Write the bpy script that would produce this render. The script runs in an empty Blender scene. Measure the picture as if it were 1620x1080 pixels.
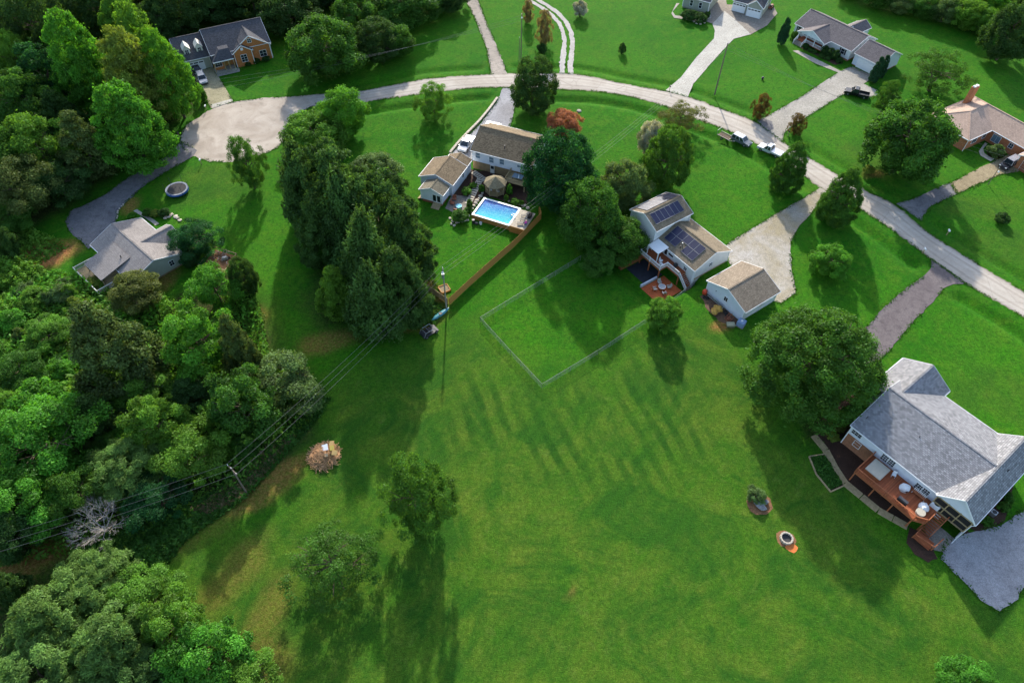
import bpy, bmesh, math, random
import numpy as np
from mathutils import Vector, Matrix
from mathutils.geometry import tessellate_polygon
SC = bpy.context.scene
COL = SC.collection
PI = math.pi
RAD = math.radians
# ------------------------------------------------------------------ camera
CH, CF, CT, CR = 90.0, 1083.2, RAD(50.57), RAD(0.75)
st, ct = math.sin(CT), math.cos(CT)
right = Vector((1, 0, 0)); down = Vector((0, -st, -ct)); fwd = Vector((0, ct, -st))
cam_r = right*math.cos(CR) - down*math.sin(CR)
cam_d = right*math.sin(CR) + down*math.cos(CR)
cd = bpy.data.cameras.new('Camera'); cam = bpy.data.objects.new('Camera', cd); COL.objects.link(cam)
M = Matrix.Identity(4)
for i in range(3):
    M[i][0] = cam_r[i]; M[i][1] = -cam_d[i]; M[i][2] = -fwd[i]
M[2][3] = CH
cam.matrix_world = M
cd.sensor_width = 36; cd.lens = CF/1620*36; cd.clip_end = 6000; cd.clip_start = 1
SC.camera = cam
# ------------------------------------------------------------------ sky, sun, exposure
SUN_EL, SUN_AZ = RAD(27), RAD(-2.0)      # azimuth from +Y towards +X
W = bpy.data.worlds.new('World'); SC.world = W; W.use_nodes = True
nt = W.node_tree; nt.nodes.clear()
o = nt.nodes.new('ShaderNodeOutputWorld'); b = nt.nodes.new('ShaderNodeBackground'); s = nt.nodes.new('ShaderNodeTexSky')
s.sky_type = 'NISHITA'; s.sun_disc = False; s.sun_elevation = SUN_EL; s.sun_rotation = SUN_AZ
s.air_density = 1.0; s.dust_density = 1.5; s.ozone_density = 1.0
b.inputs['Strength'].default_value = 0.15
nt.links.new(s.outputs[0], b.inputs[0]); nt.links.new(b.outputs[0], o.inputs[0])
ld = bpy.data.lights.new('sun', 'SUN'); ld.energy = 3.1; ld.angle = RAD(1.2); ld.color = (1.0, 0.94, 0.84)
lo = bpy.data.objects.new('sun', ld); COL.objects.link(lo)
sd = Vector((math.sin(SUN_AZ)*math.cos(SUN_EL), math.cos(SUN_AZ)*math.cos(SUN_EL), math.sin(SUN_EL)))
lo.rotation_euler = sd.to_track_quat('Z', 'Y').to_euler()
SC.view_settings.view_transform = 'Standard'; SC.view_settings.look = 'None'
SC.view_settings.exposure = 1.33; SC.view_settings.gamma = 1.0
SC.render.engine = 'CYCLES'
SC.cycles.max_bounces = 5; SC.cycles.diffuse_bounces = 2; SC.cycles.glossy_bounces = 2; SC.cycles.transmission_bounces = 3

# ------------------------------------------------------------------ placing: pixel of the photograph -> point on the ground
def ray(px, py):
    return (cam_r*(px-810) + cam_d*(py-540) + fwd*CF).normalized()
CX, CY, CA = 33.67, 96.07, RAD(-54.7)         # the house with the walk-out patio
def sstep(a, b, x):
    t = np.clip((x-a)/(b-a), 0, 1); return t*t*(3-2*t)
def hole(x, y):                                # sunken walk-out yard behind that house
    dx, dy = x-CX, y-CY
    lx = dx*math.cos(CA)+dy*math.sin(CA); ly = -dx*math.sin(CA)+dy*math.cos(CA)
    return sstep(-11, -7, lx)*(1-sstep(5.2, 7.0, lx))*sstep(-17, -12.5, ly)*(1-sstep(-4.2, -2.0, ly))
def hz(x, y): return -2.0*hole(x, y)
def P(px, py, z=0.0):
    d = ray(px, py); h = z
    for k in range(12):
        t = (h-CH)/d.z; q = Vector((d.x*t, d.y*t, h))
        h2 = z + float(hz(q.x, q.y))
        if abs(h2-h) < 1e-3: break
        h = h2
    return Vector((d.x*t, d.y*t, h))
def PF(px, py, z=0.0):                          # absolute height
    d = ray(px, py); t = (z-CH)/d.z
    return Vector((d.x*t, d.y*t, z))
def depth(p): return (p-Vector((0, 0, CH))).dot(fwd)

# ------------------------------------------------------------------ object helpers
def tag(o, label=None, cat=None, group=None, kind=None):
    if label: o['label'] = label
    if cat: o['category'] = cat
    if group: o['group'] = group
    if kind: o['kind'] = kind
    return o
def thing(name, label, cat, loc=(0, 0, 0), rz=0.0, group=None):
    o = bpy.data.objects.new(name, None); COL.objects.link(o); o.empty_display_size = .3
    o.location = loc; o.rotation_euler = (0, 0, rz); return tag(o, label, cat, group)
def link(name, me, parent=None, loc=(0, 0, 0), rz=0.0, scale=None):
    o = bpy.data.objects.new(name, me); COL.objects.link(o); o.parent = parent
    o.location = loc; o.rotation_euler = (0, 0, rz)
    if scale is not None: o.scale = scale
    return o
def copy_tree(o, parent=None):
    c = o.copy(); COL.objects.link(c); c.parent = parent
    for ch in list(o.children): copy_tree(ch, c)
    return c
class MB:
    def __init__(s): s.v = []; s.f = []
    def add(s, vs, fs):
        n = len(s.v); s.v += [tuple(v) for v in vs]; s.f += [tuple(i+n for i in f) for f in fs]; return s
    def box(s, x0, x1, y0, y1, z0, z1):
        vs = [(x0, y0, z0), (x1, y0, z0), (x1, y1, z0), (x0, y1, z0), (x0, y0, z1), (x1, y0, z1), (x1, y1, z1), (x0, y1, z1)]
        return s.add(vs, [(0, 3, 2, 1), (4, 5, 6, 7), (0, 1, 5, 4), (1, 2, 6, 5), (2, 3, 7, 6), (3, 0, 4, 7)])
    def bar(s, a, b, w, h=None, up=(0, 0, 1)):   # box beam from a to b
        a = Vector(a); b = Vector(b); h = w if h is None else h
        d = (b-a).normalized(); u = Vector(up)
        if abs(d.dot(u)) > .95: u = Vector((1, 0, 0))
        r = d.cross(u).normalized()*w/2; u = r.normalized().cross(d)*h/2
        vs = [a-r-u, a+r-u, a+r+u, a-r+u, b-r-u, b+r-u, b+r+u, b-r+u]
        return s.add(vs, [(0, 1, 2, 3), (7, 6, 5, 4), (0, 4, 5, 1), (1, 5, 6, 2), (2, 6, 7, 3), (3, 7, 4, 0)])
    def tube(s, a, b, r0, r1=None, n=8, cap=True):
        a = Vector(a); b = Vector(b); r1 = r0 if r1 is None else r1
        d = (b-a).normalized(); u = Vector((0, 0, 1)) if abs(d.z) < .9 else Vector((1, 0, 0))
        r = d.cross(u).normalized(); u = r.cross(d)
        vs = []
        for c, q in ((a, r0), (b, r1)):
            for i in range(n):
                t = 2*PI*i/n; vs.append(c+r*math.cos(t)*q+u*math.sin(t)*q)
        fs = [(i, (i+1) % n, n+(i+1) % n, n+i) for i in range(n)]
        if cap: fs += [tuple(range(n-1, -1, -1)), tuple(range(n, 2*n))]
        return s.add(vs, fs)
    def path(s, pts, r, n=5):
        for a, b in zip(pts[:-1], pts[1:]): s.tube(a, b, r, r, n)
        return s
    def prism(s, poly, z0, z1):                  # poly in xy (ccw)
        n = len(poly)
        vs = [(p[0], p[1], z0) for p in poly]+[(p[0], p[1], z1) for p in poly]
        return s.add(vs, [tuple(range(n-1, -1, -1)), tuple(range(n, 2*n))]+[(i, (i+1) % n, n+(i+1) % n, n+i) for i in range(n)])
    def xprism(s, poly, x0, x1):                 # poly in yz, extruded along x
        n = len(poly)
        vs = [(x0, p[0], p[1]) for p in poly]+[(x1, p[0], p[1]) for p in poly]
        return s.add(vs, [tuple(range(n-1, -1, -1)), tuple(range(n, 2*n))]+[(i, (i+1) % n, n+(i+1) % n, n+i) for i in range(n)])
    def yprism(s, poly, y0, y1):                 # poly in xz, extruded along y
        n = len(poly)
        vs = [(p[0], y0, p[1]) for p in poly]+[(p[0], y1, p[1]) for p in poly]
        return s.add(vs, [tuple(range(n)), tuple(range(2*n-1, n-1, -1))]+[(i, n+i, n+(i+1) % n, (i+1) % n) for i in range(n)])
    def lathe(s, prof, n=16, c=(0, 0, 0)):       # prof: (r,z)
        vs = []; fs = []
        for r, z in prof:
            for i in range(n):
                t = 2*PI*i/n; vs.append((c[0]+r*math.cos(t), c[1]+r*math.sin(t), c[2]+z))
        for k in range(len(prof)-1):
            for i in range(n): fs.append((k*n+i, k*n+(i+1) % n, (k+1)*n+(i+1) % n, (k+1)*n+i))
        return s.add(vs, fs)
    def blob(s, c, r, rng, n=8, m=6, amp=.18):   # irregular lump
        vs = []; fs = []
        for j in range(m+1):
            ph = PI*j/m
            for i in range(n):
                t = 2*PI*i/n; k = 1+amp*(rng.random()-.5)*2 if 0 < j < m else 1
                vs.append((c[0]+r[0]*math.sin(ph)*math.cos(t)*k, c[1]+r[1]*math.sin(ph)*math.sin(t)*k, c[2]+r[2]*math.cos(ph)*k))
        for j in range(m):
            for i in range(n): fs.append((j*n+i, (j+1)*n+i, (j+1)*n+(i+1) % n, j*n+(i+1) % n))
        return s.add(vs, fs)
    def mesh(s, name, mat, bevel=0, smooth=False):
        me = bpy.data.meshes.new(name); me.from_pydata(s.v, [], s.f)
        bm = bmesh.new(); bm.from_mesh(me); bmesh.ops.recalc_face_normals(bm, faces=bm.faces)
        if bevel: bmesh.ops.bevel(bm, geom=list(bm.edges), offset=bevel, segments=2, affect='EDGES', clamp_overlap=True)
        bm.to_mesh(me); bm.free()
        if smooth:
            for p in me.polygons: p.use_smooth = True
        if mat: me.materials.append(mat)
        return me
    def build(s, name, mat, parent=None, loc=(0, 0, 0), rz=0.0, bevel=0, smooth=False):
        return link(name, s.mesh(name, mat, bevel, smooth), parent, loc, rz)

# ------------------------------------------------------------------ materials
class NT:
    def __init__(s, name):
        s.m = bpy.data.materials.new(name); s.m.use_nodes = True; s.t = s.m.node_tree; s.n = s.t.nodes; s.n.clear()
        s.out = s.n.new('ShaderNodeOutputMaterial')
    def new(s, t, **k):
        n = s.n.new(t)
        for a, v in k.items(): setattr(n, a, v)
        return n
    def ln(s, a, b): s.t.links.new(a, b)
    def noise(s, vec, scale, detail=4, rough=.6, dist=0):
        n = s.new('ShaderNodeTexNoise'); n.inputs['Scale'].default_value = scale; n.inputs['Detail'].default_value = detail
        n.inputs['Roughness'].default_value = rough; n.inputs['Distortion'].default_value = dist
        if vec: s.ln(vec, n.inputs['Vector'])
        return n.outputs['Fac']
    def ramp(s, fac, *stops):
        r = s.new('ShaderNodeValToRGB'); e = r.color_ramp.elements
        while len(e) < len(stops): e.new(.5)
        for q, (p, c) in zip(e, stops):
            q.position = p; q.color = (c[0], c[1], c[2], 1) if not isinstance(c, (int, float)) else (c, c, c, 1)
        s.ln(fac, r.inputs[0]); return r.outputs[0]
    def mix(s, fac, a, b, typ='MIX'):
        m = s.new('ShaderNodeMixRGB', blend_type=typ)
        for i, v in ((0, fac), (1, a), (2, b)):
            if isinstance(v, (int, float)): m.inputs[i].default_value = v if i == 0 else (v, v, v, 1)
            elif isinstance(v, tuple): m.inputs[i].default_value = (*v, 1)
            else: s.ln(v, m.inputs[i])
        return m.outputs[0]
    def math(s, op, a, b=None):
        m = s.new('ShaderNodeMath', operation=op)
        for i, v in ((0, a), (1, b)):
            if v is None: continue
            if isinstance(v, (int, float)): m.inputs[i].default_value = v
            else: s.ln(v, m.inputs[i])
        return m.outputs[0]
    def bsdf(s, color, rough=.8, bump=None, bstr=.3, bdist=.05, metal=0, spec=.3):
        p = s.new('ShaderNodeBsdfPrincipled'); p.inputs['Roughness'].default_value = rough; p.inputs['Metallic'].default_value = metal
        p.inputs['Specular IOR Level'].default_value = spec
        if isinstance(color, tuple): p.inputs['Base Color'].default_value = (*color, 1)
        else: s.ln(color, p.inputs['Base Color'])
        if bump is not None:
            bn = s.new('ShaderNodeBump'); bn.inputs['Strength'].default_value = bstr; bn.inputs['Distance'].default_value = bdist
            s.ln(bump, bn.inputs['Height']); s.ln(bn.outputs[0], p.inputs['Normal'])
        s.ln(p.outputs[0], s.out.inputs['Surface']); return p
    def coord(s, which='Object'):
        return s.new('ShaderNodeTexCoord').outputs[which]
def sc(c, k): return tuple(x*k for x in c)
def mk(name, c, rough=.75, var=.25, scale=3.0, bump=.2, bdist=.02, metal=0, spec=.3, c2=None, big=.25):
    m = NT(name); v = m.coord()
    n = m.noise(v, scale, 5); n2 = m.noise(v, big, 3)
    col = m.mix(m.ramp(n, (.3, 0), (.7, 1)), sc(c, 1-var), c2 or sc(c, 1+var))
    col = m.mix(m.ramp(n2, (.35, 0), (.7, .5)), col, sc(c, 1-var*1.2))
    m.bsdf(col, rough, n, bump, bdist, metal, spec); return m.m
def shingle(name, c, var=.35, row=.19, wid=.36, streak=.35):
    m = NT(name); v = m.coord()
    br = m.new('ShaderNodeTexBrick'); m.ln(v, br.inputs['Vector'])
    br.inputs['Color1'].default_value = (*sc(c, 1-var), 1); br.inputs['Color2'].default_value = (*sc(c, 1+var), 1)
    br.inputs['Mortar'].default_value = (*sc(c, .45), 1)
    br.inputs['Scale'].default_value = 1.0; br.inputs['Mortar Size'].default_value = .025; br.inputs['Bias'].default_value = 0
    br.inputs['Brick Width'].default_value = wid; br.inputs['Row Height'].default_value = row
    mp = m.new('ShaderNodeMapping'); mp.inputs['Scale'].default_value = (1.2, .12, .12); m.ln(v, mp.inputs[0])
    sn = m.noise(mp.outputs[0], 1.0, 5); n2 = m.noise(v, .25, 4); n3 = m.noise(v, 9, 3)
    col = m.mix(m.ramp(sn, (.4, 0), (.75, streak)), br.outputs[0], sc(c, .55))
    col = m.mix(m.ramp(n2, (.35, 0), (.7, .3)), col, sc(c, 1.25))
    col = m.mix(.35, col, m.ramp(n3, (.3, .6), (.7, 1.0)), 'MULTIPLY')
    m.bsdf(col, .9, br.outputs['Fac'], -.4, .02, spec=.15); return m.m
def lap(name, c, pitch=.2, var=.08, axis=2):
    m = NT(name); v = m.coord()
    sx = m.new('ShaderNodeSeparateXYZ'); m.ln(v, sx.inputs[0])
    z = m.math('FRACT', m.math('DIVIDE', sx.outputs[axis], pitch))
    n = m.noise(v, .8, 4)
    col = m.mix(m.ramp(n, (.3, 0), (.75, 1)), c, sc(c, 1-var*2))
    col = m.mix(m.ramp(z, (.0, .45), (.12, 0)), col, sc(c, .6))
    m.bsdf(col, .55, z, .5, .02); return m.m
def brickm(name, c, mortar=(.26, .15, .09)):
    m = NT(name); v = m.coord()
    sx = m.new('ShaderNodeSeparateXYZ'); m.ln(v, sx.inputs[0])
    cx = m.new('ShaderNodeCombineXYZ'); m.ln(m.math('ADD', sx.outputs[0], sx.outputs[1]), cx.inputs[0]); m.ln(sx.outputs[2], cx.inputs[1])
    br = m.new('ShaderNodeTexBrick'); m.ln(cx.outputs[0], br.inputs['Vector'])
    br.inputs['Color1'].default_value = (*sc(c, .7), 1); br.inputs['Color2'].default_value = (*sc(c, 1.3), 1); br.inputs['Mortar'].default_value = (*mortar, 1)
    br.inputs['Scale'].default_value = 1; br.inputs['Brick Width'].default_value = .24; br.inputs['Row Height'].default_value = .085; br.inputs['Mortar Size'].default_value = .01
    n = m.noise(v, 1.0, 4)
    col = m.mix(m.ramp(n, (.35, 0), (.75, .35)), br.outputs[0], sc(c, .65))
    m.bsdf(col, .85, br.outputs['Fac'], -.4, .01); return m.m
def plank(name, c, pitch=.14, axis=0, var=.3):
    m = NT(name); v = m.coord()
    sx = m.new('ShaderNodeSeparateXYZ'); m.ln(v, sx.inputs[0])
    q = m.math('DIVIDE', sx.outputs[axis], pitch); fr = m.math('FRACT', q); fl = m.math('FLOOR', q)
    wn = m.new('ShaderNodeTexWhiteNoise', noise_dimensions='1D'); m.ln(fl, wn.inputs['W'])
    col = m.mix(wn.outputs['Value'], sc(c, 1-var), sc(c, 1+var))
    n = m.noise(v, 2.0, 5)
    col = m.mix(m.ramp(n, (.35, 0), (.75, .5)), col, sc(c, .6))
    col = m.mix(m.ramp(fr, (.02, .8), (.1, 0)), col, sc(c, .25))
    m.bsdf(col, .75, fr, .15, .01); return m.m
def leafm(name, c, var=.45, trans=.45, c2=None, hue=None):
    m = NT(name)
    at = m.new('ShaderNodeAttribute', attribute_name='tint').outputs['Fac']
    oi = m.new('ShaderNodeObjectInfo').outputs['Random']
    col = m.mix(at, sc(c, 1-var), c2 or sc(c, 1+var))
    col = m.mix(m.math('MULTIPLY', oi, .35), col, hue or (c[0]*1.5, c[1]*1.05, c[2]*.8))
    d = m.new('ShaderNodeBsdfDiffuse'); m.ln(col, d.inputs[0])
    t = m.new('ShaderNodeBsdfTranslucent'); tc = m.mix(1.0, col, (1.25, 1.15, .5), 'MULTIPLY'); m.ln(tc, t.inputs[0])
    mx = m.new('ShaderNodeMixShader'); mx.inputs[0].default_value = trans; m.ln(d.outputs[0], mx.inputs[1]); m.ln(t.outputs[0], mx.inputs[2])
    g = m.new('ShaderNodeBsdfGlossy'); g.inputs['Roughness'].default_value = .45; g.inputs['Color'].default_value = (.9, .95, 1, 1)
    m2 = m.new('ShaderNodeMixShader'); m2.inputs[0].default_value = .006; m.ln(mx.outputs[0], m2.inputs[1]); m.ln(g.outputs[0], m2.inputs[2])
    m.ln(m2.outputs[0], m.out.inputs['Surface']); return m.m
def plain(name, c, rough=.5, metal=0, spec=.4):
    m = NT(name); v = m.coord(); n = m.noise(v, 2.5, 4)
    col = m.mix(m.ramp(n, (.35, 0), (.75, .35)), c, sc(c, .75))
    m.bsdf(col, rough, metal=metal, spec=spec); return m.m
X = {}
X['road'] = None
def roadm(name, c, dark, tracks=False, c3=None, fine=14.0, lo=.65, hi=1.1):
    m = NT(name); v = m.coord()
    n1 = m.noise(v, .12, 5, .65, .6); n2 = m.noise(v, .9, 5, .7); n3 = m.noise(v, fine, 3, .7); n4 = m.noise(v, fine*.45, 3, .7)
    col = m.mix(m.ramp(n1, (.38, 0), (.62, 1)), c, c3 or sc(c, .8))
    col = m.mix(m.ramp(n2, (.48, 0), (.72, .8)), col, dark)
    col = m.mix(.75, col, m.ramp(n3, (.3, .5), (.7, 1.15)), 'MULTIPLY')
    col = m.mix(.8, col, m.ramp(n4, (.32, lo), (.68, hi)), 'MULTIPLY')
    m.bsdf(col, .95, n3, .5, .03, spec=.1); return m.m
X['road'] = roadm('road_chipseal', (.46, .41, .35), (.29, .255, .215))
X['road2'] = roadm('cul_de_sac_chipseal', (.43, .375, .315), (.20, .175, .145))
X['asphalt'] = roadm('dark_asphalt', (.165, .158, .165), (.10, .094, .10), c3=(.23, .22, .22))
X['asphalt2'] = roadm('worn_asphalt', (.15, .125, .125), (.095, .08, .083), c3=(.20, .17, .165))
X['conc'] = roadm('concrete', (.43, .40, .345), (.31, .28, .23), fine=6)
X['concw'] = roadm('bright_concrete', (.56, .53, .46), (.45, .41, .35), fine=6)
X['concy'] = roadm('stained_concrete', (.40, .36, .23), (.25, .23, .13), fine=6)
X['conc2'] = roadm('grey_concrete', (.33, .29, .24), (.24, .2, .16), fine=6)
X['gravel'] = roadm('grey_gravel', (.37, .365, .375), (.22, .215, .225), c3=(.29, .28, .285), fine=14, lo=.6, hi=1.25)
X['gravelt'] = roadm('pale_gravel', (.46, .43, .385), (.27, .24, .19), c3=(.34, .29, .19), fine=14, lo=.6, hi=1.2)
X['gravelw'] = roadm('white_gravel', (.52, .49, .45), (.34, .31, .27), fine=8)
X['tan'] = roadm('tan_gravel', (.36, .29, .175), (.22, .17, .10), fine=8)
X['mulch'] = mk('mulch', (.055, .028, .017), .95, .5, 9, .8, .06)
X['dirt'] = mk('red_dirt', (.30, .115, .05), .95, .35, 2.0, .5, .05)
X['straw'] = mk('pine_straw', (.22, .11, .05), .95, .4, 5.0, .6, .05)
X['stone'] = mk('pale_stone', (.48, .42, .33), .85, .3, 2.5, .4, .03)
X['rock'] = mk('grey_rock', (.22, .215, .22), .85, .4, 3, .5, .05)
X['white'] = plain('white_paint', (.78, .78, .77), .5)
X['offwhite'] = plain('cream_paint', (.66, .63, .55), .6)
X['siding'] = lap('white_lap_siding', (.70, .73, .78))
X['sidingw'] = lap('warm_white_lap_siding', (.74, .74, .72))
X['sidingg'] = lap('sage_lap_siding', (.32, .33, .26))
X['sidingy'] = lap('grey_green_siding', (.42, .43, .36))
X['brick'] = brickm('red_brick', (.50, .165, .065))
X['brick2'] = brickm('brown_brick', (.34, .14, .07))
X['brickf'] = brickm('orange_brick', (.54, .18, .042))
X['found'] = mk('foundation_tan', (.28, .19, .095), .9, .3, 1.5, .2)
X['rA'] = shingle('grey_shingle', (.235, .235, .245), .36, .25, .40, .15)
X['rB'] = shingle('brown_shingle', (.255, .205, .15), .32)
X['rC'] = shingle('brown_grey_shingle', (.225, .18, .122), .32)
X['rD'] = shingle('dark_brown_shingle', (.215, .16, .098), .4)
X['rE'] = shingle('greige_shingle', (.27, .243, .225), .2)
X['rF'] = shingle('charcoal_shingle', (.085, .085, .095), .35)
X['rG'] = shingle('taupe_shingle', (.155, .135, .135), .25)
X['rI'] = shingle('pink_tan_shingle', (.47, .335, .255), .18, streak=.15)
X['glass'] = plain('window_glass', (.02, .025, .032), .08, spec=.6)
X['glassb'] = plain('blue_grey_glass', (.16, .22, .27), .12, spec=.6)
X['black'] = plain('black_plastic', (.018, .018, .02), .5)
X['dark'] = plain('dark_grey_metal', (.06, .06, .065), .5, .4)
X['metal'] = plain('galvanised_metal', (.36, .37, .38), .45, .7)
X['rubber'] = plain('tyre_rubber', (.022, .022, .022), .85)
X['deck'] = plank('red_deck_boards', (.36, .10, .038), .14, 1)
X['deck2'] = plank('red_deck_boards_cross', (.36, .10, .038), .14, 0)
X['redwood'] = mk('red_stained_wood', (.36, .115, .045), .7, .3, 3, .1)
X['cedar'] = mk('cedar_boards', (.40, .20, .05), .75, .35, 4, .2)
X['timber'] = mk('weathered_timber', (.36, .27, .14), .8, .3, 3, .2)
X['greywood'] = mk('grey_timber', (.27, .24, .2), .85, .3, 3, .2)
X['bark'] = mk('bark', (.11, .08, .055), .95, .35, 6, .6, .05)
X['deadwood'] = mk('dead_wood', (.52, .46, .40), .9, .3, 6, .4, .03)
X['pole'] = mk('pole_wood', (.17, .135, .10), .9, .3, 5, .3)
X['solar'] = plain('solar_cells', (.014, .017, .05), .42, spec=.35)
X['pframe'] = plain('panel_edge', (.16, .17, .19), .5, .3)
X['silver'] = plain('aluminium', (.55, .55, .56), .4, .8)
X['patio'] = mk('red_patio', (.52, .115, .035), .8, .25, 2.5, .2)
X['wire'] = plain('cable', (.15, .145, .14), .6)
X['galv'] = plain('dull_galvanised_wire', (.20, .21, .20), .6, .3)
X['tarp'] = plain('pale_tarp', (.42, .38, .30), .6)
X['blue'] = plain('blue_vinyl', (.03, .16, .55), .4)
X['orange'] = mk('orange_soil', (.55, .16, .04), .95, .25, 4, .3)
X['red'] = plain('red_plastic', (.62, .07, .025), .4)
X['terracotta'] = plain('rust_metal', (.30, .10, .05), .7)
def paint(name, c): return plain(name, c, .22, .25, .6)
# ------------------------------------------------------------------ roads (outlines), used for the ground too
ROAD_UP = [(500,150),(540,147),(565,145),(610,137),(673,125),(720,121),(770,118),(810,116.5),(860,116),(907,117),(940,122),(973,130),(1015,138),(1057,145),(1090,153.5),(1140,172),(1195,192),(1240,226),(1290,256),(1327,277),(1370,302),(1417,324),(1457,360),(1497,387),(1560,426),(1620,462),(1760,545),(1900,640)]
ROAD_LO = [(500,168),(540,166),(577,162),(625,154),(673,148),(720,142),(757,139),(793,138.5),(835,139),(877,141.5),(940,144),(975,149),(1007,155),(1053,168),(1080,181),(1137,201),(1185,220),(1240,254),(1297,297),(1367,334),(1407,360),(1440,385),(1473,410),(1527,448),(1620,502),(1760,595),(1900,700)]
def wl(pts, z=0): return [P(*p, z) for p in pts]
def seg_dist(px, py, poly):
    d = np.full(px.shape, 1e9)
    for a, b in zip(poly[:-1], poly[1:]):
        ax, ay, bx, by = a[0], a[1], b[0], b[1]; l2 = (bx-ax)**2+(by-ay)**2+1e-9
        t = np.clip(((px-ax)*(bx-ax)+(py-ay)*(by-ay))/l2, 0, 1)
        d = np.minimum(d, np.hypot(px-ax-t*(bx-ax), py-ay-t*(by-ay)))
    return d
def inside(px, py, poly):
    c = np.zeros(px.shape, bool); n = len(poly)
    for i in range(n):
        x0, y0 = poly[i][0], poly[i][1]; x1, y1 = poly[(i+1) % n][0], poly[(i+1) % n][1]
        k = ((y0 > py) != (y1 > py)) & (px < (x1-x0)*(py-y0)/(y1-y0+1e-12)+x0)
        c ^= k
    return c
CUL = [(500,150),(460,153),(417,155),(370,161.5),(345,167),(328,176),(310,188),(297,197),(289,207),(286,220),(290,234),(305,247),(333,255),(363,257),(390,252),(413,245),(438,234),(452,220),(462,200),(474,180),(490,170),(500,168)]
DRIVES = {
 'e': ('driveway', 'asphalt', [(287,224),(268,244),(236,263),(200,283),(166,308),(138,322),(112,333),(104,350),(110,366),(124,378),(140,394),(190,372),(184,352),(186,336),(197,322),(228,294),(266,270),(304,249),(312,238)]),
 'f': ('driveway', 'concy', [(334,172),(369,161),(357,140),(344,119),(340,106),(300,114),(310,128),(322,146),(328,160)]),
 't': ('driveway', 'road2', [(735,0),(746,18),(756,40),(763,58),(770,77),(777,119),(803,118),(796,98),(787,77),(780,60),(772,43),(764,20),(756,0),(745,-20),(725,-20)]),
 'd': ('driveway', 'gravel', [(796,139),(787,160),(774,177),(760,196),(737,219),(712,246),(722,258),(745,256),(760,240),(806,205),(811,185),(816,160),(814,140)]),
 'g': ('driveway', 'conc', [(1198,192),(1217,182),(1260,158),(1329,113),(1345,106),(1384,122),(1366,133),(1388,143),(1388,151),(1376,154),(1352,146),(1331,151),(1288,178),(1255,198),(1240,211),(1238,226),(1215,212)]),
 'c': ('driveway', 'gravelt', [(1152,385),(1190,361),(1243,330),(1280,308),(1297,297),(1316,308),(1297,320),(1280,341),(1262,360),(1251,383),(1252,427),(1259,464),(1236,480),(1200,470),(1156,420),(1145,400)]),
 'a': ('driveway', 'asphalt2', [(1473,409),(1527,449),(1508,450),(1493,457),(1477,475),(1447,507),(1405,556),(1360,600),(1335,565),(1393,490),(1433,457),(1462,436),(1472,424)]),
 'ag': ('driveway', 'gravel', [(1500,852),(1520,846),(1560,838),(1590,828),(1622,803),(1700,760),(1740,830),(1660,900),(1622,928),(1604,952),(1581,968),(1566,960),(1552,949),(1536,932),(1520,917),(1488,884),(1492,866)]),
 'i1': ('driveway', 'asphalt', [(1417,322),(1440,316),(1465,306),(1504,289),(1514,306),(1474,326),(1461,341),(1458,350)]),
 'i2': ('driveway', 'tan', [(1503,290),(1540,271),(1578,253),(1632,226),(1680,250),(1640,266),(1583,276),(1513,307)]),
}
# ------------------------------------------------------------------ ground: one sheet to the horizon
def lines(a, b, step, outs): return np.array(sorted(set([a-o for o in outs]+[b+o for o in outs]+list(np.arange(a, b+1e-6, step)))))
gx = lines(-168, 168, .9, [15, 40, 100, 220, 500, 1200, 3000]); gy = lines(4, 214, .9, [15, 40, 100, 220, 500, 1200, 3000])
GX, GY = np.meshgrid(gx, gy); NXg, NYg = len(gx), len(gy)
fx, fy = GX.ravel(), GY.ravel()
fz = np.asarray(hz(fx, fy), float).copy()
rup, rlo = wl(ROAD_UP), wl(ROAD_LO)
road_poly = rup+rlo[::-1]
dlo = seg_dist(fx, fy, rlo[2:]); dup = seg_dist(fx, fy, rup[2:]); inr = inside(fx, fy, road_poly)
keep = np.ones(fx.shape)
for k in DRIVES: 
    q = wl(DRIVES[k][2]); dd = seg_dist(fx, fy, q+q[:1]); dd[inside(fx, fy, q)] = 0; keep *= sstep(.8, 3.0, dd)
cul = wl(CUL); dcul = seg_dist(fx, fy, cul+cul[:1]); icul = inside(fx, fy, cul)
dd = np.where(icul, 0, dcul); keep *= sstep(1.0, 4.0, dd)
ditch = np.where(inr, 0, -.85*np.exp(-((dlo-4.2)/1.1)**2)+.12*np.exp(-((dlo-7.5)/2)**2)*0 - .55*np.exp(-((dup-3.4)/1.0)**2))
fz += ditch*keep
rng = np.random.default_rng(5)
att = np.zeros((fx.size, 4)); att[:, 3] = 1
def wob(x, y, s=1.0): return np.sin(x*.61*s+1.3*np.sin(y*.37*s))+np.sin(y*.83*s+1.7*np.sin(x*.53*s))+.5*np.sin((x+y)*1.7*s)
def blobm(px, py, rx, ry, ang, ch, v, soft=.45):
    c = P(px, py); a = RAD(ang); dx, dy = fx-c.x, fy-c.y
    u = (dx*math.cos(a)+dy*math.sin(a))/rx; w = (-dx*math.sin(a)+dy*math.cos(a))/ry
    r = np.hypot(u, w)+.10*wob(fx, fy); att[:, ch] = np.maximum(att[:, ch], v*(1-sstep(1-soft, 1+soft, r)))
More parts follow.
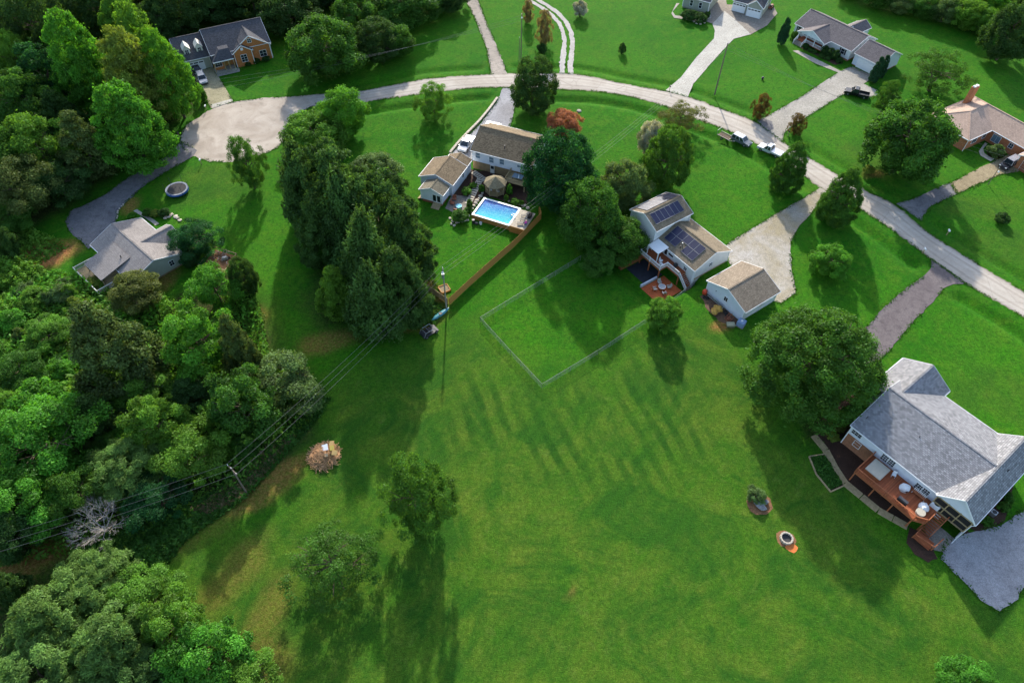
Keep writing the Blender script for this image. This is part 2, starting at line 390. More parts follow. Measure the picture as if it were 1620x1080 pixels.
# R dirt / bare soil, G dry olive field, B leaf litter
fieldp = wl([(250,1100),(290,880),(420,770),(520,640),(640,560),(705,520),(760,515),(860,620),(1000,530),(1110,500),(1190,560),(1270,700),(1500,900),(1640,990),(1700,1150),(800,1400),(200,1300)])
fd = seg_dist(fx, fy, fieldp+fieldp[:1]); fin = inside(fx, fy, fieldp); sgn = np.where(fin, fd, -fd)
att[:, 1] = sstep(-6, 8, sgn+1.2*wob(fx, fy, .35))*.85
for q in [(395,520,5,12,30,1,.7),(330,290,9,7,0,1,.5),(1390,250,8,6,0,1,.45),(1560,330,9,4,0,1,.5),(1600,390,10,5,0,1,.5),(1560,620,8,5,0,1,.4)]: blobm(*q)
for q in [(72,402,5.2,3.4,10,0,1.0),(205,325,1.6,2.5,0,0,.6),(265,440,2,3,0,0,.5),(520,540,4.5,2.5,20,0,.45),(668,505,3.6,2.2,25,0,.55),(640,515,2.5,1.6,20,0,.6),(440,750,5,1.6,40,0,.55),(405,790,6,1.5,38,0,.45),(395,560,1.6,1,0,0,.6),(372,905,6,2.5,60,0,.22),(430,960,5,2.2,75,0,.22),(420,1040,4,3,80,0,.22),(310,840,6,2.5,30,0,.22),(1140,515,2.2,1.3,20,0,.75),(1380,275,2.5,1.2,10,0,.45),(905,935,1.2,.4,60,0,.3),(660,445,3.2,1.2,-25,0,.85),(690,470,3.0,1,-25,0,.5),(20,890,8,3,20,0,.7),(400,505,2,3,0,0,.35)]: blobm(*q)
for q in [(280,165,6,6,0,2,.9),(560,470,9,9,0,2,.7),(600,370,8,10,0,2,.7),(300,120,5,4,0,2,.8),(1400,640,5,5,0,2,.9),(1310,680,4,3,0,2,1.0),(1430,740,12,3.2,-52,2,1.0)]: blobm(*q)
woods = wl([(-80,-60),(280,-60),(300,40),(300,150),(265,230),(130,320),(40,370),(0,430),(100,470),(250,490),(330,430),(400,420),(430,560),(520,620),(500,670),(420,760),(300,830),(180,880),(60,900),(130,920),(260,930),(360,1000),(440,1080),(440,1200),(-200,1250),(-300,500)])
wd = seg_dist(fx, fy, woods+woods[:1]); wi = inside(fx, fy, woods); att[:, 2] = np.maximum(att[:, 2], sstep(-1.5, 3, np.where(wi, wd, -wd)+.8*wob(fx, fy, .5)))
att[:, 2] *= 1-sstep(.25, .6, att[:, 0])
# mowing-stripe mask goes to alpha
stp = wl([(700,560),(860,640),(1000,560),(1110,600),(1150,760),(900,800),(700,700)]); sdd = seg_dist(fx, fy, stp+stp[:1]); sii = inside(fx, fy, stp)
att[:, 3] = sstep(-4, 5, np.where(sii, sdd, -sdd))
me = bpy.data.meshes.new('ground')
idx = np.arange(NXg*NYg).reshape(NYg, NXg)
quads = np.stack([idx[:-1, :-1], idx[:-1, 1:], idx[1:, 1:], idx[1:, :-1]], -1).reshape(-1, 4)
me.vertices.add(fx.size); me.vertices.foreach_set('co', np.stack([fx, fy, fz], 1).astype(np.float32).ravel())
me.loops.add(quads.size); me.loops.foreach_set('vertex_index', quads.astype(np.int32).ravel())
me.polygons.add(len(quads)); me.polygons.foreach_set('loop_start', np.arange(0, quads.size, 4, dtype=np.int32)); me.polygons.foreach_set('loop_total', np.full(len(quads), 4, np.int32))
me.update(); me.validate()
ca = me.attributes.new('zone', 'FLOAT_COLOR', 'POINT'); ca.data.foreach_set('color', att.astype(np.float32).ravel())
for p in me.polygons: p.use_smooth = True
m = NT('grass_ground'); v = m.coord()
za = m.new('ShaderNodeAttribute', attribute_name='zone'); sp = m.new('ShaderNodeSeparateColor'); m.ln(za.outputs['Color'], sp.inputs[0])
big = m.noise(v, .035, 4, .6, .5); mid = m.noise(v, .22, 5, .65, .6); sm = m.noise(v, 1.6, 5, .7, .4); fine = m.noise(v, 7.0, 3, .8); fin2 = m.noise(v, 2.6, 2, .6)
G1, G2, G3, G4 = (.021, .132, .004), (.044, .172, .006), (.108, .146, .018), (.056, .096, .013)
lush = m.mix(m.ramp(big, (.35, 0), (.65, 1)), G1, G2)
lm1 = m.noise(v, .33, 5, .7, .8); lm2 = m.noise(v, 1.1, 4, .7, .5)
lush = m.mix(m.ramp(lm1, (.45, 0), (.68, .75)), lush, (.075, .165, .010)); lush = m.mix(m.ramp(lm2, (.50, 0), (.72, .8)), lush, (.012, .078, .005))
dry = m.mix(m.ramp(mid, (.36, 0), (.66, 1)), G4, G3)
mask = m.math('MULTIPLY', sp.outputs[1], m.ramp(m.math('ADD', m.math('MULTIPLY', big, .5), m.math('MULTIPLY', mid, .5)), (.30, .35), (.6, 1)))
col = m.mix(mask, lush, dry)
col = m.mix(m.ramp(sm, (.40, 0), (.72, .65)), col, (.012, .058, .006))
col = m.mix(m.math('MULTIPLY', m.ramp(m.noise(v, .5, 5, .7, 1.0), (.55, 0), (.72, .6)), m.math('ADD', m.math('MULTIPLY', sp.outputs[1], .8), .15)), col, (.12, .165, .03))
pch = m.noise(v, .075, 6, .72, 1.4)
col = m.mix(m.math('MULTIPLY', m.ramp(pch, (.45, 0), (.60, .95)), m.math('ADD', m.math('MULTIPLY', sp.outputs[1], .75), .25)), col, (.018, .075, .008))
# mower lines
mp = m.new('ShaderNodeMapping'); mp.inputs['Rotation'].default_value = (0, 0, RAD(-19)); m.ln(v, mp.inputs[0])
wv = m.new('ShaderNodeTexWave', wave_type='BANDS', bands_direction='X'); wv.inputs['Scale'].default_value = .115; wv.inputs['Distortion'].default_value = 5.0; wv.inputs['Detail Scale'].default_value = .35; m.ln(mp.outputs[0], wv.inputs[0])
stripe = m.math('MULTIPLY', m.math('MULTIPLY', za.outputs['Alpha'], .85), m.math('MULTIPLY', m.ramp(wv.outputs['Fac'], (.35, 0), (.8, 1)), m.ramp(m.noise(v, .11, 3, .6, .5), (.36, .05), (.6, 1))))
col = m.mix(stripe, col, (.015, .062, .007))
mp2 = m.new('ShaderNodeMapping'); mp2.inputs['Rotation'].default_value = (0, 0, RAD(38)); m.ln(v, mp2.inputs[0])
wv2 = m.new('ShaderNodeTexWave', wave_type='BANDS', bands_direction='X'); wv2.inputs['Scale'].default_value = .17; wv2.inputs['Distortion'].default_value = 4.0; wv2.inputs['Detail Scale'].default_value = .4; m.ln(mp2.outputs[0], wv2.inputs[0])
col = m.mix(m.math('MULTIPLY', m.ramp(wv2.outputs['Fac'], (.3, 0), (.8, 1)), .13), col, (.045, .14, .008))
dm = m.math('MULTIPLY', sp.outputs[0], m.ramp(sm, (.3, .4), (.55, 1.0)))
col = m.mix(dm, col, m.mix(m.ramp(fin2, (.35, 0), (.65, 1)), (.23, .082, .030), (.37, .165, .068)))
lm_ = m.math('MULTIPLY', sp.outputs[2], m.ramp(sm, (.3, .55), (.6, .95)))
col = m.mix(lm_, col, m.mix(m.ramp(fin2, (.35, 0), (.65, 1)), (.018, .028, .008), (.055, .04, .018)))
col = m.mix(.95, col, m.ramp(fine, (.28, .38), (.72, 1.58)), 'MULTIPLY')
col = m.mix(.5, col, m.ramp(fin2, (.3, .65), (.7, 1.3)), 'MULTIPLY')
m.bsdf(col, .95, m.math('ADD', fine, m.math('MULTIPLY', fin2, .6)), .8, .12, spec=.05)
me.materials.append(m.m)
tag(link('ground', me), kind='structure')

def jit_outline(poly, amp, step=.7):
    out = []; n = len(poly)
    for i in range(n):
        a, b = poly[i], poly[(i+1) % n]; k = max(1, int((b-a).length/step))
        for j in range(k):
            q = a.lerp(b, j/k); w = amp*(math.sin(q.x*.31+q.y*.23)*.5+random.gauss(0, .6))*.6
            d = (b-a); nrm = Vector((d.y, -d.x, 0)).normalized(); out.append(q+nrm*w)
    return out
def sheet(name, wpts, z, mat, amp=.25, parent=None):
    pts = jit_outline(wpts, amp) if amp else list(wpts)
    tri = tessellate_polygon([pts])
    mb = MB(); mb.v = [(p.x, p.y, p.z+z) for p in pts]; mb.f = [tuple(t) for t in tri]
    mm = bpy.data.meshes.new(name); mm.from_pydata(mb.v, [], mb.f)
    bm = bmesh.new(); bm.from_mesh(mm); bmesh.ops.recalc_face_normals(bm, faces=bm.faces)
    if sum(f.normal.z for f in bm.faces) < 0: bmesh.ops.reverse_faces(bm, faces=bm.faces)
    bm.to_mesh(mm); bm.free(); mm.materials.append(mat)
    o = link(name, mm, parent)
    if parent is None: o['kind'] = 'structure'
    return o
random.seed(3)
def resamp(pts, n):
    L = [0]
    for a, b in zip(pts[:-1], pts[1:]): L.append(L[-1]+(b-a).length)
    out = []
    for k in range(n):
        d = L[-1]*k/(n-1); i = max(0, min(len(L)-2, int(np.searchsorted(L, d))-1)); out.append(pts[i].lerp(pts[i+1], (d-L[i])/(L[i+1]-L[i])))
    return out
def smooth_pts(p, k=3):
    for _ in range(k): p = [p[0]]+[(p[i-1]+p[i]*2+p[i+1])/4 for i in range(1, len(p)-1)]+[p[-1]]
    return p
def road_strip():
    n, c = 420, 13; ua, la = smooth_pts(resamp(rup, n), 12), smooth_pts(resamp(rlo, n), 12); vs, fs, ac = [], [], []
    # pair every lower point with the nearest upper one so that rows run square across
    for k in range(n):
        a = la[k]; b2 = min(ua, key=lambda q: (q-a).length_squared); e0, e1 = random.gauss(0, .16), random.gauss(0, .16)
        for j in range(c):
            f_ = j/(c-1); q = a.lerp(b2, f_); d = (b2-a).normalized()
            if j == 0: q = q+d*(e0-.1)
            if j == c-1: q = q+d*(e1+.1)
            vs.append((q.x, q.y, .030+.05*math.sin(PI*f_))); ac.append(f_)
    for k in range(n-1):
        for j in range(c-1): fs.append((k*c+j, k*c+j+1, (k+1)*c+j+1, (k+1)*c+j))
    mm = bpy.data.meshes.new('road'); mm.from_pydata(vs, [], fs); at = mm.attributes.new('across', 'FLOAT', 'POINT'); at.data.foreach_set('value', np.array(ac, np.float32))
    bm = bmesh.new(); bm.from_mesh(mm); bmesh.ops.recalc_face_normals(bm, faces=bm.faces)
    if sum(f.normal.z for f in bm.faces) < 0: bmesh.ops.reverse_faces(bm, faces=bm.faces)
    bm.to_mesh(mm); bm.free()
    m = NT('road_with_wheel_tracks'); v = m.coord(); x = m.new('ShaderNodeAttribute', attribute_name='across').outputs['Fac']
    n1 = m.noise(v, .12, 5, .65, .6); n2 = m.noise(v, .9, 5, .7); n3 = m.noise(v, 14, 3, .7); n4 = m.noise(v, 3.2, 4, .7)
    xw = m.math('ADD', x, m.math('MULTIPLY', m.math('SUBTRACT', n1, .5), .10))
    col = m.mix(m.ramp(n1, (.38, 0), (.62, 1)), (.50, .45, .385), (.41, .36, .30))
    tr = m.ramp(xw, (.0, .9), (.09, .35), (.20, 0), (.27, .55), (.34, 0), (.50, .25), (.63, 0), (.72, .6), (.79, 0), (.92, .35), (1.0, .9))
    col = m.mix(m.math('MULTIPLY', tr, m.ramp(n2, (.25, .45), (.6, 1))), col, (.24, .205, .17))
    col = m.mix(m.ramp(n2, (.52, 0), (.75, .35)), col, (.32, .28, .235))
    vor = m.new('ShaderNodeTexVoronoi', feature='DISTANCE_TO_EDGE'); vor.inputs['Scale'].default_value = .22; m.ln(m.mix(.12, v, m.new('ShaderNodeTexNoise').outputs['Color']), vor.inputs['Vector'])
    col = m.mix(m.ramp(vor.outputs['Distance'], (.0, .45), (.012, 0)), col, (.17, .15, .13))
    ed = m.ramp(m.math('ADD', m.math('ABSOLUTE', m.math('SUBTRACT', x, .5)), m.math('MULTIPLY', m.math('SUBTRACT', n4, .5), .10)), (.44, 0), (.50, .85))
    col = m.mix(ed, col, (.13, .15, .06))
    col = m.mix(.6, col, m.ramp(n3, (.3, .65), (.7, 1.1)), 'MULTIPLY'); col = m.mix(.35, col, m.ramp(n4, (.3, .75), (.7, 1.05)), 'MULTIPLY')
    m.bsdf(col, .95, n3, .5, .03, spec=.1); mm.materials.append(m.m)
    o = link('road', mm); o['kind'] = 'structure'
road_strip()
def cul_mat():
    m = NT('cul_de_sac_with_turning_marks'); v = m.coord(); c = sum(cul, Vector())/len(cul)
    mp = m.new('ShaderNodeMapping'); mp.inputs['Location'].default_value = (-c.x, -c.y, 0); m.ln(v, mp.inputs[0])
    n1 = m.noise(v, .14, 5, .65, .8); n2 = m.noise(v, .6, 5, .7, .6); n3 = m.noise(v, 14, 3, .7)
    wv = m.new('ShaderNodeTexWave', wave_type='RINGS', rings_direction='Z'); wv.inputs['Scale'].default_value = .09; wv.inputs['Distortion'].default_value = 11; wv.inputs['Detail'].default_value = 3; wv.inputs['Detail Scale'].default_value = .5; m.ln(mp.outputs[0], wv.inputs[0])
    col = m.mix(m.ramp(n1, (.36, 0), (.64, 1)), (.46, .40, .335), (.34, .285, .23))
    col = m.mix(m.math('MULTIPLY', m.ramp(wv.outputs['Fac'], (.6, 0), (.95, .4)), m.ramp(n2, (.46, 0), (.64, 1))), col, (.23, .195, .16))
    col = m.mix(m.ramp(m.noise(v, .3, 6, .75, 2.0), (.60, 0), (.70, .6)), col, (.19, .17, .13))
    col = m.mix(.6, col, m.ramp(n3, (.3, .65), (.7, 1.1)), 'MULTIPLY'); m.bsdf(col, .95, n3, .4, .03, spec=.1); return m.m
sheet('road', cul, .022, cul_mat(), .3)
zz = .038
for k, (nm, mt, px) in DRIVES.items():
    sheet(nm, wl(px), zz, X[mt], .2 if mt not in ('conc', 'concw', 'concy') else .06); zz += .004
# twin-track gravel lane with a grass strip
def strip(pts, off, w, nm, mat, z):
    L, R = [], []
    for i, p in enumerate(pts):
        a = pts[max(0, i-1)]; b2 = pts[min(len(pts)-1, i+1)]; d = (b2-a).normalized(); nrm = Vector((d.y, -d.x, 0))
        L.append(p+nrm*(off-w/2)); R.append(p+nrm*(off+w/2))
    return sheet(nm, L+R[::-1], z, mat, .22)
lane = wl([(830,-18),(843,0),(860,10),(877,22),(890,36),(897,52),(899.5,67),(898,85),(896,100),(896,118)])
strip(lane, -1.05, 1.25, 'gravel_lane', X['gravelw'], .074); strip(lane, 1.05, 1.25, 'gravel_lane', X['gravelw'], .078)
# concrete drive of the far house with its older apron
sheet('driveway', wl([(1053,143.5),(1088,154.5),(1097,133),(1122,104),(1149,74),(1161,62),(1188,55),(1161,30),(1146,18),(1127,38),(1131,50),(1129,62),(1102,91),(1077,123)]), .082, X['concw'], .05)
sheet('driveway', wl([(1161,30),(1188,55),(1197,50),(1213,41),(1230,22),(1222,8),(1175,8),(1150,8),(1146,18)]), .0785, X['conc2'], .08)
sheet('driveway', wl([(1127,38),(1146,18),(1150,8),(1146,-10),(1122,-10),(1124,24),(1106,31)]), .0765, X['conc2'], .08)
sheet('path', wl([(1064,19),(1068,25),(1083,27),(1100,31),(1106,31),(1124,24),(1126,29),(1106,36),(1098,35),(1080,31),(1066,29),(1062,22),(1070,6),(1075,6)]), .090, X['conc'], .03)
sheet('driveway', wl([(336,172),(369,161),(367,157),(334,166)]), .094, X['concw'], .03)
sheet('driveway', wl([(1198,192),(1207,187),(1222,193),(1224,204),(1214,209)]), .098, X['asphalt'], .2)
sheet('path', wl([(1254,81),(1262,80),(1300,98),(1330,113),(1329,116.5),(1290,101)]), .060, X['conc'], .04)
sheet('path', wl([(1345,109),(1385,126),(1383,121),(1348,106)]), .102, X['conc2'], .02)
sheet('path', wl([(341,107.5),(345,122),(380,114),(379,109)]), .104, X['conc'], .03)
sheet('path', wl([(1548,240),(1551,247),(1560,252),(1567,256),(1573,252),(1564,248),(1557,243),(1555,236),(1562,228),(1558,226)]), .106, X['stone'], .03)
# ------------------------------------------------------------------ foliage
def quads_mesh(name, C, N, size, asp, tint, mat, rs, fold=0.0):
    n = len(C); r = rs.normal(size=(n, 3)); N = N/np.linalg.norm(N, axis=1, keepdims=True)
    U = np.cross(N, r); U /= np.linalg.norm(U, axis=1, keepdims=True)+1e-9; V = np.cross(N, U)
    a = (size*asp)[:, None]*U; b2 = size[:, None]*V
    # leaf: pointed rhomb-like quad, slightly folded
    v = np.stack([C-a, C-b2*.62+N*size[:, None]*.12, C+a, C+b2*.62+N*size[:, None]*.12], 1).reshape(-1, 3)
    me = bpy.data.meshes.new(name)
    me.vertices.add(4*n); me.vertices.foreach_set('co', v.astype(np.float32).ravel())
    me.loops.add(4*n); me.loops.foreach_set('vertex_index', np.arange(4*n, dtype=np.int32))
    me.polygons.add(n); me.polygons.foreach_set('loop_start', np.arange(0, 4*n, 4, dtype=np.int32)); me.polygons.foreach_set('loop_total', np.full(n, 4, np.int32))
    me.update()
    at = me.attributes.new('tint', 'FLOAT', 'POINT'); at.data.foreach_set('value', np.repeat(np.clip(tint, 0, 1), 4).astype(np.float32))
    me.materials.append(mat); return me
def sph(rs, n):
    d = rs.normal(size=(n, 3)); return d/np.linalg.norm(d, axis=1, keepdims=True)
def env_round(t): return np.sqrt(np.clip(1-(2*t-1)**2, 0, 1))
def env_broad(t): return np.clip(np.sqrt(np.clip(1-(np.clip(1.15*t, 0, 1.0)*1.0-.25)**2/.75**2*.999, 0, 1))*.9+.1*(1-t), 0, 1)*np.clip(t*9, .35, 1)
def env_cone(t): return np.clip((1-t)**.75*np.clip(.35+t*5, 0, 1), .02, 1)
def env_egg(t): return np.clip(np.sqrt(np.clip(1-((t-.38)/.64)**2, 0, 1)), .05, 1)*np.clip(.45+t*3, 0, 1)
def env_col(t): return np.clip((1-t**2.6)*np.clip(.55+t*3, 0, 1), .05, 1)
def crown(name, seed, env, nl, nleaf, lsize, mat, lobe=(.2, .34), fill=.25, asp=.95, jag=.16, up=.35, zsq=.8):
    """unit crown: x,y in [-1,1], z in [-1,1]; leaf clumps around lobes set on an uneven envelope"""
    rs = np.random.default_rng(seed)
    k = np.arange(nl)+.5
    t = rs.random(nl)*.0 + (k/nl); t = np.clip(t+rs.normal(size=nl)*.03, .02, .985)
    # more lobes where the envelope is wide
    w = env(np.linspace(0, 1, 200)); cdf = np.cumsum(w+.15); cdf /= cdf[-1]; t = np.interp(t, cdf, np.linspace(0, 1, 200))
    ang = k*2.399963+rs.normal(size=nl)*.25
    rad = env(t)*(1-lobe[0]*.75)*(1-jag+2*jag*rs.random(nl)*.8)
    inner = rs.random(nl) < fill; rad = np.where(inner, rad*rs.uniform(.3, .7, nl), rad)
    L = np.stack([rad*np.cos(ang), rad*np.sin(ang), (2*t-1)*(1-lobe[0]*.35)], 1)
    lr = rs.uniform(lobe[0], lobe[1], nl)*(.65+.35*env(t)); ltint = np.clip(rs.normal(.45, .17, nl), .05, .95)
    per = rs.multinomial(nleaf, (lr**2)/np.sum(lr**2))
    li = np.repeat(np.arange(nl), per); n = len(li)
    d = sph(rs, n); out = L[li]*np.array([1, 1, .6]); out /= np.linalg.norm(out, axis=1, keepdims=True)+1e-9
    flip = np.sum(d*(out+np.array([0, 0, up])), 1) < -.25; d[flip] *= -1
    rr = (rs.random(n)**.33)*(1+.22*np.sin(d[:, 0]*7+li)*np.sin(d[:, 1]*6+li*.7)*np.sin(d[:, 2]*8))
    C = L[li]+d*(lr[li]*rr)[:, None]*np.array([1, 1, zsq])
    C += rs.normal(size=(n, 3))*np.where(rs.random(n) < .09, .055, .016)[:, None]
    N = d*.75+rs.normal(size=(n, 3))*.55+np.array([0, 0, up])
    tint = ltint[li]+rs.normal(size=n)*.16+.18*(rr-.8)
    size = lsize*rs.uniform(.6, 1.35, n)
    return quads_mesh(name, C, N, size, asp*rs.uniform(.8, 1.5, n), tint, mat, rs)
def pine_crown(name, seed, nwh, nb, per, lsize, mat, droop=.12, taper=.9, wide=1.0, flat=.05):
    rs = np.random.default_rng(seed); Cs, Ns, Ts = [], [], []
    for i in range(nwh):
        t = (i+.5*rs.random())/nwh; R = max(.07, (1-t)**taper)*wide*min(1, .55+3*t)
        m_ = max(4, int(nb*(.55+.45*R)))
        for j in range(m_):
            a = 2*PI*(j+rs.random()*.7)/m_+i*1.1; ln = R*rs.uniform(.5, 1.14); tt = np.clip(rs.normal(.45, .2), .05, .95)
            n = int(per*(.35+ln)); u = rs.random(n)**.7; wv = (.03+.15*ln*np.sin(np.clip(u, .05, 1)*PI*.85))
            x = u*ln; y = rs.normal(size=n)*wv*.75
            z = 2*t-1+.16*ln*u-droop*(u**2)*ln*1.6+rs.normal(size=n)*(flat+.02)+.10*ln*np.clip(u-.75, 0, 1)
            Cs.append(np.stack([x*np.cos(a)-y*np.sin(a), x*np.sin(a)+y*np.cos(a), z], 1))
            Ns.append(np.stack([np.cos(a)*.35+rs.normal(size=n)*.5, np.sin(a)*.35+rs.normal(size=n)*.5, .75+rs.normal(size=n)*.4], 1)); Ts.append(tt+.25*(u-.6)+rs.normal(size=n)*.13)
    C = np.concatenate(Cs); N = np.concatenate(Ns); T = np.concatenate(Ts); n = len(C)
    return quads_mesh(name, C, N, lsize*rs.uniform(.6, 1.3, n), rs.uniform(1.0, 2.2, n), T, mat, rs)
def trunk_mesh(name, seed, nlimb=9, r=.055, lean=.03, mat=None, spread=.75):
    """unit trunk: z 0 (ground) .. 1 (crown centre and above); x,y in crown radii"""
    rs = random.Random(seed); mb = MB(); pts = []; x = y = 0
    for i in range(6):
        pts.append(Vector((x, y, i/5*1.05))); x += rs.uniform(-lean, lean); y += rs.uniform(-lean, lean)
    for i in range(5): mb.tube(pts[i], pts[i+1], r*(1.25-.2*i) if i else r*1.6, r*(1.25-.2*(i+1)), 8, False)
    for k in range(nlimb):
        z = rs.uniform(.42, 1.0); a = k*2.4+rs.uniform(-.4, .4); b0 = Vector((pts[int(z*4.7)].x, pts[int(z*4.7)].y, z))
        l = spread*rs.uniform(.65, 1.0); e = b0+Vector((math.cos(a)*l, math.sin(a)*l, rs.uniform(.12, .4)))
        mid = b0.lerp(e, .5)+Vector((0, 0, .06)); mb.tube(b0, mid, r*.5, r*.33, 6, False); mb.tube(mid, e, r*.33, r*.1, 6, False)
        for q in range(2):
            e2 = mid+Vector((math.cos(a+(.7 if q else -.7))*l*.5, math.sin(a+(.7 if q else -.7))*l*.5, rs.uniform(.1, .3))); mb.tube(mid, e2, r*.26, r*.08, 5, False)
    return mb.mesh(name, mat or X['bark'])
LM = {
 'dark': leafm('leaf_dark_green', (.042, .105, .024), .55), 'mid': leafm('leaf_mid_green', (.056, .160, .022), .6),
 'bright': leafm('leaf_bright_green', (.105, .255, .030), .6), 'vivid': leafm('leaf_vivid_green', (.082, .265, .026), .6), 'lime': leafm('leaf_yellow_green', (.155, .240, .042), .55),
 'olive': leafm('leaf_olive', (.120, .150, .036), .5), 'pine': leafm('needle_dark', (.058, .130, .028), .65, .38, hue=(.075, .15, .025)), 'pineg': leafm('needle_grey_green', (.110, .215, .045), .6, .35, hue=(.14, .23, .04)),
 'cedar': leafm('needle_olive_green', (.078, .128, .034), .55, .3), 'copper': leafm('leaf_copper', (.36, .145, .065), .45, hue=(.42, .16, .08)), 'red': leafm('leaf_red_tip', (.09, .125, .03), .5, c2=(.24, .085, .035), hue=(.08, .14, .03)),
 'white': leafm('leaf_white_blossom', (.24, .28, .18), .5, c2=(.72, .70, .62), hue=(.24, .28, .18)), 'grey': leafm('leaf_grey_green', (.105, .190, .055), .55), 'teal': leafm('leaf_deep_green', (.022, .098, .026), .6),
 'tan': leafm('leaf_tan_twig', (.18, .16, .07), .45, c2=(.34, .25, .13), hue=(.18, .16, .06)), 'thuja': leafm('needle_thuja', (.022, .075, .030), .45, .2)}
CR_ = {}
def proto(key, fn): CR_[key] = fn
# (mesh builders are called once per (shape, colour))
def env_pop(t): return np.clip((1-t)**.55*np.clip(.62+t*1.6, 0, 1)*1.12, .03, 1)
SH = {
 'big': lambda n, m: crown(n, 11, env_broad, 300, 84000, .0175, m, (.11, .19), .34, jag=.17),
 'round': lambda n, m: crown(n, 23, env_egg, 120, 36000, .027, m, (.17, .29), .28, jag=.24),
 'round2': lambda n, m: crown(n, 29, env_broad, 95, 34000, .028, m, (.18, .32), .28, jag=.3),
 'lumpy': lambda n, m: crown(n, 37, env_round, 64, 25000, .032, m, (.22, .38), .24, jag=.36),
 'tall': lambda n, m: crown(n, 41, env_pop, 190, 38000, .026, m, (.15, .27), .25, jag=.26, zsq=.42),
 'cone': lambda n, m: crown(n, 47, env_cone, 150, 30000, .028, m, (.15, .26), .25, jag=.3, zsq=.5),
 'airy': lambda n, m: crown(n, 53, env_round, 100, 15000, .022, m, (.13, .25), .35, jag=.4),
 'airy2': lambda n, m: crown(n, 59, env_egg, 130, 30000, .023, m, (.14, .27), .4, jag=.34),
 'rough': lambda n, m: crown(n, 83, env_round, 46, 26000, .030, m, (.16, .42), .25, jag=.5),
 'rough2': lambda n, m: crown(n, 89, env_egg, 60, 28000, .030, m, (.15, .38), .25, jag=.48, zsq=.65),
 'soft': lambda n, m: crown(n, 97, env_pop, 170, 42000, .020, m, (.11, .24), .3, asp=1.9, jag=.34, up=.5, zsq=.45),
 'soft2': lambda n, m: crown(n, 101, env_egg, 150, 42000, .020, m, (.11, .25), .3, asp=1.9, jag=.36, up=.5, zsq=.5),
 'dense': lambda n, m: crown(n, 107, env_pop, 230, 44000, .024, m, (.15, .25), .3, jag=.15, zsq=.5),
 'dense2': lambda n, m: crown(n, 109, env_egg, 210, 44000, .024, m, (.14, .25), .3, jag=.2, zsq=.6),
 'shrub': lambda n, m: crown(n, 61, env_round, 34, 6500, .062, m, (.3, .45), .2, jag=.28),
 'spike': lambda n, m: crown(n, 67, env_pop, 130, 12000, .05, m, (.28, .4), .2, jag=.15, zsq=.25, up=.6),
 'pine': lambda n, m: pine_crown(n, 71, 18, 10, 220, .030, m, .06, .6, 1.0, .07),
 'pine2': lambda n, m: pine_crown(n, 73, 14, 10, 300, .031, m, .03, .62, 1.1, .10)}
MESH = {}
def crown_mesh(shape, colr):
    if shape not in MESH: MESH[shape] = SH[shape]('crown_'+shape, LM['mid'])
    return (MESH[shape], LM[colr])
_link0 = link
def link(name, me, parent=None, loc=(0, 0, 0), rz=0.0, scale=None):
    if isinstance(me, tuple):
        o = _link0(name, me[0], parent, loc, rz, scale); o.material_slots[0].link = 'OBJECT'; o.material_slots[0].material = me[1]; return o
    return _link0(name, me, parent, loc, rz, scale)
TR = [trunk_mesh('trunk', 3), trunk_mesh('trunk', 4, 7, .05, .05), trunk_mesh('trunk', 6, 12, .045, .08, None, .85)]
TRP = trunk_mesh('trunk', 9, 3, .04, .01, None, .3)
trs = random.Random(17)
def tree(px, py, w, h, shape, colr, label, name='tree', cat='tree', group=None, clear=.18, rot=None, trunk=None, at=None, zk=1.0):
    """px,py = middle of the crown in the photograph, w,h its size there (photograph pixels)"""
    hc = 4.0
    for it in range(6):
        q = PF(px, py, hc); dp = depth(q); dl = math.atan2(CH-hc, math.hypot(q.x, q.y))
        r = w/2*dp/CF; hm = h/2*dp/CF
        rz2 = (hm**2-(r*math.sin(dl))**2)/math.cos(dl)**2
        rz = math.sqrt(max(rz2, (.62*r)**2)) if shape not in ('shrub',) else math.sqrt(max(rz2, (.6*r)**2))
        rz = min(rz, (1.12 if shape[:4] == 'roug' else 1.55 if shape in ('soft', 'soft2', 'pine2', 'dense', 'dense2') else 2.6)*r)*zk; hc = rz*(1+clear)
    g = float(hz(q.x, q.y))
    t = thing(name, label, cat, (q.x, q.y, g), 0, group)
    rz_ = rot if rot is not None else trs.uniform(0, 2*PI)
    c = link('crown', crown_mesh(shape, colr), t, (0, 0, hc), rz_, (r, r, rz))
    tm = trunk if trunk is not None else (TRP if shape in ('pine', 'fir', 'pine2', 'cone', 'tall', 'spike', 'soft', 'soft2') else trs.choice(TR))
    link('trunk', tm, t, (0, 0, 0), rz_, (r, r, hc+(rz*.55 if shape in ('pine', 'fir', 'pine2') else 0)))
    return t
U = 'trees of the upper left wood'; Lw = 'trees of the lower left wood'; Bk = 'trees behind the brick house'; Cn = 'trees of the near left corner'
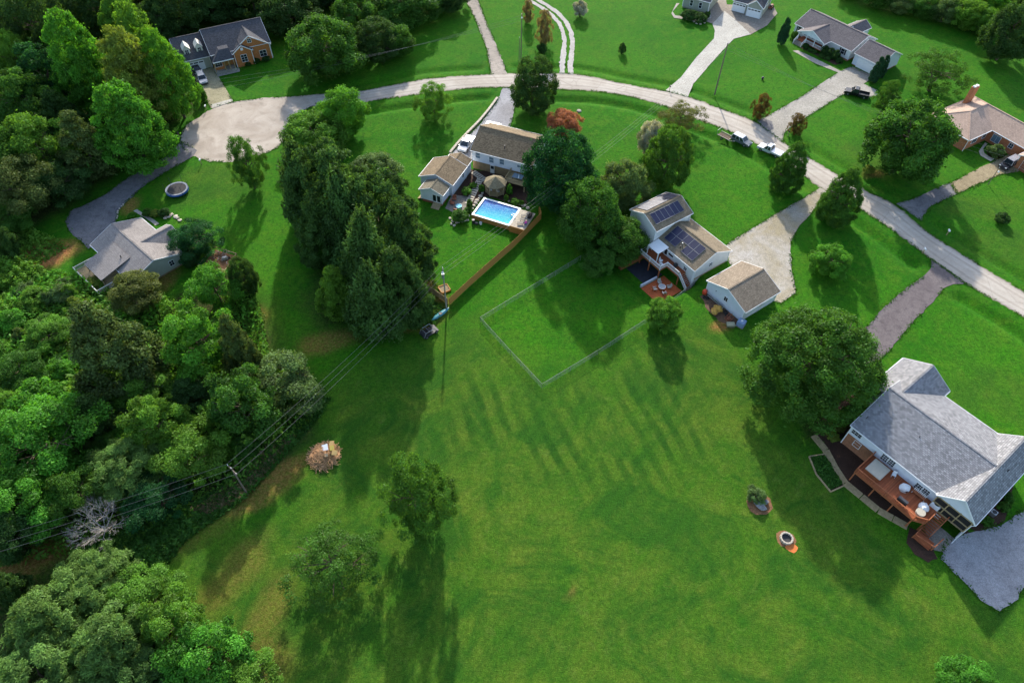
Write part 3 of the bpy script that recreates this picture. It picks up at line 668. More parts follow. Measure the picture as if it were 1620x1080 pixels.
T = [
 # --- single trees
 (1299,560,204,188,'big','mid','huge round dark green tree between the white garage and the grey roofed house','tree',None),
 (1051,495,52,54,'dense2','bright','round bright green small tree at the chain link fence below the red patio','tree',None),
 (1335,308,66,92,'dense','mid','upright dark green tree on the lower corner of the gravel driveway mouth','tree',None),
 (1252,262,56,90,'dense','mid','upright dark green tree just below the parked white pickup','tree',None),
 (1316,409,64,56,'round2','vivid','small bright green tree alone on the lawn right of the gravel driveway','tree',None),
 (1446,210,132,128,'round2','mid','large spreading tree in front of the tan roofed brick house','tree',None),
 (1486,112,94,62,'airy','mid','thin open tree with forked bare stems on the lawn at upper right','tree',None),
 (1405,152,36,46,'airy2','mid','small thin leaning tree below the black pickup','tree',None),
 (1606,42,76,92,'round2','dark','dark round tree cut by the right edge near the top','tree',None),
 (887,269,110,124,'dense2','teal','dense dark green tree touching the right end of the brown roofed pool house','tree',None),
 (933,338,92,104,'round','mid','full green tree below the dense dark one, left of the solar roofed house','tree',None),
 (990,286,82,80,'round2','grey','pale grey green tree above the solar roofed house','tree',None),
 (1058,248,70,98,'dense2','mid','green upright tree above the solar roofed house','tree',None),
 (984,364,86,78,'round2','mid','green tree overhanging the left end of the solar roofed house','tree',None),
 (946,416,52,46,'lumpy','mid','low green tree left of the sunken red patio','tree',None),
 (892,195,56,34,'lumpy','copper','copper leaved round bush behind the pool house roof','bush',None),
 (1032,219,40,52,'lumpy','white','white blossoming bush right of the copper bush','bush',None),
 (845,134,68,86,'dense2','dark','dark evergreen tree at the inner bend of the road','tree',None),
 (686,160,56,56,'airy2','bright','thin light green tree on the lawn above the pool house','tree',None),
 (389,256,54,78,'airy2','mid','small leafy tree at the lower edge of the cul de sac','tree',None),
 (497,207,104,68,'round2','bright','bright green broad tree above the pine row beside the lawn','tree',None),
 (541,178,72,74,'lumpy','vivid','bright green tree highest of those above the pine row','tree',None),
 (592,268,82,56,'round2','grey','grey green round tree right of the pine row','tree',None),
 (304,379,80,62,'airy2','teal','spreading small tree over the right gable of the grey roofed house','tree',None),
 (216,462,78,60,'lumpy','olive','yellow olive bushy tree below the grey roofed house','tree',None),
 (340,456,74,72,'rough','vivid','bright green bushy tree left of the small dark shrub','tree',None),
 (384,438,42,62,'round','dark','small dark upright shrub right of the bright bushy tree','bush',None),
 (309,538,104,130,'rough2','vivid','bright green tall tree in the middle of the left slope','tree',None),
 (374,545,66,110,'cone','cedar','dull green cedar hugging the right side of the bright tall tree','tree',None),
 (166,545,150,170,'cone','cedar','big dark olive cedar on the overgrown left slope','tree',None),
 (658,782,110,126,'airy2','mid','dark open crowned tree standing alone in the mown field','tree',None),
 (526,888,138,122,'airy','mid','thin pale crowned tree left of the lone dark field tree','tree',None),
 (1535,1085,92,54,'round','vivid','bright green tree top cut by the bottom edge at right','tree',None),
 (918,13,22,22,'shrub','white','small pale blossoming tree on the lawn right of the gravel lane','tree',None),
 (1242,48,17,48,'spike','thuja','narrow dark arborvitae at the left end of the white ranch house','arborvitae',None),
 (1389,109,17,42,'spike','thuja','narrow dark arborvitae left of the twin one by the garage door','arborvitae',None),
 (1399,104,15,40,'spike','thuja','narrow dark arborvitae right of the twin one by the garage door','arborvitae',None),
 # --- pine row
 (478,290,96,126,'pine2','pine','dark pine furthest up and left in the pine row','pine tree',None),
 (520,300,112,150,'soft2','pine','dark pine second from the top of the pine row','pine tree',None),
 (548,345,112,160,'pine2','pine','dark pine on the left side in the middle of the pine row','pine tree',None),
 (598,340,116,140,'soft2','pine','dark pine on the upper right side of the pine row','pine tree',None),
 (638,385,104,140,'soft','pine','dark pine on the right side of the pine row next to the cut lawn','pine tree',None),
 (585,408,116,150,'pine2','pine','dark pine in the heart of the pine row','pine tree',None),
 (628,448,100,130,'soft','pine','dark pine at the right foot of the pine row above the fence end','pine tree',None),
 (592,474,108,126,'pine2','pine','dark pine at the lowest end of the pine row','pine tree',None),
 (508,360,86,120,'soft','pine','dark pine at the left foot of the pine row','pine tree',None),
 (531,458,74,90,'cone','bright','bright green pointed evergreen at the lower left end of the pine row','tree',None),
 # --- upper left wood: bright front trees
 (121,92,92,150,'tall','vivid','tall bright green poplar with a pointed top left in the upper wood','poplar',None),
 (192,28,72,96,'tall','bright','bright green poplar top at the upper edge of the wood','poplar',None),
 (222,74,88,140,'tall','bright','tall bright poplar just left of the charcoal roofed brick house','poplar',None),
 (262,112,78,132,'tall','vivid','tall bright poplar touching the garage of the brick house','poplar',None),
 (208,116,104,150,'tall','lime','tall yellow green poplar in front of the other poplars','poplar',None),
 (202,194,112,140,'tall','vivid','bright green full tree beside the lower left of the cul de sac','tree',None),
 (140,125,60,90,'tall','vivid','narrow bright tree between the tall poplars','poplar',None),
 # --- trees left of them
 (22,92,56,80,'round','bright','light green crown at the left edge high in the wood','tree',None),
 (62,36,92,110,'round','dark','broad dark crown near the top left corner','tree',None),
 (20,20,70,80,'round2','dark','dark crown in the very top left corner','tree',None),
 (75,120,86,100,'rough2','teal','deep green crown left of the tall pointed poplar','tree',None),
 (35,160,88,92,'rough2','mid','mid green crown on the left edge below the light one','tree',None),
 (95,182,80,86,'cone','dark','dark crown below the tall pointed poplar','tree',None),
 (130,225,96,110,'cone','cedar','dull brown green cedar in the middle of the upper wood','cedar',None),
 (60,232,96,96,'rough','bright','bright crown left of the brown green cedar','tree',None),
 (15,248,70,90,'round','mid','mid green crown cut by the left edge above the driveway','tree',None),
 (30,296,90,84,'rough','cedar','olive dark cedar at the left edge above the dirt patch','cedar',None),
 (92,290,84,64,'rough','dark','dark rounded crown left of the dark driveway','tree',None),
 (22,340,60,48,'rough','mid','low mid green crown just above the dirt patch','tree',None),
 (6,385,36,50,'lumpy','dark','low dark crown at the left edge level with the grey roof','tree',None),
 # --- overgrown slope and lower left wood
 (52,470,42,30,'shrub','bright','bright bush on the overgrown slope below the dirt patch','bush',None),
 (100,462,38,26,'shrub','grey','pale bush on the overgrown slope right of the bright one','bush',None),
 (18,505,44,34,'shrub','vivid','vivid bush at the left edge of the overgrown slope','bush',None),
 (74,530,64,48,'rough','bright','bright bushy tree on the slope left of the big olive cedar','tree',None),
 (28,585,74,60,'rough','mid','mid green bushy tree at the left edge below the vivid bush','tree',None),
 (100,585,48,40,'shrub','vivid','vivid bush left of the foot of the olive cedar','bush',None),
 (62,622,60,54,'shrub','vivid','round vivid bush below the bushy trees of the slope','bush',None),
 (12,648,56,60,'rough','bright','bright bushy tree cut by the left edge in the lower wood','tree',None),
 (214,614,84,66,'rough2','bright','bright bushy crown right of the olive cedar foot','tree',None),
 (452,606,108,96,'rough2','grey','grey green broad crown at the right tip of the lower wood','tree',None),
 (382,638,104,116,'rough2','mid','green rounded crown left of the right tip of the lower wood','tree',None),
 (300,620,90,80,'cone','dark','dark crown in the hollow below the tall bright tree','tree',None),
 (243,668,84,100,'rough2','bright','bright upright crown in the middle of the lower wood','tree',None),
 (306,716,98,88,'rough','bright','bright crown above the wires near the field edge','tree',None),
 (70,694,136,124,'rough','vivid','large vivid crown at the left of the lower wood','tree',None),
 (150,655,86,90,'cone','dark','dark crown behind the large vivid one','tree',None),
 (196,742,112,88,'soft2','pineg','feathery grey green pine in the lower wood','pine tree',None),
 (42,790,112,104,'rough2','vivid','vivid crown lowest at the left edge above the wires','tree',None),
 (118,780,74,78,'rough','mid','mid green crown left of the bare grey tree','tree',None),
 (248,790,84,66,'rough','teal','deep green crown right of the bare grey tree','tree',None),
 (15,850,80,80,'lumpy','dark','dark crown at the left edge under the wires','tree',None),
 (30,700,70,80,'cone','mid','mid green pointed crown at the far left of the lower wood','tree',None),
 # --- near left corner
 (70,975,128,120,'soft','pineg','feathery grey green pine at the left of the near corner','pine tree',None),
 (140,925,120,100,'soft2','pineg','feathery pine at the top of the near left corner','pine tree',None),
 (178,1010,136,128,'soft','pineg','feathery pine in the middle of the near left corner','pine tree',None),
 (60,1065,136,110,'soft2','pineg','feathery pine in the very bottom left corner','pine tree',None),
 (225,950,96,84,'rough','bright','bright leafy crown on the upper right of the near corner','tree',None),
 (275,985,96,96,'rough2','bright','bright leafy crown in the middle of the near corner edge','tree',None),
 (318,1035,120,116,'rough2','vivid','vivid full crown at the right of the near corner','tree',None),
 (390,1075,90,70,'rough','bright','bright low crown at the bottom edge furthest right of the near corner','tree',None),
 (230,1075,110,90,'soft2','pine','darker pine at the bottom edge of the near corner','pine tree',None),
 (5,930,70,80,'cone','dark','dark crown at the left edge between the wires and the near corner','tree',None),
 # --- behind the brick house
 (510,68,118,100,'round2','mid','broad green tree right of the brick house','tree',None),
 (455,10,90,70,'round2','dark','dark tree top behind the right end of the brick house','tree',None),
 (395,-12,90,70,'round','dark','dark tree behind the right half of the brick house ridge',None,Bk),
 (330,-6,90,70,'round2','dark','dark tree behind the left end of the main brick house ridge',None,Bk),
 (275,8,80,80,'round','dark','dark tree behind the garage roof with the dormers',None,Bk),
 (245,30,60,70,'round2','dark','dark tree between the poplars and the dormer garage',None,Bk),
 (360,-40,120,70,'round','dark','dark tree at the top edge deeper in the wood behind the brick house',None,Bk),
 (480,-40,120,70,'round2','dark','dark tree at the top edge deeper in the wood behind the brick house',None,Bk),
 (560,20,76,70,'round2','mid','mid green tree left of the shaded lawn at the top','tree',None),
 (596,62,70,62,'round','dark','dark tree at the left of the shaded lawn at the top','tree',None),
 (628,64,50,46,'lumpy','mid','low green tree at the corner of the shaded lawn','tree',None),
 (640,-2,104,56,'round2','mid','tree with a bare trunk on the shaded lawn at the top edge','tree',None),
 (700,-16,80,44,'round2','dark','dark tree top left of the top driveway','tree',None),
 (560,-40,110,60,'round','dark','dark tree at the top edge left of the shaded lawn','tree',None),
 (150,8,90,90,'round','dark','dark crown at the top edge between the bright poplars','tree',None),
 (108,-18,90,80,'round2','dark','dark crown at the top edge left of the bright poplar top','tree',None),
 (235,-22,90,80,'round','dark','dark tree at the top edge deeper in the wood behind the brick house',None,Bk),
 (175,-40,110,80,'round2','dark','dark tree at the top edge deeper in the wood behind the brick house',None,Bk),
 (300,-45,110,80,'round2','dark','dark tree at the top edge deeper in the wood behind the brick house',None,Bk),
 # --- ornamentals
 (861,44,26,52,'airy2','tan','tall brownish ornamental shrub beside the gravel lane','shrub',None),
 (835,18,18,34,'airy2','tan','smaller brownish shrub above the tall ornamental one','shrub',None),
 (857,77,14,16,'shrub','dark','small dark bush at the foot of the tall ornamental shrub','bush',None),
 (985,77,12,16,'shrub','dark','tiny dark bush alone on the lawn beside the far house drive','bush',None),
 (1205,168,28,38,'airy2','red','reddish green shrub on the upper corner of the ranch driveway','shrub',None),
 (1262,196,26,32,'airy2','red','reddish shrub on the lower corner of the ranch driveway','shrub',None),
 (1587,345,22,18,'shrub','dark','small dark bush on the lawn at the right edge','bush',None),
 (1078,186,70,44,'airy','olive','thin twiggy shrub at the lower edge of the road above the white blossoms','shrub',None),
]
def tree_all():
    for (px, py, w, h, shp, c, lab, cat, grp) in T:
        cat = cat or 'tree'; nm = cat.replace(' ', '_')
        clear = .05 if cat in ('bush', 'shrub', 'arborvitae') or shp in ('pine2', 'pine', 'cone', 'soft', 'soft2', 'dense', 'dense2') else .18
        tree(px, py, w, h, shp, c, lab, nm, cat, grp, clear)
tree_all()
CN = {'mid': 'mid green', 'bright': 'bright green', 'vivid': 'vivid green', 'grey': 'grey green', 'lime': 'yellow green', 'dark': 'dark green', 'cedar': 'olive green'}
SB = 'bushes of the overgrown slope'
rsb = random.Random(31)
for k in range(34):
    px, py = rsb.uniform(0, 150), rsb.uniform(425, 600)
    if px > 100 and py < 445: continue
    tree(px, py, rsb.uniform(16, 36), rsb.uniform(14, 26), 'shrub', kc := rsb.choice(['mid', 'bright', 'vivid', 'grey', 'lime']), 'small '+CN[kc]+' bush in the scrub on the open left slope', 'bush', 'bush', SB, .0)
SC2 = 'saplings between the crowns of the lower left wood'
for k in range(30):
    px, py = rsb.uniform(0, 430), rsb.uniform(590, 860)
    if py > 870-.42*px or (px > 330 and py < 600): continue
    tree(px, py, rsb.uniform(26, 50), rsb.uniform(26, 46), rsb.choice(['rough', 'rough2', 'cone']), kc := rsb.choice(['mid', 'bright', 'dark', 'cedar', 'vivid']), 'slender '+CN[kc]+' young tree between the larger crowns of the lower left wood', 'sapling', 'tree', SC2, .1)
# hedge row along the top right field edge: separate crowns
HG = 'trees of the hedge row at the top right'
for i, (px, py, w, h, shp, c) in enumerate([(1392,-8,50,36,'lumpy','mid'),(1428,2,46,34,'lumpy','grey'),(1462,8,48,36,'lumpy','mid'),(1498,14,50,40,'lumpy','grey'),(1532,22,50,44,'lumpy','bright'),(1450,-22,60,40,'round2','mid'),(1510,-14,60,44,'round2','grey'),(1566,-2,60,60,'round2','vivid'),(1350,-22,50,34,'lumpy','grey'),(1560,34,40,40,'lumpy','bright'),(1640,5,60,70,'round2','dark'),(1600,-30,70,60,'round2','mid')]):
    lab = ['mid green bushy tree second from left in the top right hedge row', 'grey green bushy tree third from left in the top right hedge row', 'mid green bushy tree right in the middle of the top right hedge row', 'grey green bushy tree right of the middle of the top right hedge row', 'bright bushy tree near the lower right end of the hedge row', 'mid green tree behind the left half of the top right hedge row', 'grey green tree behind the right half of the top right hedge row', 'yellow green tall tree left of the dark tree in the top right corner', 'grey green bushy tree leftmost in the top right hedge row', 'bright bushy tree lowest in the top right hedge row against the dark tree', 'dark tree beyond the right edge behind the top right corner', 'mid green tree above the dark tree in the top right corner'][i]
    tree(px, py, w, h, shp, c, lab, 'tree', 'tree', HG, .08)
# further wood behind, beyond the top edge (reads as one mass)
def wood_mass():
    rs = np.random.default_rng(8); C, N, T_ = [], [], []
    for k in range(230):
        x = rs.uniform(-330, -8); y = rs.uniform(214, 330)
        if k > 170: x = rs.uniform(-330, -155); y = rs.uniform(60, 215)
        r = rs.uniform(4, 7); hh = rs.uniform(9, 17); n = 260
        d = sph(rs, n); d[:, 2] = np.abs(d[:, 2]); C.append(np.array([x, y, hh*.45])+d*np.array([r, r, hh*.6])*rs.uniform(.8, 1.05, (n, 1))); N.append(d+rs.normal(size=(n, 3))*.5); T_.append(rs.normal(.5, .15)+rs.normal(size=n)*.15)
    C = np.concatenate(C); n = len(C)
    me = quads_mesh('distant_wood', C, np.concatenate(N), rs.uniform(.7, 1.5, n), rs.uniform(.9, 1.3, n), np.concatenate(T_), LM['dark'], rs)
    tag(link('distant_wood', me), 'dark dense wood along the upper left edge of the picture', 'wood', kind='stuff')
wood_mass()
# undergrowth: shrubs, weeds and vines as one mass each
def cover(name, polys, n, hmax, size, colr, label, cat, seed, lump=2.2):
    rs = np.random.default_rng(seed); C = []
    for poly, share in polys:
        w = np.array([(q.x, q.y) for q in wl(poly)]); lo, hi = w.min(0), w.max(0); need = int(n*share); got = 0
        while got < need:
            q = rs.uniform(lo, hi, (need*2, 2)); q = q[inside(q[:, 0], q[:, 1], w)][:need-got]; got += len(q); C.append(q)
    q = np.concatenate(C); n = len(q)
    bump = np.clip(.5+.32*wob(q[:, 0], q[:, 1], 1.7/lump)+.3*np.sin(q[:, 0]*2.6+q[:, 1]*1.1)*np.sin(q[:, 1]*2.3), .06, 1.5)
    z = bump*hmax*rs.random(n)**.5
    N = np.stack([rs.normal(size=n)*.7, rs.normal(size=n)*.7, .5+rs.random(n)], 1)
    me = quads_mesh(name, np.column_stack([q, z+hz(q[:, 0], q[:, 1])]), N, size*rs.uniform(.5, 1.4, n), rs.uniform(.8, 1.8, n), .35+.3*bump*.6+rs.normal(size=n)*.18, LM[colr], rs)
    return tag(link(name, me), label, cat, kind='stuff')
slope = [(-60,430),(40,420),(110,435),(150,450),(250,470),(330,500),(400,440),(420,520),(430,580),(300,660),(-60,900),(-120,600)]
cover('undergrowth', [(slope, .75), ([(-40,330),(60,370),(110,390),(30,440),(-40,440)], .1), ([(200,640),(420,640),(500,660),(380,770),(200,860),(0,900),(0,800)], .15)], 60000, 1.8, .22, 'bright', 'tangled green undergrowth covering the left slope between the trees', 'undergrowth', 5)
cover('undergrowth', [(slope, 1.0)], 14000, 2.2, .24, 'vivid', 'scattered bright green saplings and vines on the left slope', 'undergrowth', 6, 3.5)
cover('undergrowth', [([(-60,-20),(240,-20),(270,90),(270,170),(200,270),(110,320),(-60,330)], 1.0)], 30000, 4.5, .34, 'mid', 'leafy understorey filling the gaps of the upper left wood', 'undergrowth', 21, 4.0)
cover('undergrowth', [([(-40,600),(200,600),(430,590),(500,625),(440,690),(340,755),(200,800),(-40,860)], 1.0)], 32000, 3.6, .30, 'bright', 'leafy understorey filling the gaps of the lower left wood', 'undergrowth', 22, 4.0)
cover('brush_strip', [([(525,628),(505,660),(480,690),(430,745),(390,790),(330,830),(290,860),(262,900),(240,935),(180,910),(120,880),(150,850),(260,820),(340,775),(420,715),(470,668),(500,630)], 1.0)], 15000, 1.0, .2, 'mid', 'low green brush strip along the field edge under the wires', 'brush', 7)
cover('dry_brush', [([(470,690),(425,745),(385,790),(330,812),(300,808),(350,775),(430,705)], 1.0)], 5000, .9, .2, 'tan', 'tan dry brush around the utility pole at the field edge', 'brush', 9)
cover('brush', [([(655,452),(705,490),(690,515),(660,520),(600,525),(610,500),(640,480)], 1.0)], 3500, .8, .16, 'mid', 'low green weeds under the end of the wooden fence', 'weeds', 10)
cover('weeds', [([(400,480),(420,500),(415,540),(440,580),(425,575),(400,540),(385,505)], 1.0)], 2500, .5, .16, 'lime', 'yellow green weed line along the mown edge on the left', 'weeds', 12)
# ragged grass along the edges of the road and the drives
def fringe():
    rs = np.random.default_rng(41); Q = []
    for o in ([rup], [rlo], [cul+cul[:1]], *[[wl(v_[2])+wl(v_[2])[:1]] for k_, v_ in DRIVES.items()]):
        o = o[0]
        for a, b2 in zip(o[:-1], o[1:]):
            n = int((b2-a).length*16)
            if n < 1: continue
            t = rs.random(n)[:, None]; p = np.array([a.x, a.y])*(1-t)+np.array([b2.x, b2.y])*t; Q.append(p+rs.normal(size=(n, 2))*.22)
    q = np.concatenate(Q); bad = inside(q[:, 0], q[:, 1], [(v_.x, v_.y) for v_ in road_poly]); din = seg_dist(q[:, 0], q[:, 1], rup); dl2 = seg_dist(q[:, 0], q[:, 1], rlo)
    q = q[~(bad & (din > .35) & (dl2 > .35))]; q = q[wob(q[:, 0], q[:, 1], .9) > -.9]; n = len(q)
    me = quads_mesh('grass_fringe', np.column_stack([q, np.full(n, .10)]), rs.normal(size=(n, 3))*.5+np.array([0, 0, .8]), rs.uniform(.07, .15, n), rs.uniform(1, 1.8, n), rs.random(n), leafm('verge_grass', (.045, .135, .010), .5), rs)
    tag(link('grass_fringe', me), 'ragged grass growing over the edges of the road and driveways', 'grass', kind='stuff')
fringe()
# bare dead tree
def dead():
    q = P(168, 838); t = thing('dead_tree', 'bare pale grey dead tree leaning over the wires at lower left', 'tree', q); rs = random.Random(4); mb = MB()
    def br(p, d, l, r, k):
        e = p+d*l; mb.tube(p, e, r, r*.62, 5, False)
        if k == 0: return
        for i in range(3 if k > 1 else 4):
            nd = (d+Vector((rs.uniform(-.75, .75), rs.uniform(-.75, .75), rs.uniform(-.25, .5)))).normalized(); br(e if i else p.lerp(e, .7), nd, l*rs.uniform(.6, .85), r*.6, k-1)
    for i in range(7):
        a = 2*PI*i/7; br(Vector((0, 0, .2)), Vector((math.cos(a)*.75, math.sin(a)*.75, .7)).normalized(), 1.75, .07, 5)
    mb.build('branches', X['deadwood'], t)
    m2 = MB(); m2.tube((0, 0, -.2), (0, 0, 1.1), .28, .16, 8); m2.build('trunk', X['deadwood'], t)
dead()
# ------------------------------------------------------------------ houses
class Block:
    """gabled block inside a house: x along the ridge, y across"""
    def __init__(s, root, x, y, ang, L, W, ze, zr, wall, roof, zb=0.0, oh=.4, ox=.35, th=.15, fnd=None, fh=.5, trim=True, wallname='wall'):
        s.root = root; s.x, s.y, s.a = x, y, ang; s.L, s.W, s.ze, s.zr, s.oh, s.ox = L, W, ze, zr, oh, ox
        s.loc = (x, y, 0); pit = (zr-ze)/(W/2); t = th
        mb = MB().xprism([(-W/2, ze), (0, zr), (W/2, ze), (W/2, ze-t), (0, zr-t), (-W/2, ze-t)], -L/2, L/2)
        s.roof = mb.build('roof', roof, root, s.loc, ang)
        mb = MB()
        for sg in (-1, 1): mb.bar((-L/2, sg*.06, zr+.015), (L/2, sg*.06, zr+.015), .16, .03)
        mb.build('ridge_cap', roof, s.roof)
        wy = W/2-oh; we = ze+oh*pit-t-.01; wr = zr-t-.01
        if wall:
            b0 = zb+fh if fnd else zb
            MB().xprism([(-wy, b0), (-wy, we), (0, wr), (wy, we), (wy, b0)], -(L/2-ox), L/2-ox).build(wallname, wall, root, s.loc, ang)
            if fnd: MB().box(-(L/2-ox)+.03, L/2-ox-.03, -wy+.03, wy-.03, zb-.1, b0).build('foundation', fnd, root, s.loc, ang)
            if trim:
                for sx in (-1, 1):
                    for sy in (-1, 1):
                        cx, cy = sx*(L/2-ox), sy*wy
                        MB().box(cx-.07+.03*sx, cx+.07+.03*sx, cy-.07+.03*sy, cy+.07+.03*sy, b0, we-.05).build('corner_board', X['white'], root, s.loc, ang)
        if trim:
            for sx in (-1, 1):
                mb = MB(); x0 = sx*(L/2+.012)
                for sy in (-1, 1): mb.bar((x0, sy*(W/2), ze-.1), (x0, 0, zr-.1), .05, .2)
                mb.build('rake_board', X['white'], root, s.loc, ang)
            for sy in (-1, 1):
                mb = MB(); mb.box(-L/2+.02, L/2-.02, sy*(W/2+.05)-.055, sy*(W/2+.05)+.055, ze-.16, ze-.04); mb.build('gutter', X['white'], root, s.loc, ang)
        s.wy, s.wx, s.we = wy, L/2-ox, we
        s.M = Matrix.Translation(root.location) @ Matrix.Rotation(root.rotation_euler.z, 4, 'Z') @ Matrix.Translation((x, y, 0)) @ Matrix.Rotation(ang, 4, 'Z')
    def side(s, side):
        ax = 1 if side[0] == 'y' else 0; sg = -1 if side[1] == '-' else 1
        return ax, sg, sg*(s.wy if ax else s.wx)
    def hit(s, side, px, py):
        ax, sg, d = s.side(side); Mi = s.M.inverted(); o = Mi @ Vector((0, 0, CH)); r = Mi.to_3x3() @ ray(px, py)
        t = (d-o[ax])/r[ax]; q = o+r*t; return (q[1-ax], q.z)
    def item(s, name, side, t, z, fn):
        """fn(parent_loc, rz) builds in a frame with local x along the wall, -y outwards, z up"""
        ax, sg, d = s.side(side)
        if ax: lx, ly, r = t, d, (0 if sg < 0 else PI)
        else: lx, ly, r = d, t, (PI/2 if sg > 0 else -PI/2)
        ca, sa = math.cos(s.a), math.sin(s.a)
        return fn((s.x+lx*ca-ly*sa, s.y+lx*sa+ly*ca, z), s.a+r)
    def win(s, side, t, z, w, h, mx=1, my=1, name='window', pane='glass', frame='white', shut=None):
        def f(loc, rz):
            mb = MB(); e = .07
            mb.box(-w/2-e, w/2+e, -.07, -.004, -h/2-e, -h/2); mb.box(-w/2-e, w/2+e, -.07, -.004, h/2, h/2+e)
            mb.box(-w/2-e, -w/2, -.07, -.004, -h/2, h/2); mb.box(w/2, w/2+e, -.07, -.004, -h/2, h/2)
            for i in range(mx): q = -w/2+w*(i+1)/(mx+1); mb.box(q-.02, q+.02, -.055, -.03, -h/2, h/2)
            for i in range(my): q = -h/2+h*(i+1)/(my+1); mb.box(-w/2, w/2, -.052, -.032, q-.02, q+.02)
            o = mb.build(name, X[frame], s.root, loc, rz)
            MB().box(-w/2, w/2, -.03, -.006, -h/2, h/2).build('pane', X[pane], o)
            if shut:
                for sg in (-1, 1): MB().box(sg*(w/2+.28)-.18, sg*(w/2+.28)+.18, -.06, -.005, -h/2-.05, h/2+.05).build('shutter', X[shut], o)
            return o
        return s.item(name, side, t, z, f)
    def winpx(s, side, px, py, w, h, **k):
        t, z = s.hit(side, px, py); return s.win(side, t, z, w, h, **k)
    def door(s, side, t, z0, w, h, mat='white', name='door', glass=None, cols=1):
        def f(loc, rz):
            mb = MB().box(-w/2, w/2, -.06, -.004, 0, h)
            o = mb.build(name, X[mat], s.root, loc, rz)
            for i in range(cols):
                c = -w/2+w*(i+.5)/cols; q = w/cols/2-.12
                if glass: MB().box(c-q, c+q, -.08, -.062, h*.12 if glass == 'full' else h*.55, h*.92).build('pane', X['glass'], o)
            MB().box(w/2-.16, w/2-.08, -.13, -.062, .95, 1.05).build('handle', X['metal'], o)
            return o
        return s.item(name, side, t, z0, f)
    def garage(s, side, t, z0, w, h, mat='white', lites=False):
        def f(loc, rz):
            o = MB().box(-w/2-.08, w/2+.08, -.05, -.004, 0, h+.08).build('garage_door', X['white'], s.root, loc, rz)
            for i in range(4):
                z = h*i/4
                MB().box(-w/2, w/2, -.09, -.052, z+.025, z+h/4-.02).build('panel', X[mat], o)
            if lites:
                for i in range(4):
                    x = -w/2+w*(i+.5)/4; MB().box(x-w/10, x+w/10, -.105, -.092, h*.80, h*.93).build('pane', X['glass'], o)
            return o
        return s.item('garage_door', side, t, z0, f)
def wroot(name, label, cx, cy, adeg): return thing(name, label, 'house', (cx, cy, 0), RAD(adeg))
def rel(root, x, y):
    a = root.rotation_euler.z; dx, dy = x-root.location.x, y-root.location.y
    return (dx*math.cos(a)+dy*math.sin(a), -dx*math.sin(a)+dy*math.cos(a))
def relp(root, px, py, z): q = PF(px, py, z); return rel(root, q.x, q.y)
def vent(root, x, y, z, h=.5, r=.07, mat='dark'): MB().tube((x, y, z-.2), (x, y, z+h), r, r, 8).build('vent_pipe', X[mat], root)
def rail(root, pts, mat, z0, h=1.0, balu=.14, name='railing', posts=True):
    """railing along pts (root frame), floor at z0: rails, posts, balusters as one part"""
    mb = MB()
    for a, b2 in zip(pts[:-1], pts[1:]):
        za = a[2] if len(a) > 2 else z0; zb_ = b2[2] if len(b2) > 2 else z0
        A, B = Vector((a[0], a[1], za)), Vector((b2[0], b2[1], zb_)); l = (B-A).length
        mb.bar(A+Vector((0, 0, h)), B+Vector((0, 0, h)), .12, .05); mb.bar(A+Vector((0, 0, .12)), B+Vector((0, 0, .12)), .05, .07)
        n = max(1, int(l/balu))
        for i in range(1, n): q = A.lerp(B, i/n); mb.bar(q+Vector((0, 0, .1)), q+Vector((0, 0, h)), .04)
    o = mb.build(name, mat, root)
    if posts:
        for a in pts: 
            za = a[2] if len(a) > 2 else z0
            MB().box(a[0]-.06, a[0]+.06, a[1]-.06, a[1]+.06, za-.1, za+h+.1).build('post', mat, o)
    return o

# ---- A: grey roofed house with the red deck (right)
A = wroot('house', 'large white and brick house with grey shingle roofs and a long red deck', 60.39, 54.48, -51.7)
Am = Block(A, 1.35, 0, 0, 16.4, 15.9, 4.91, 7.62, X['siding'], X['rA'], ox=.3, trim=True)
Aw = Block(A, 9.85, -.3, PI/2, 16.1, 5.6, 5.02, 7.70, X['siding'], X['rA'], zb=4.75, ox=.2)
A2 = Block(A, -5.25, 4.9, PI/2, 9.2, 8.0, 4.93, 7.25, X['siding'], X['rA'])
MB().box(-6.62, -2.25, -7.585, -7.4, 0, 2.75).build('brick_wall', X['brick2'], A)
MB().box(-6.55, 7.1, -7.58, -7.4, -.05, 2.4).build('basement_wall', X['brick2'], A)
MB().box(7.3, 12.3, -6.0, 7.2, 0, 2.52).build('lower_wall', X['brick2'], A)
MB().box(7.28, 12.32, -7.6, 7.22, 2.52, 4.95).build('upper_wall', X['siding'], A)
for px, py in [(1355.5,686)]: Am.winpx('y-', px, py, 1.5, .8, mx=2, my=1)
for px, py in [(1400,724),(1410,731.5),(1453.5,770),(1464,777.5)]: Am.winpx('y-', px, py, 1.0, 1.25, mx=2, my=2)
Am.win('y-', -6.0, 1.9, 1.0, 1.2, mx=0, my=1, pane='glassb')
for (px, py, z) in [(1371,661.5,5.7),(1453,692.5,6.2),(1594,745,6.6)]:
    x, y = relp(A, px, py, z); vent(A, x, y, z)
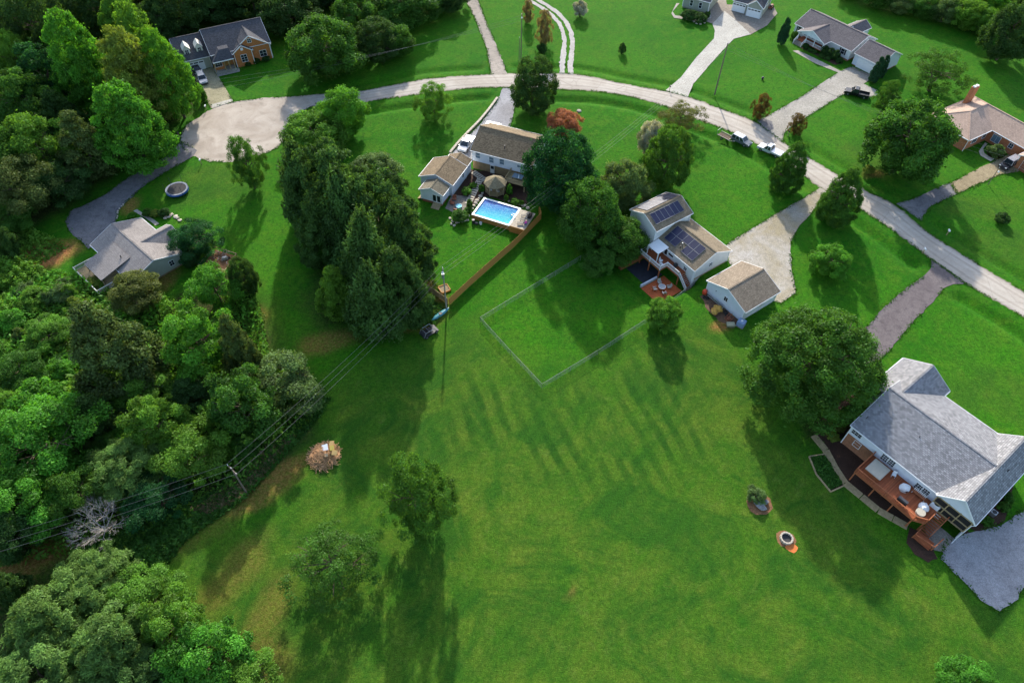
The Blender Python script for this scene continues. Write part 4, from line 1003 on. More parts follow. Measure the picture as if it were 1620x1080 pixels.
# deck
dk = [(-2.1, -7.6), (-2.1, -12.1), (7.2, -12.1), (8.5, -11.2), (8.5, -7.6)]
dz = 2.4
MB().prism(dk, dz-.06, dz).build('deck_floor', X['deck2'], A)
mb = MB()
for a, b2 in zip(dk[:-1], dk[1:]): mb.bar((a[0], a[1], dz-.19), (b2[0], b2[1], dz-.19), .06, .24)
mb.build('deck_beam', X['redwood'], A)
rail(A, [(-2.1, -7.7), (-2.1, -12.1), (2.8, -12.1), (7.2, -12.1), (8.5, -11.2), (8.5, -9.5)], X['redwood'], dz)
rail(A, [(2.4, -8.1), (2.4, -12.0)], X['redwood'], dz-.85, .93, 9, posts=False)
for x, y in [(-2, -12), (1.2, -12), (4.2, -12), (7.1, -12), (8.4, -11.1), (1.2, -9.8), (4.2, -9.8)]: MB().box(x-.09, x+.09, y-.09, y+.09, 0, dz-.07).build('deck_post', X['redwood'], A)
mb = MB(); 
for i in range(11): mb.box(8.62+.0, 9.9, -8.2-.29*(i+1), -8.2-.29*i, dz-.22*(i+1)-.05, dz-.22*(i+1))
mb.build('stairs', X['redwood'], A)
rail(A, [(10.0, -8.2, 1.9), (10.0, -11.2, .1)], X['redwood'], 0, .95, 9)
rail(A, [(8.6, -11.3, .5), (8.6, -13.0, .5), (11.2, -12.6, .5), (11.3, -10.6, .5)], X['redwood'], .5, .95, .14)
MB().box(8.6, 11.0, -12.9, -11.4, .36, .46).build('landing', X['deck'], A)
# screened porch under the gable
mb = MB()
for x in (7.3, 8.9, 10.6, 12.3):
    mb.box(x-.07, x+.07, -8.25, -8.1, 2.2, 5.0)
for z in (2.3, 3.5, 4.85): mb.box(7.3, 12.3, -8.26, -8.09, z-.06, z+.06)
mb.build('porch_frame', X['timber'], A)
MB().box(7.35, 12.25, -8.06, -8.03, 2.2, 5.0).build('porch_screen', X['black'], A)
MB().box(12.26, 12.36, -8.1, -5.5, 0, 5.0).build('porch_side', X['siding'], A)
mb = MB(); mb.path([Vector((12.65, -8.35, 4.95)), Vector((12.4, -8.3, 4.4)), Vector((12.4, -8.3, .2)), Vector((12.4, -9.2, .1))], .06, 6); mb.build('downpipe', X['white'], A)
MB().box(7.3, 8.5, -8.4, -7.62, 2.42, 3.3).build('vent_box', X['white'], A)
MB().lathe([(0, 3.36), (.42, 3.36), (.42, 3.30), (.36, 3.305), (0, 3.31)], 16, (7.9, -8.0, 0)).build('fan_grille', X['black'], A)
tag(A, cat='house')
# slab, mulch, timber path, vegetable bed
def apt(x, y, z=0): return A.matrix_basis @ Vector((x, y, z))
sheet('mulch_bed', [apt(*q) for q in [(-7.5,-7.4),(7.2,-7.4),(7.2,-11.5),(3.4,-12.4),(-2.0,-12.6),(-7.0,-10.4)]], .03, X['mulch'], .1)
sheet('mulch_bed', [apt(*q) for q in [(7.6,-11.6),(8.6,-14.0),(10.2,-14.6),(11.9,-14.2),(12.4,-12.8),(11.4,-12.2),(11.2,-10.6),(8.5,-11.2)]], .045, X['mulch'], .15)
sheet('mulch_bed', [apt(*q) for q in [(12.4,-8.3),(13.2,-8.8),(13.9,-6.0),(12.5,-5.6)]], .049, X['mulch'], .1)
sheet('mulch_bed', [apt(*q) for q in [(12.4,-5.2),(14.6,-4.6),(15.2,0),(14.0,4.5),(12.4,7.0)]], .053, X['mulch'], .2)
sheet('mulch_bed', [apt(*q) for q in [(-7.0,-10.2),(-7.0,7),(-11.5,4),(-11,-6),(-10,-9)]], .05, X['mulch'], .3)
sheet('patio_slab', [apt(*q) for q in [(8.7,-8.2),(12.2,-8.2),(12.4,-11.2),(11.5,-12.0),(10.0,-11.6),(8.7,-9.6)]], .07, X['conc2'], .03)
tp = [(-9.9,-9.9),(-7.2,-10.6),(-4.6,-12.0),(-2.1,-13.0),(3.4,-12.9),(7.4,-11.8)]
rt = random.Random(2)
for k in range(len(tp)-1):
    a, b2 = Vector(tp[k]), Vector(tp[k+1]); d = (b2-a); n = max(1, int(d.length/2.0)); nn = Vector((-d.y, d.x)).normalized()*.55
    for i in range(n):
        p0, p1 = a+d*(i/n+.012), a+d*((i+1)/n-.012)
        w = [apt(*(q)) for q in (p0-nn, p1-nn, p1+nn, p0+nn)]
        if k == 0 and i == 0:
            tpo = thing('timber_path', 'weathered timber edged walk curving along the red deck', 'path', apt(-4, -12)); 
        mb = MB(); inv = Matrix.Translation(-Vector(tpo.location)); q = [inv @ v for v in w]
        mb.v = [(v.x, v.y, 0) for v in q]+[(v.x, v.y, .1+rt.uniform(0, .03)) for v in q]; mb.f = [(3, 2, 1, 0), (4, 5, 6, 7), (0, 1, 5, 4), (1, 2, 6, 5), (2, 3, 7, 6), (3, 0, 4, 7)]
        mb.build('slab', X['timber'], tpo)
gb = [apt(*q) for q in [(-8.0,-13.6),(-6.8,-11.3),(-1.9,-13.5),(-2.5,-15.9),(-5.5,-15.2)]]
vb = thing('vegetable_bed', 'timber edged vegetable bed left of the red deck', 'garden bed', gb[0])
mb = MB()
for a, b2 in zip(gb, gb[1:]+gb[:1]): mb.bar(a-gb[0]+Vector((0, 0, .12)), b2-gb[0]+Vector((0, 0, .12)), .16, .26)
mb.build('timber_edge', X['timber'], vb)
o_ = sheet('soil', [q-gb[0] for q in gb], .08, X['mulch'], 0, vb)
rs = np.random.default_rng(3); w = np.array([(q.x-gb[0].x, q.y-gb[0].y) for q in gb]); q = rs.uniform(w.min(0), w.max(0), (5000, 2)); q = q[inside(q[:, 0], q[:, 1], w*.9+w.mean(0)*.1)]
n = len(q); link('greens', quads_mesh('greens', np.column_stack([q, .15+.3*rs.random(n)*np.clip(wob(q[:, 0]*3, q[:, 1]*3)+1, .2, 2)*.6]), rs.normal(size=(n, 3))*.6+np.array([0, 0, 1]), rs.uniform(.08, .16, n), rs.uniform(1, 1.6, n), rs.random(n), LM['mid'], rs), vb)['kind'] = 'stuff'

# ---- B: detached white garage
B = thing('garage', 'detached white garage with a brown shingle roof beside the gravel drive', 'garage', (40.91, 85.15, 0), RAD(35.3))
Bb = Block(B, 0, 0, 0, 8.95, 9.31, 2.8, 4.6, X['siding'], X['rB'], ox=.25)
Bb.winpx('x-', 1148.5, 473, .75, .95, mx=1, my=0)
Bb.winpx('y-', 1203.5, 481.5, .8, .4, mx=1, my=0)
Bb.garage('x+', 0, 0, 5.2, 2.2)
MB().tube((-4.25, 2.2, 2.1), (-4.40, 2.2, 2.1), .07, .07, 8).build('light', X['dark'], B)

# ---- C: solar roofed house
Cc = wroot('house', 'white split level house with solar panels on two brown roofs', CX, CY, -54.7)
Cf = Block(Cc, 0, 0, 0, 11.03, 9.56, 2.67, 4.78, X['sidingw'], X['rC'], zb=-2.2, ox=.25)
xb, yb = rel(Cc, 28.08, 102.05)
Cb = Block(Cc, xb, yb, PI/2, 9.4, 7.53, 5.4, 7.1, X['sidingw'], X['rC'], zb=-2.2, ox=.25)
MB().box(5.29, 5.34, -4.36, 4.36, -.1, .18).build('sill_board', X['timber'], Cc)
Cf.winpx('x+', 1124, 418, .75, .8, mx=1, my=1); Cf.winpx('y-', 1084, 425, .7, .8, mx=1, my=1)
Cf.winpx('y-', 1061.5, 403.5, 1.2, .5, mx=0, my=0)
Cf.door('y-', -2.2, .45, .9, 2.0, glass='full')
MB().box(5.0, 5.36, -4.5, -4.2, -2, 2.3).build('downpipe', X['white'], Cc)
def solar_array(nm, corners, z_of, nx, ny, skip=()):
    pass
def panels(block, u0, u1, v0, v1, nx, ny, sgn, skip=()):
    """grid on a roof slope: u along ridge, v = fraction ridge(0)..eave(1); each panel a part"""
    pit = (block.zr-block.ze)/(block.W/2); arr = []
    for i in range(nx):
        for j in range(ny):
            if (i, j) in skip: continue
            ua, ub = u0+(u1-u0)*i/nx+.02, u0+(u1-u0)*(i+1)/nx-.02; va, vb_ = v0+(v1-v0)*j/ny+.004, v0+(v1-v0)*(j+1)/ny-.004
            def pt(u, v, dz_): return (u, sgn*v*block.W/2, block.zr-pit*v*block.W/2+dz_)
            c = [pt(ua, va, .08), pt(ub, va, .08), pt(ub, vb_, .08), pt(ua, vb_, .08), pt(ua, va, .13), pt(ub, va, .13), pt(ub, vb_, .13), pt(ua, vb_, .13)]
            o = MB().add(c, [(3, 2, 1, 0), (4, 5, 6, 7), (0, 1, 5, 4), (1, 2, 6, 5), (2, 3, 7, 6), (3, 0, 4, 7)]).build('solar_panel', X['solar'], block.root, (block.x, block.y, 0), block.a)
            mb = MB()
            for a, b2 in ((4, 5), (5, 6), (6, 7), (7, 4)): mb.bar(Vector(c[a])+Vector((0, 0, .012)), Vector(c[b2])+Vector((0, 0, .012)), .045, .02)
            mb.build('panel_frame', X['pframe'], o)
panels(Cf, -3.9, 3.6, .14, .80, 5, 2, -1, skip=((2, 1),))
panels(Cb, -3.9, 3.2, .16, .72, 6, 1, -1); panels(Cb, -3.6, 4.2, .12, .85, 6, 2, 1)
mb = MB().tube((-.3, -2.7, 3.55), (-.3, -2.7, 4.1), .13, .13, 8); mb.build('vent_pipe', X['metal'], Cc)
mb = MB().tube((-.1, -3.3, 3.2), (-.1, -3.3, 3.8), .1, .1, 8); mb.build('vent_pipe', X['dark'], Cc)
# upper deck with pergola awning, stairs and the sunken patio
Z0 = .45
MB().prism([(-5.2, -4.4), (-5.2, -8.0), (.2, -8.0), (.2, -6.2), (3.4, -6.2), (3.4, -4.4)][::-1], Z0-.1, Z0).build('deck_floor', X['deck'], Cc)
rail(Cc, [(-5.2, -4.6), (-5.2, -8.0), (-2.6, -8.0), (.2, -8.0), (.2, -6.2), (3.4, -6.2)], X['white'], Z0, .95, .13)
rail(Cc, [(3.4, -6.2, Z0), (5.6, -6.2, -1.6)], X['white'], 0, .95, .13)
mb = MB()
for i in range(10): mb.box(3.4+.26*i, 3.4+.26*(i+1), -6.1, -4.6, Z0-.22*(i+1)-.05, Z0-.22*(i+1))
mb.build('stairs', X['deck2'], Cc)
for x, y in [(-5.1, -7.9), (-2.6, -7.9), (.1, -7.9), (3.3, -6.1)]: MB().box(x-.1, x+.1, y-.1, y+.1, -2.1, Z0-.1).build('deck_post', X['redwood'], Cc)
mb = MB()
mb.bar((-5.2, -8.0, Z0-.2), (.2, -8.0, Z0-.2), .06, .25); mb.bar((.2, -8.0, Z0-.2), (.2, -6.2, Z0-.2), .06, .25); mb.bar((.2, -6.2, Z0-.2), (3.4, -6.2, Z0-.2), .06, .25); mb.bar((-5.2, -4.5, Z0-.2), (-5.2, -8, Z0-.2), .06, .25)
mb.build('deck_beam', X['redwood'], Cc)
mb = MB().add([(-4.6, -4.5, 2.75), (-1.7, -4.5, 2.75), (-1.7, -7.1, 2.45), (-4.6, -7.1, 2.45), (-4.6, -4.5, 2.83), (-1.7, -4.5, 2.83), (-1.7, -7.1, 2.53), (-4.6, -7.1, 2.53)], [(3, 2, 1, 0), (4, 5, 6, 7), (0, 1, 5, 4), (1, 2, 6, 5), (2, 3, 7, 6), (3, 0, 4, 7)])
mb.build('awning', X['white'], Cc)
for x in (-4.5, -1.8): MB().box(x-.07, x+.07, -7.05, -6.91, Z0, 2.46).build('awning_post', X['white'], Cc)
def cpt(x, y, z=0): return Cc.matrix_basis @ Vector((x, y, z))
def on(x, y, z=0): q = cpt(x, y); q.z = float(hz(q.x, q.y))+z; return q
sheet('patio', [Vector((*cpt(*q).xy, -2.0)) for q in [(.2,-6.4),(5.0,-6.4),(5.0,-12.2),(.2,-12.2)]], .05, X['patio'], 0)
sheet('patio', [Vector((*cpt(*q).xy, -2.0)) for q in [(-5.2,-6.4),(-.1,-6.4),(-.1,-11.0),(-5.4,-11.0)]], .04, mk('dark_pool_cover', (.03, .035, .045), .5, .4, 1, .3), 0)
mb = MB().box(-.12, .12, -12.1, -8.1, -2.0, -1.35); mb.build('retaining_wall', X['siding'], Cc)
mb = MB().box(-6.2, -5.5, -12.2, -6.3, -2.0, -1.2); mb.build('timber_wall', X['redwood'], Cc)

# ---- D: pool house
D = wroot('house', 'long white house with a dark brown roof above the swimming pool', -1.15, 124.41, -21.5)
Dm = Block(D, .45, 0, 0, 14.2, 10.93, 4.73, 7.3, X['siding'], X['rD'], zb=0, fnd=X['found'], fh=2.0)
for px in [(756,246),(777.5,253),(794,256)]: Dm.winpx('y-', *px, 1.0, 1.3, mx=0, my=1, pane='glassb')
Dm.winpx('y-', 823, 263.5, 1.3, .6, mx=1, my=0, pane='glassb')
Dm.door('y-', -2.2, 0, .95, 2.0, 'offwhite', glass='half')
for (px, py, z) in [(798.5,236,5.6),(827.5,256,4.95)]: x, y = relp(D, px, py, z); vent(D, x, y, z, .9, .08)
MB().box(7.0, 7.7, -.8, .4, 3.0, 8.2).build('chimney', X['stone'], D)
# back deck of the pool house
bx0, bx1 = 2.6, 6.9
MB().box(bx0, bx1, -8.6, -5.1, 1.55, 1.66).build('deck_floor', X['timber'], D)
rail(D, [(bx0, -5.2), (bx0, -8.6), (bx1, -8.6), (bx1, -5.2)], X['timber'], 1.66, .9, .2)
for x in (bx0+.1, bx1-.1): MB().box(x-.08, x+.08, -8.55, -8.4, 0, 1.56).build('deck_post', X['timber'], D)
# D2 white outbuilding with a porch gable
D2 = thing('outbuilding', 'white outbuilding with brown gabled roofs left of the swimming pool', 'outbuilding', (-14.42, 117.40, 0), RAD(67.8))
Da = Block(D2, -.7, 0, 0, 6.9, 7.75, 3.0, 4.58, X['siding'], X['rD'], ox=.25)
Db = Block(D2, 4.05, -1.25, 0, 2.5, 5.2, 3.0, 4.1, X['siding'], X['rD'], ox=.2)
xp, yp = rel(D2, -16.04, 111.51)
Dp = Block(D2, xp, yp, 0, 3.4, 5.42, 2.85, 4.0, X['sidingg' if 0 else 'siding'], shingle('porch_brown_shingle', (.19, .165, .115), .3), ox=.2, zb=.55)
MB().box(xp-1.5, xp+1.4, yp-2.2, yp+2.2, 0, .56).build('porch_base', X['terracotta'], D2)
Dp.door('x-', -1.15, .6, 1.9, 1.9, glass='full', cols=2)
mb = MB().add([(xp-1.6, yp-2.2, .55), (xp-1.6, yp-.4, .55), (xp-3.0, yp-.4, .05), (xp-3.0, yp-2.2, .05), (xp-1.6, yp-2.2, .63), (xp-1.6, yp-.4, .63), (xp-3.0, yp-.4, .13), (xp-3.0, yp-2.2, .13)], [(3, 2, 1, 0), (4, 5, 6, 7), (0, 1, 5, 4), (1, 2, 6, 5), (2, 3, 7, 6), (3, 0, 4, 7)]); mb.build('ramp', X['timber'], D2)
mb = MB().add([(xp-1.4, yp+2.4, .5), (xp+.8, yp+2.4, .5), (xp+.8, yp+3.4, .05), (xp-1.4, yp+3.4, .05), (xp-1.4, yp+2.4, .58), (xp+.8, yp+2.4, .58), (xp+.8, yp+3.4, .13), (xp-1.4, yp+3.4, .13)], [(3, 2, 1, 0), (4, 5, 6, 7), (0, 1, 5, 4), (1, 2, 6, 5), (2, 3, 7, 6), (3, 0, 4, 7)]); mb.build('ramp', X['timber'], D2)
Da.win('y-', 2.0, 1.7, .6, 1.2, mx=0, my=1)

# ---- E: grey roofed house on the left
E_ = wroot('house', 'grey roofed pale sided house with a timber deck on the left', -69.6, 92.77, -41.0)
Em = Block(E_, 0, 0, 0, 14.68, 10.28, 2.68, 4.52, X['sidingy'], X['rE'], fnd=X['found'], fh=.35, ox=.3)
x1, y1 = relp(E_, 269.9, 356.4, 4.2)
Eg = Block(E_, x1, 4.2, PI/2, 6.2, 5.6, 2.7, 4.15, X['sidingy'], X['rE'], ox=.25)
Em.winpx('x+', 271.5, 416, .85, 1.1, mx=1, my=1)
MB().box(7.02, 7.3, -2.0, -1.3, .2, 1.0).build('meter_box', X['metal'], E_)
# lean-to roof over the back porch
q4 = [relp(E_, 173, 391, 3.35), relp(E_, 131.6, 416.7, 2.4), relp(E_, 159.3, 445, 2.4), relp(E_, 200, 415, 3.35)]
zz4 = [3.62, 2.5, 2.5, 3.62]
xa, xc = (q4[0][0]+q4[1][0])/2, (q4[2][0]+q4[3][0])/2; ya = q4[1][1]
c8 = [(xa, -2.2, 3.75), (xa, ya, 2.45), (xc, ya, 2.45), (xc, -2.2, 3.75)]
MB().add(c8+[(a, b2, c+.12) for a, b2, c in c8], [(3, 2, 1, 0), (4, 5, 6, 7), (0, 1, 5, 4), (1, 2, 6, 5), (2, 3, 7, 6), (3, 0, 4, 7)]).build('porch_roof', X['rE'], E_)
dl = [(xa-1.8, -4.7), (xa-1.8, ya-1.6), (xc+.6, ya-1.6), (xc+.6, -4.7)]
MB().prism(dl, .55, .66).build('deck_floor', X['timber'], E_)
rail(E_, dl, X['offwhite'], .66, .9, .16)
for x in (xa+.1, xc-.1): MB().box(x-.07, x+.07, ya+.1, ya+.24, .6, 2.5).build('porch_post', X['timber'], E_)
for x, y in dl: MB().box(x-.08, x+.08, y+.02, y+.18, 0, .56).build('deck_post', X['timber'], E_)
for (px, py, z) in [(184,375,3.7),(213,399.5,3.5),(191.5,407,3.7)]: x, y = relp(E_, px, py, z); vent(E_, x, y, z, .45, .09, 'black')
MB().box(-6.5, -5.9, -4.0, -3.9, 0, 0.1).build('step', X['conc'], E_)

# ---- F: brick house with dormers (top left)
F = wroot('house', 'red brick house with charcoal roof, front gables and two dormers', -71.63, 169.67, 28.1)
Fm = Block(F, 0, 0, 0, 14.96, 13.64, 4.1, 7.5, X['brickf'], X['rF'])
xg, yg = rel(F, -81.97, 165.71)
Fg = Block(F, xg-.2, yg, 0, 7.6, 12.6, 3.1, 6.3, X['sidingy'], X['rF'])
# front gables (ridge towards the viewer)
xr_, yr_ = relp(F, 391.7, 53.3, 6.6)
F1 = Block(F, 2.5, -3.4, PI/2, 7.2, 9.7, 3.75, 6.9, X['brickf'], X['rF'], ox=.2)
F2 = Block(F, .1, -5.6, PI/2, 4.4, 5.1, 3.65, 5.35, X['brickf'], X['rF'], ox=.2)
F1.win('x-', -2.5, 1.8, 1.6, 1.5, mx=1, my=1); F1.win('x-', 0, 5.6, .9, .9, mx=1, my=1)
F2.win('x-', 0, 2.0, 1.4, 1.8, mx=1, my=2); F2.win('x-', 0, 4.35, .5, .5, mx=0, my=0, pane='white')
# porch with hipped roof
pz = 3.2
hx0, hx1, hy0 = -7.6, -2.5, -8.9
MB().add([(hx0, hy0, pz), (hx1, hy0, pz), (hx1, -5.5, pz), (hx0, -5.5, pz), (hx0+2.4, -6.6, 4.9), (hx1-.3, -6.6, 4.9), (hx1-.3, -5.0, 5.0), (hx0+2.4, -5.0, 5.0)], [(3, 2, 1, 0), (0, 1, 5, 4), (1, 2, 6, 5), (2, 3, 7, 6), (3, 0, 4, 7), (4, 5, 6, 7)]).build('porch_roof', X['rF'], F)
MB().box(hx0, hx1, hy0-.06, hy0-.003, pz-.22, pz+.02).build('porch_fascia', X['white'], F)
MB().box(hx0, hx1, hy0+.1, -6.5, 0, .55).build('porch_floor', X['conc'], F)
for x in (hx0+.2, hx0+2.6, hx1-1.4, hx1-.2): MB().box(x-.1, x+.1, hy0+.2, hy0+.4, .55, pz-.2).build('porch_column', X['timber'], F)
MB().box(hx0+.15, hx0+2.5, -7.6, -6.5, .5, pz-.1).build('porch_bay', X['brickf'], F)
Fw = Block.__new__(Block); Fw.root = F; Fw.x, Fw.y, Fw.a = hx0+1.33, -7.1, 0; Fw.wy, Fw.wx = .5, 1.2
Fw.M = Matrix.Translation(F.location) @ Matrix.Rotation(F.rotation_euler.z, 4, 'Z') @ Matrix.Translation((Fw.x, Fw.y, 0))
Fw.win('y-', 0, 1.9, 1.6, 1.1, mx=2, my=1)
Fm.door('y-', -3.9, .55, 1.6, 2.1, 'cedar', glass='half')
Fg.garage('y-', -.6, 0, 5.0, 2.3, lites=True)
for i, xd in enumerate((-12.2-xg, -9.2-xg)):
    x, y = xg+xd, yg-3.6
    dm = MB().xprism([(-.75, 0), (-.75, 1.5), (0, 2.35), (.75, 1.5), (.75, 0)], -1.0, 1.6)
    d_ = dm.build('dormer', X['offwhite'], F, (x, y, 3.55), PI/2)
    MB().xprism([(-.95, 1.38), (0, 2.45), (.95, 1.38), (.95, 1.5), (0, 2.58), (-.95, 1.5)], -1.15, 1.6).build('dormer_roof', X['offwhite'], d_)
    mb = MB().box(-1.03, -1.005, -.4, .4, .35, 1.35); mb.build('pane', X['glass'], d_)
    mb = MB()
    for a in (-.42, -.02, .38): mb.box(-1.06, -1.035, a, a+.05, .33, 1.38)
    for z in (.33, .83, 1.33): mb.box(-1.062, -1.036, -.42, .43, z, z+.05)
    mb.build('window_frame', X['white'], d_)

# ---- G: white ranch house (top right)
Gh = wroot('house', 'long white ranch house with a taupe roof and porch', 84.48, 179.07, -53.6)
Gm = Block(Gh, 0, 0, 0, 18.2, 10.99, 3.0, 5.4, X['sidingw'], X['rG'], fnd=X['brick2'], fh=.45)
xg2, yg2 = rel(Gh, 91.79, 167.59)
Gg = Block(Gh, xg2+.3, yg2-.1, 0, 7.6, 9.52, 3.1, 5.25, X['siding'], X['rG'], fnd=X['brick2'], fh=.25)
xq, yq = relp(Gh, 1289.4, 45.7, 4.6)
Gp = Block(Gh, xq+.6, -4.9, PI/2, 6.6, 8.6, 2.95, 4.75, None, X['rG'])
wx0 = xq+.6
MB().xprism([(-4.0, 2.85), (0, 4.55), (4.0, 2.85)], -3.05, -2.95).build('porch_gable', X['siding'], Gh, (wx0, -4.9, 0), PI/2)
MB().box(wx0-4.0, wx0+4.0, -7.9, -5.1, .75, .87).build('porch_floor', X['deck2'], Gh)
for x in (wx0-3.9, wx0-1.4, wx0+1.2, wx0+3.9): MB().box(x-.09, x+.09, -7.85, -7.67, .87, 2.9).build('porch_column', X['white'], Gh)
rail(Gh, [(wx0-1.4, -7.85), (wx0+1.2, -7.85), (wx0+3.9, -7.85), (wx0+3.9, -5.3)], X['white'], .87, .85, .16, posts=False)
mb = MB()
for i in range(4): mb.box(wx0-3.9, wx0-1.5, -8.2-.3*i, -7.9-.3*i, 0, .87-.2*(i+1))
mb.build('steps', X['greywood'], Gh)
rail(Gh, [(wx0-3.95, -7.9, .87), (wx0-3.95, -9.1, .1)], X['white'], 0, .85, .3); rail(Gh, [(wx0-1.45, -7.9, .87), (wx0-1.45, -9.1, .1)], X['white'], 0, .85, .3)
for t in (-7.3, -4.6, -2.1, .4): Gm.win('y-', t, 1.95, 1.0, 1.3, mx=0, my=1, shut='black')
Gm.win('y-', 6.6, 1.8, 1.0, 1.3, mx=0, my=1, shut='black')
Gm.door('y-', -5.9, .87, .95, 2.0)
Gg.garage('y-', .2, 0, 5.0, 2.2)
Gr = Block(Gh, 4.3 if 0 else 2.0, 6.5, PI/2, 6.0, 4.6, 3.0, 4.3, X['sidingw'], X['rG'])

# ---- H: sage house and garage at the top edge
Hh = P(1098, 2)
Ho = thing('house', 'sage green house with white windows cut by the top edge', 'house', (52.6, 199.8, 0), RAD(-29.8))
Hb = Block(Ho, 0, 0, 0, 8.2, 9, 3.3, 5.6, X['sidingg'], X['rF'], fnd=X['conc2'], fh=.3)
for px in [(1094,5),(1108,9)]: Hb.winpx('y-', *px, .8, 1.5, mx=0, my=1)
H2 = thing('garage', 'two door garage with white doors cut by the top edge', 'garage', (66.6, 197.4, 0), RAD(-31))
Hg = Block(H2, 0, 0, 0, 9.0, 8, 3.0, 5.2, X['sidingg'], X['rF'])
Hg2 = Block(H2, 2.1, -2.7, PI/2, 3.8, 4.7, 3.0, 4.7, X['sidingg'], X['rF'], ox=.2)
Hg.garage('y-', -2.5, 0, 3.6, 2.3, lites=True); Hg2.garage('x-', 0, 0, 3.6, 2.3, lites=True)

# ---- I: brick house with the hipped tan roof (right edge)
I0 = PF(1560, 200, 3)
Ih = wroot('house', 'red brick house with a pinkish tan hipped roof and tall chimney', I0.x, I0.y, -59)
def roofpoly(root, pts, faces, mat, th=.14, name='roof'):
    lo = [(x, y, z-th) for x, y, z in pts]; n = len(pts)
    mb = MB(); edges = {}
    for f in faces:
        for a, b2 in zip(f, f[1:]+f[:1]): edges[(a, b2)] = 1
    mb.add(pts+lo, [tuple(f) for f in faces]+[tuple(i+n for i in reversed(f)) for f in faces]+[(b2, a, a+n, b2+n) for (a, b2) in edges if (b2, a) not in edges])
    return mb.build(name, mat, root)
ze, zr, R_ = 3.0, 5.2, 16.0
roofpoly(Ih, [(-9.6,-8.1,ze),(1.65,-8.1,ze),(1.65,-.1,ze),(-4.05,-1.7,zr),(-4.05,4.25,zr),(-9.6,8.6,ze),(R_,4.25,zr),(R_,8.6,ze),(R_,-.1,ze)], [(0,1,3),(1,2,4,3),(0,3,4,5),(2,8,6,4),(4,6,7,5)], X['rI'])
mb = MB()
for a, b2 in [((-9.6,-8.1,ze),(-4.05,-1.7,zr)),((1.65,-8.1,ze),(-4.05,-1.7,zr)),((-4.05,-1.7,zr),(-4.05,4.25,zr)),((-4.05,4.25,zr),(R_,4.25,zr)),((-9.6,8.6,ze),(-4.05,4.25,zr))]: mb.bar(Vector(a)+Vector((0,0,.03)), Vector(b2)+Vector((0,0,.03)), .28, .05)
mb.build('ridge_cap', X['rI'], Ih)
MB().box(-9.2, 1.25, -7.7, 8.2, 0, 2.9).build('wall', X['brick'], Ih)
MB().box(1.26, R_-.4, .3, 8.18, 0, 2.89).build('wall', X['brick'], Ih)
mb = MB(); mb.box(-9.6, 1.7, -8.2, -8.11, 2.84, 3.0); mb.box(1.66, 1.75, -8.1, -.2, 2.84, 3.0); mb.box(1.76, R_, -.2, -.11, 2.84, 3.0); mb.build('gutter', X['white'], Ih)
Iw = Block.__new__(Block); Iw.root = Ih; Iw.x, Iw.y, Iw.a = -3.975, .25, 0; Iw.wy, Iw.wx = 7.95, 5.225
Iw.M = Matrix.Translation(Ih.location) @ Matrix.Rotation(Ih.rotation_euler.z, 4, 'Z') @ Matrix.Translation((Iw.x, Iw.y, 0))
Iw.win('y-', -1.5, 1.75, 2.4, 1.3, mx=2, my=0); Iw.win('x+', -5.0, 1.7, 1.6, 1.2, mx=1, my=0); Iw.win('x+', -1.6, 1.7, 1.2, 1.2, mx=1, my=0)
Im = Block.__new__(Block); Im.root = Ih; Im.x, Im.y, Im.a = 8.4, 4.24, 0; Im.wy, Im.wx = 3.94, 7.1
Im.M = Matrix.Translation(Ih.location) @ Matrix.Rotation(Ih.rotation_euler.z, 4, 'Z') @ Matrix.Translation((Im.x, Im.y, 0))
Im.win('y-', -5.2, 1.5, 1.8, 1.6, mx=1, my=0, pane='glassb'); Im.win('y-', -1.7, 1.8, .9, 1.0, mx=1, my=1)
Ig = Block(Ih, 14.6, 1.0, PI/2, 8.6, 8.6, 3.0, 4.7, X['brick'], X['rI'])
Ig.garage('x-', 0, 0, 5.6, 2.3, mat='terracotta')
MB().tube((1.45, -7.9, 2.9), (1.45, -7.9, .1), .06, .06, 6).build('downpipe', X['white'], Ih)
cx_, cy_ = relp(Ih, 1530, 161, 3.8)
ch = MB().box(cx_-.45, cx_+.45, cy_-.9, cy_+.9, 2.0, 7.6).build('chimney', X['brick'], Ih)
for k in (-.45, .45): MB().box(cx_-.3, cx_+.3, cy_+k-.28, cy_+k+.28, 7.6, 7.85).build('chimney_pot', X['white'], ch)
# ------------------------------------------------------------------ vehicles
def heading(a, b2): d = P(*b2)-P(*a); return math.atan2(d.y, d.x)
def wheel(root, x, y, r, w, sg):
    o = MB().lathe([(r*.45, -w/2), (r*.9, -w/2), (r, -w*.3), (r, w*.3), (r*.9, w/2), (r*.45, w/2), (r*.45, -w/2)], 16).build('wheel', X['rubber'], root, (x, y, r)); o.rotation_euler = (PI/2, 0, 0)
    MB().lathe([(0, -w*.35), (r*.6, -w*.35), (r*.6, w*.35), (0, w*.35)], 12).build('rim', X['silver'], o)
def frustum(x0, x1, hy, z0, X0, X1, HY, z1):
    return [(x0, -hy, z0), (x1, -hy, z0), (x1, hy, z0), (x0, hy, z0), (X0, -HY, z1), (X1, -HY, z1), (X1, HY, z1), (X0, HY, z1)]
FB = [(3, 2, 1, 0), (4, 5, 6, 7), (0, 1, 5, 4), (1, 2, 6, 5), (2, 3, 7, 6), (3, 0, 4, 7)]
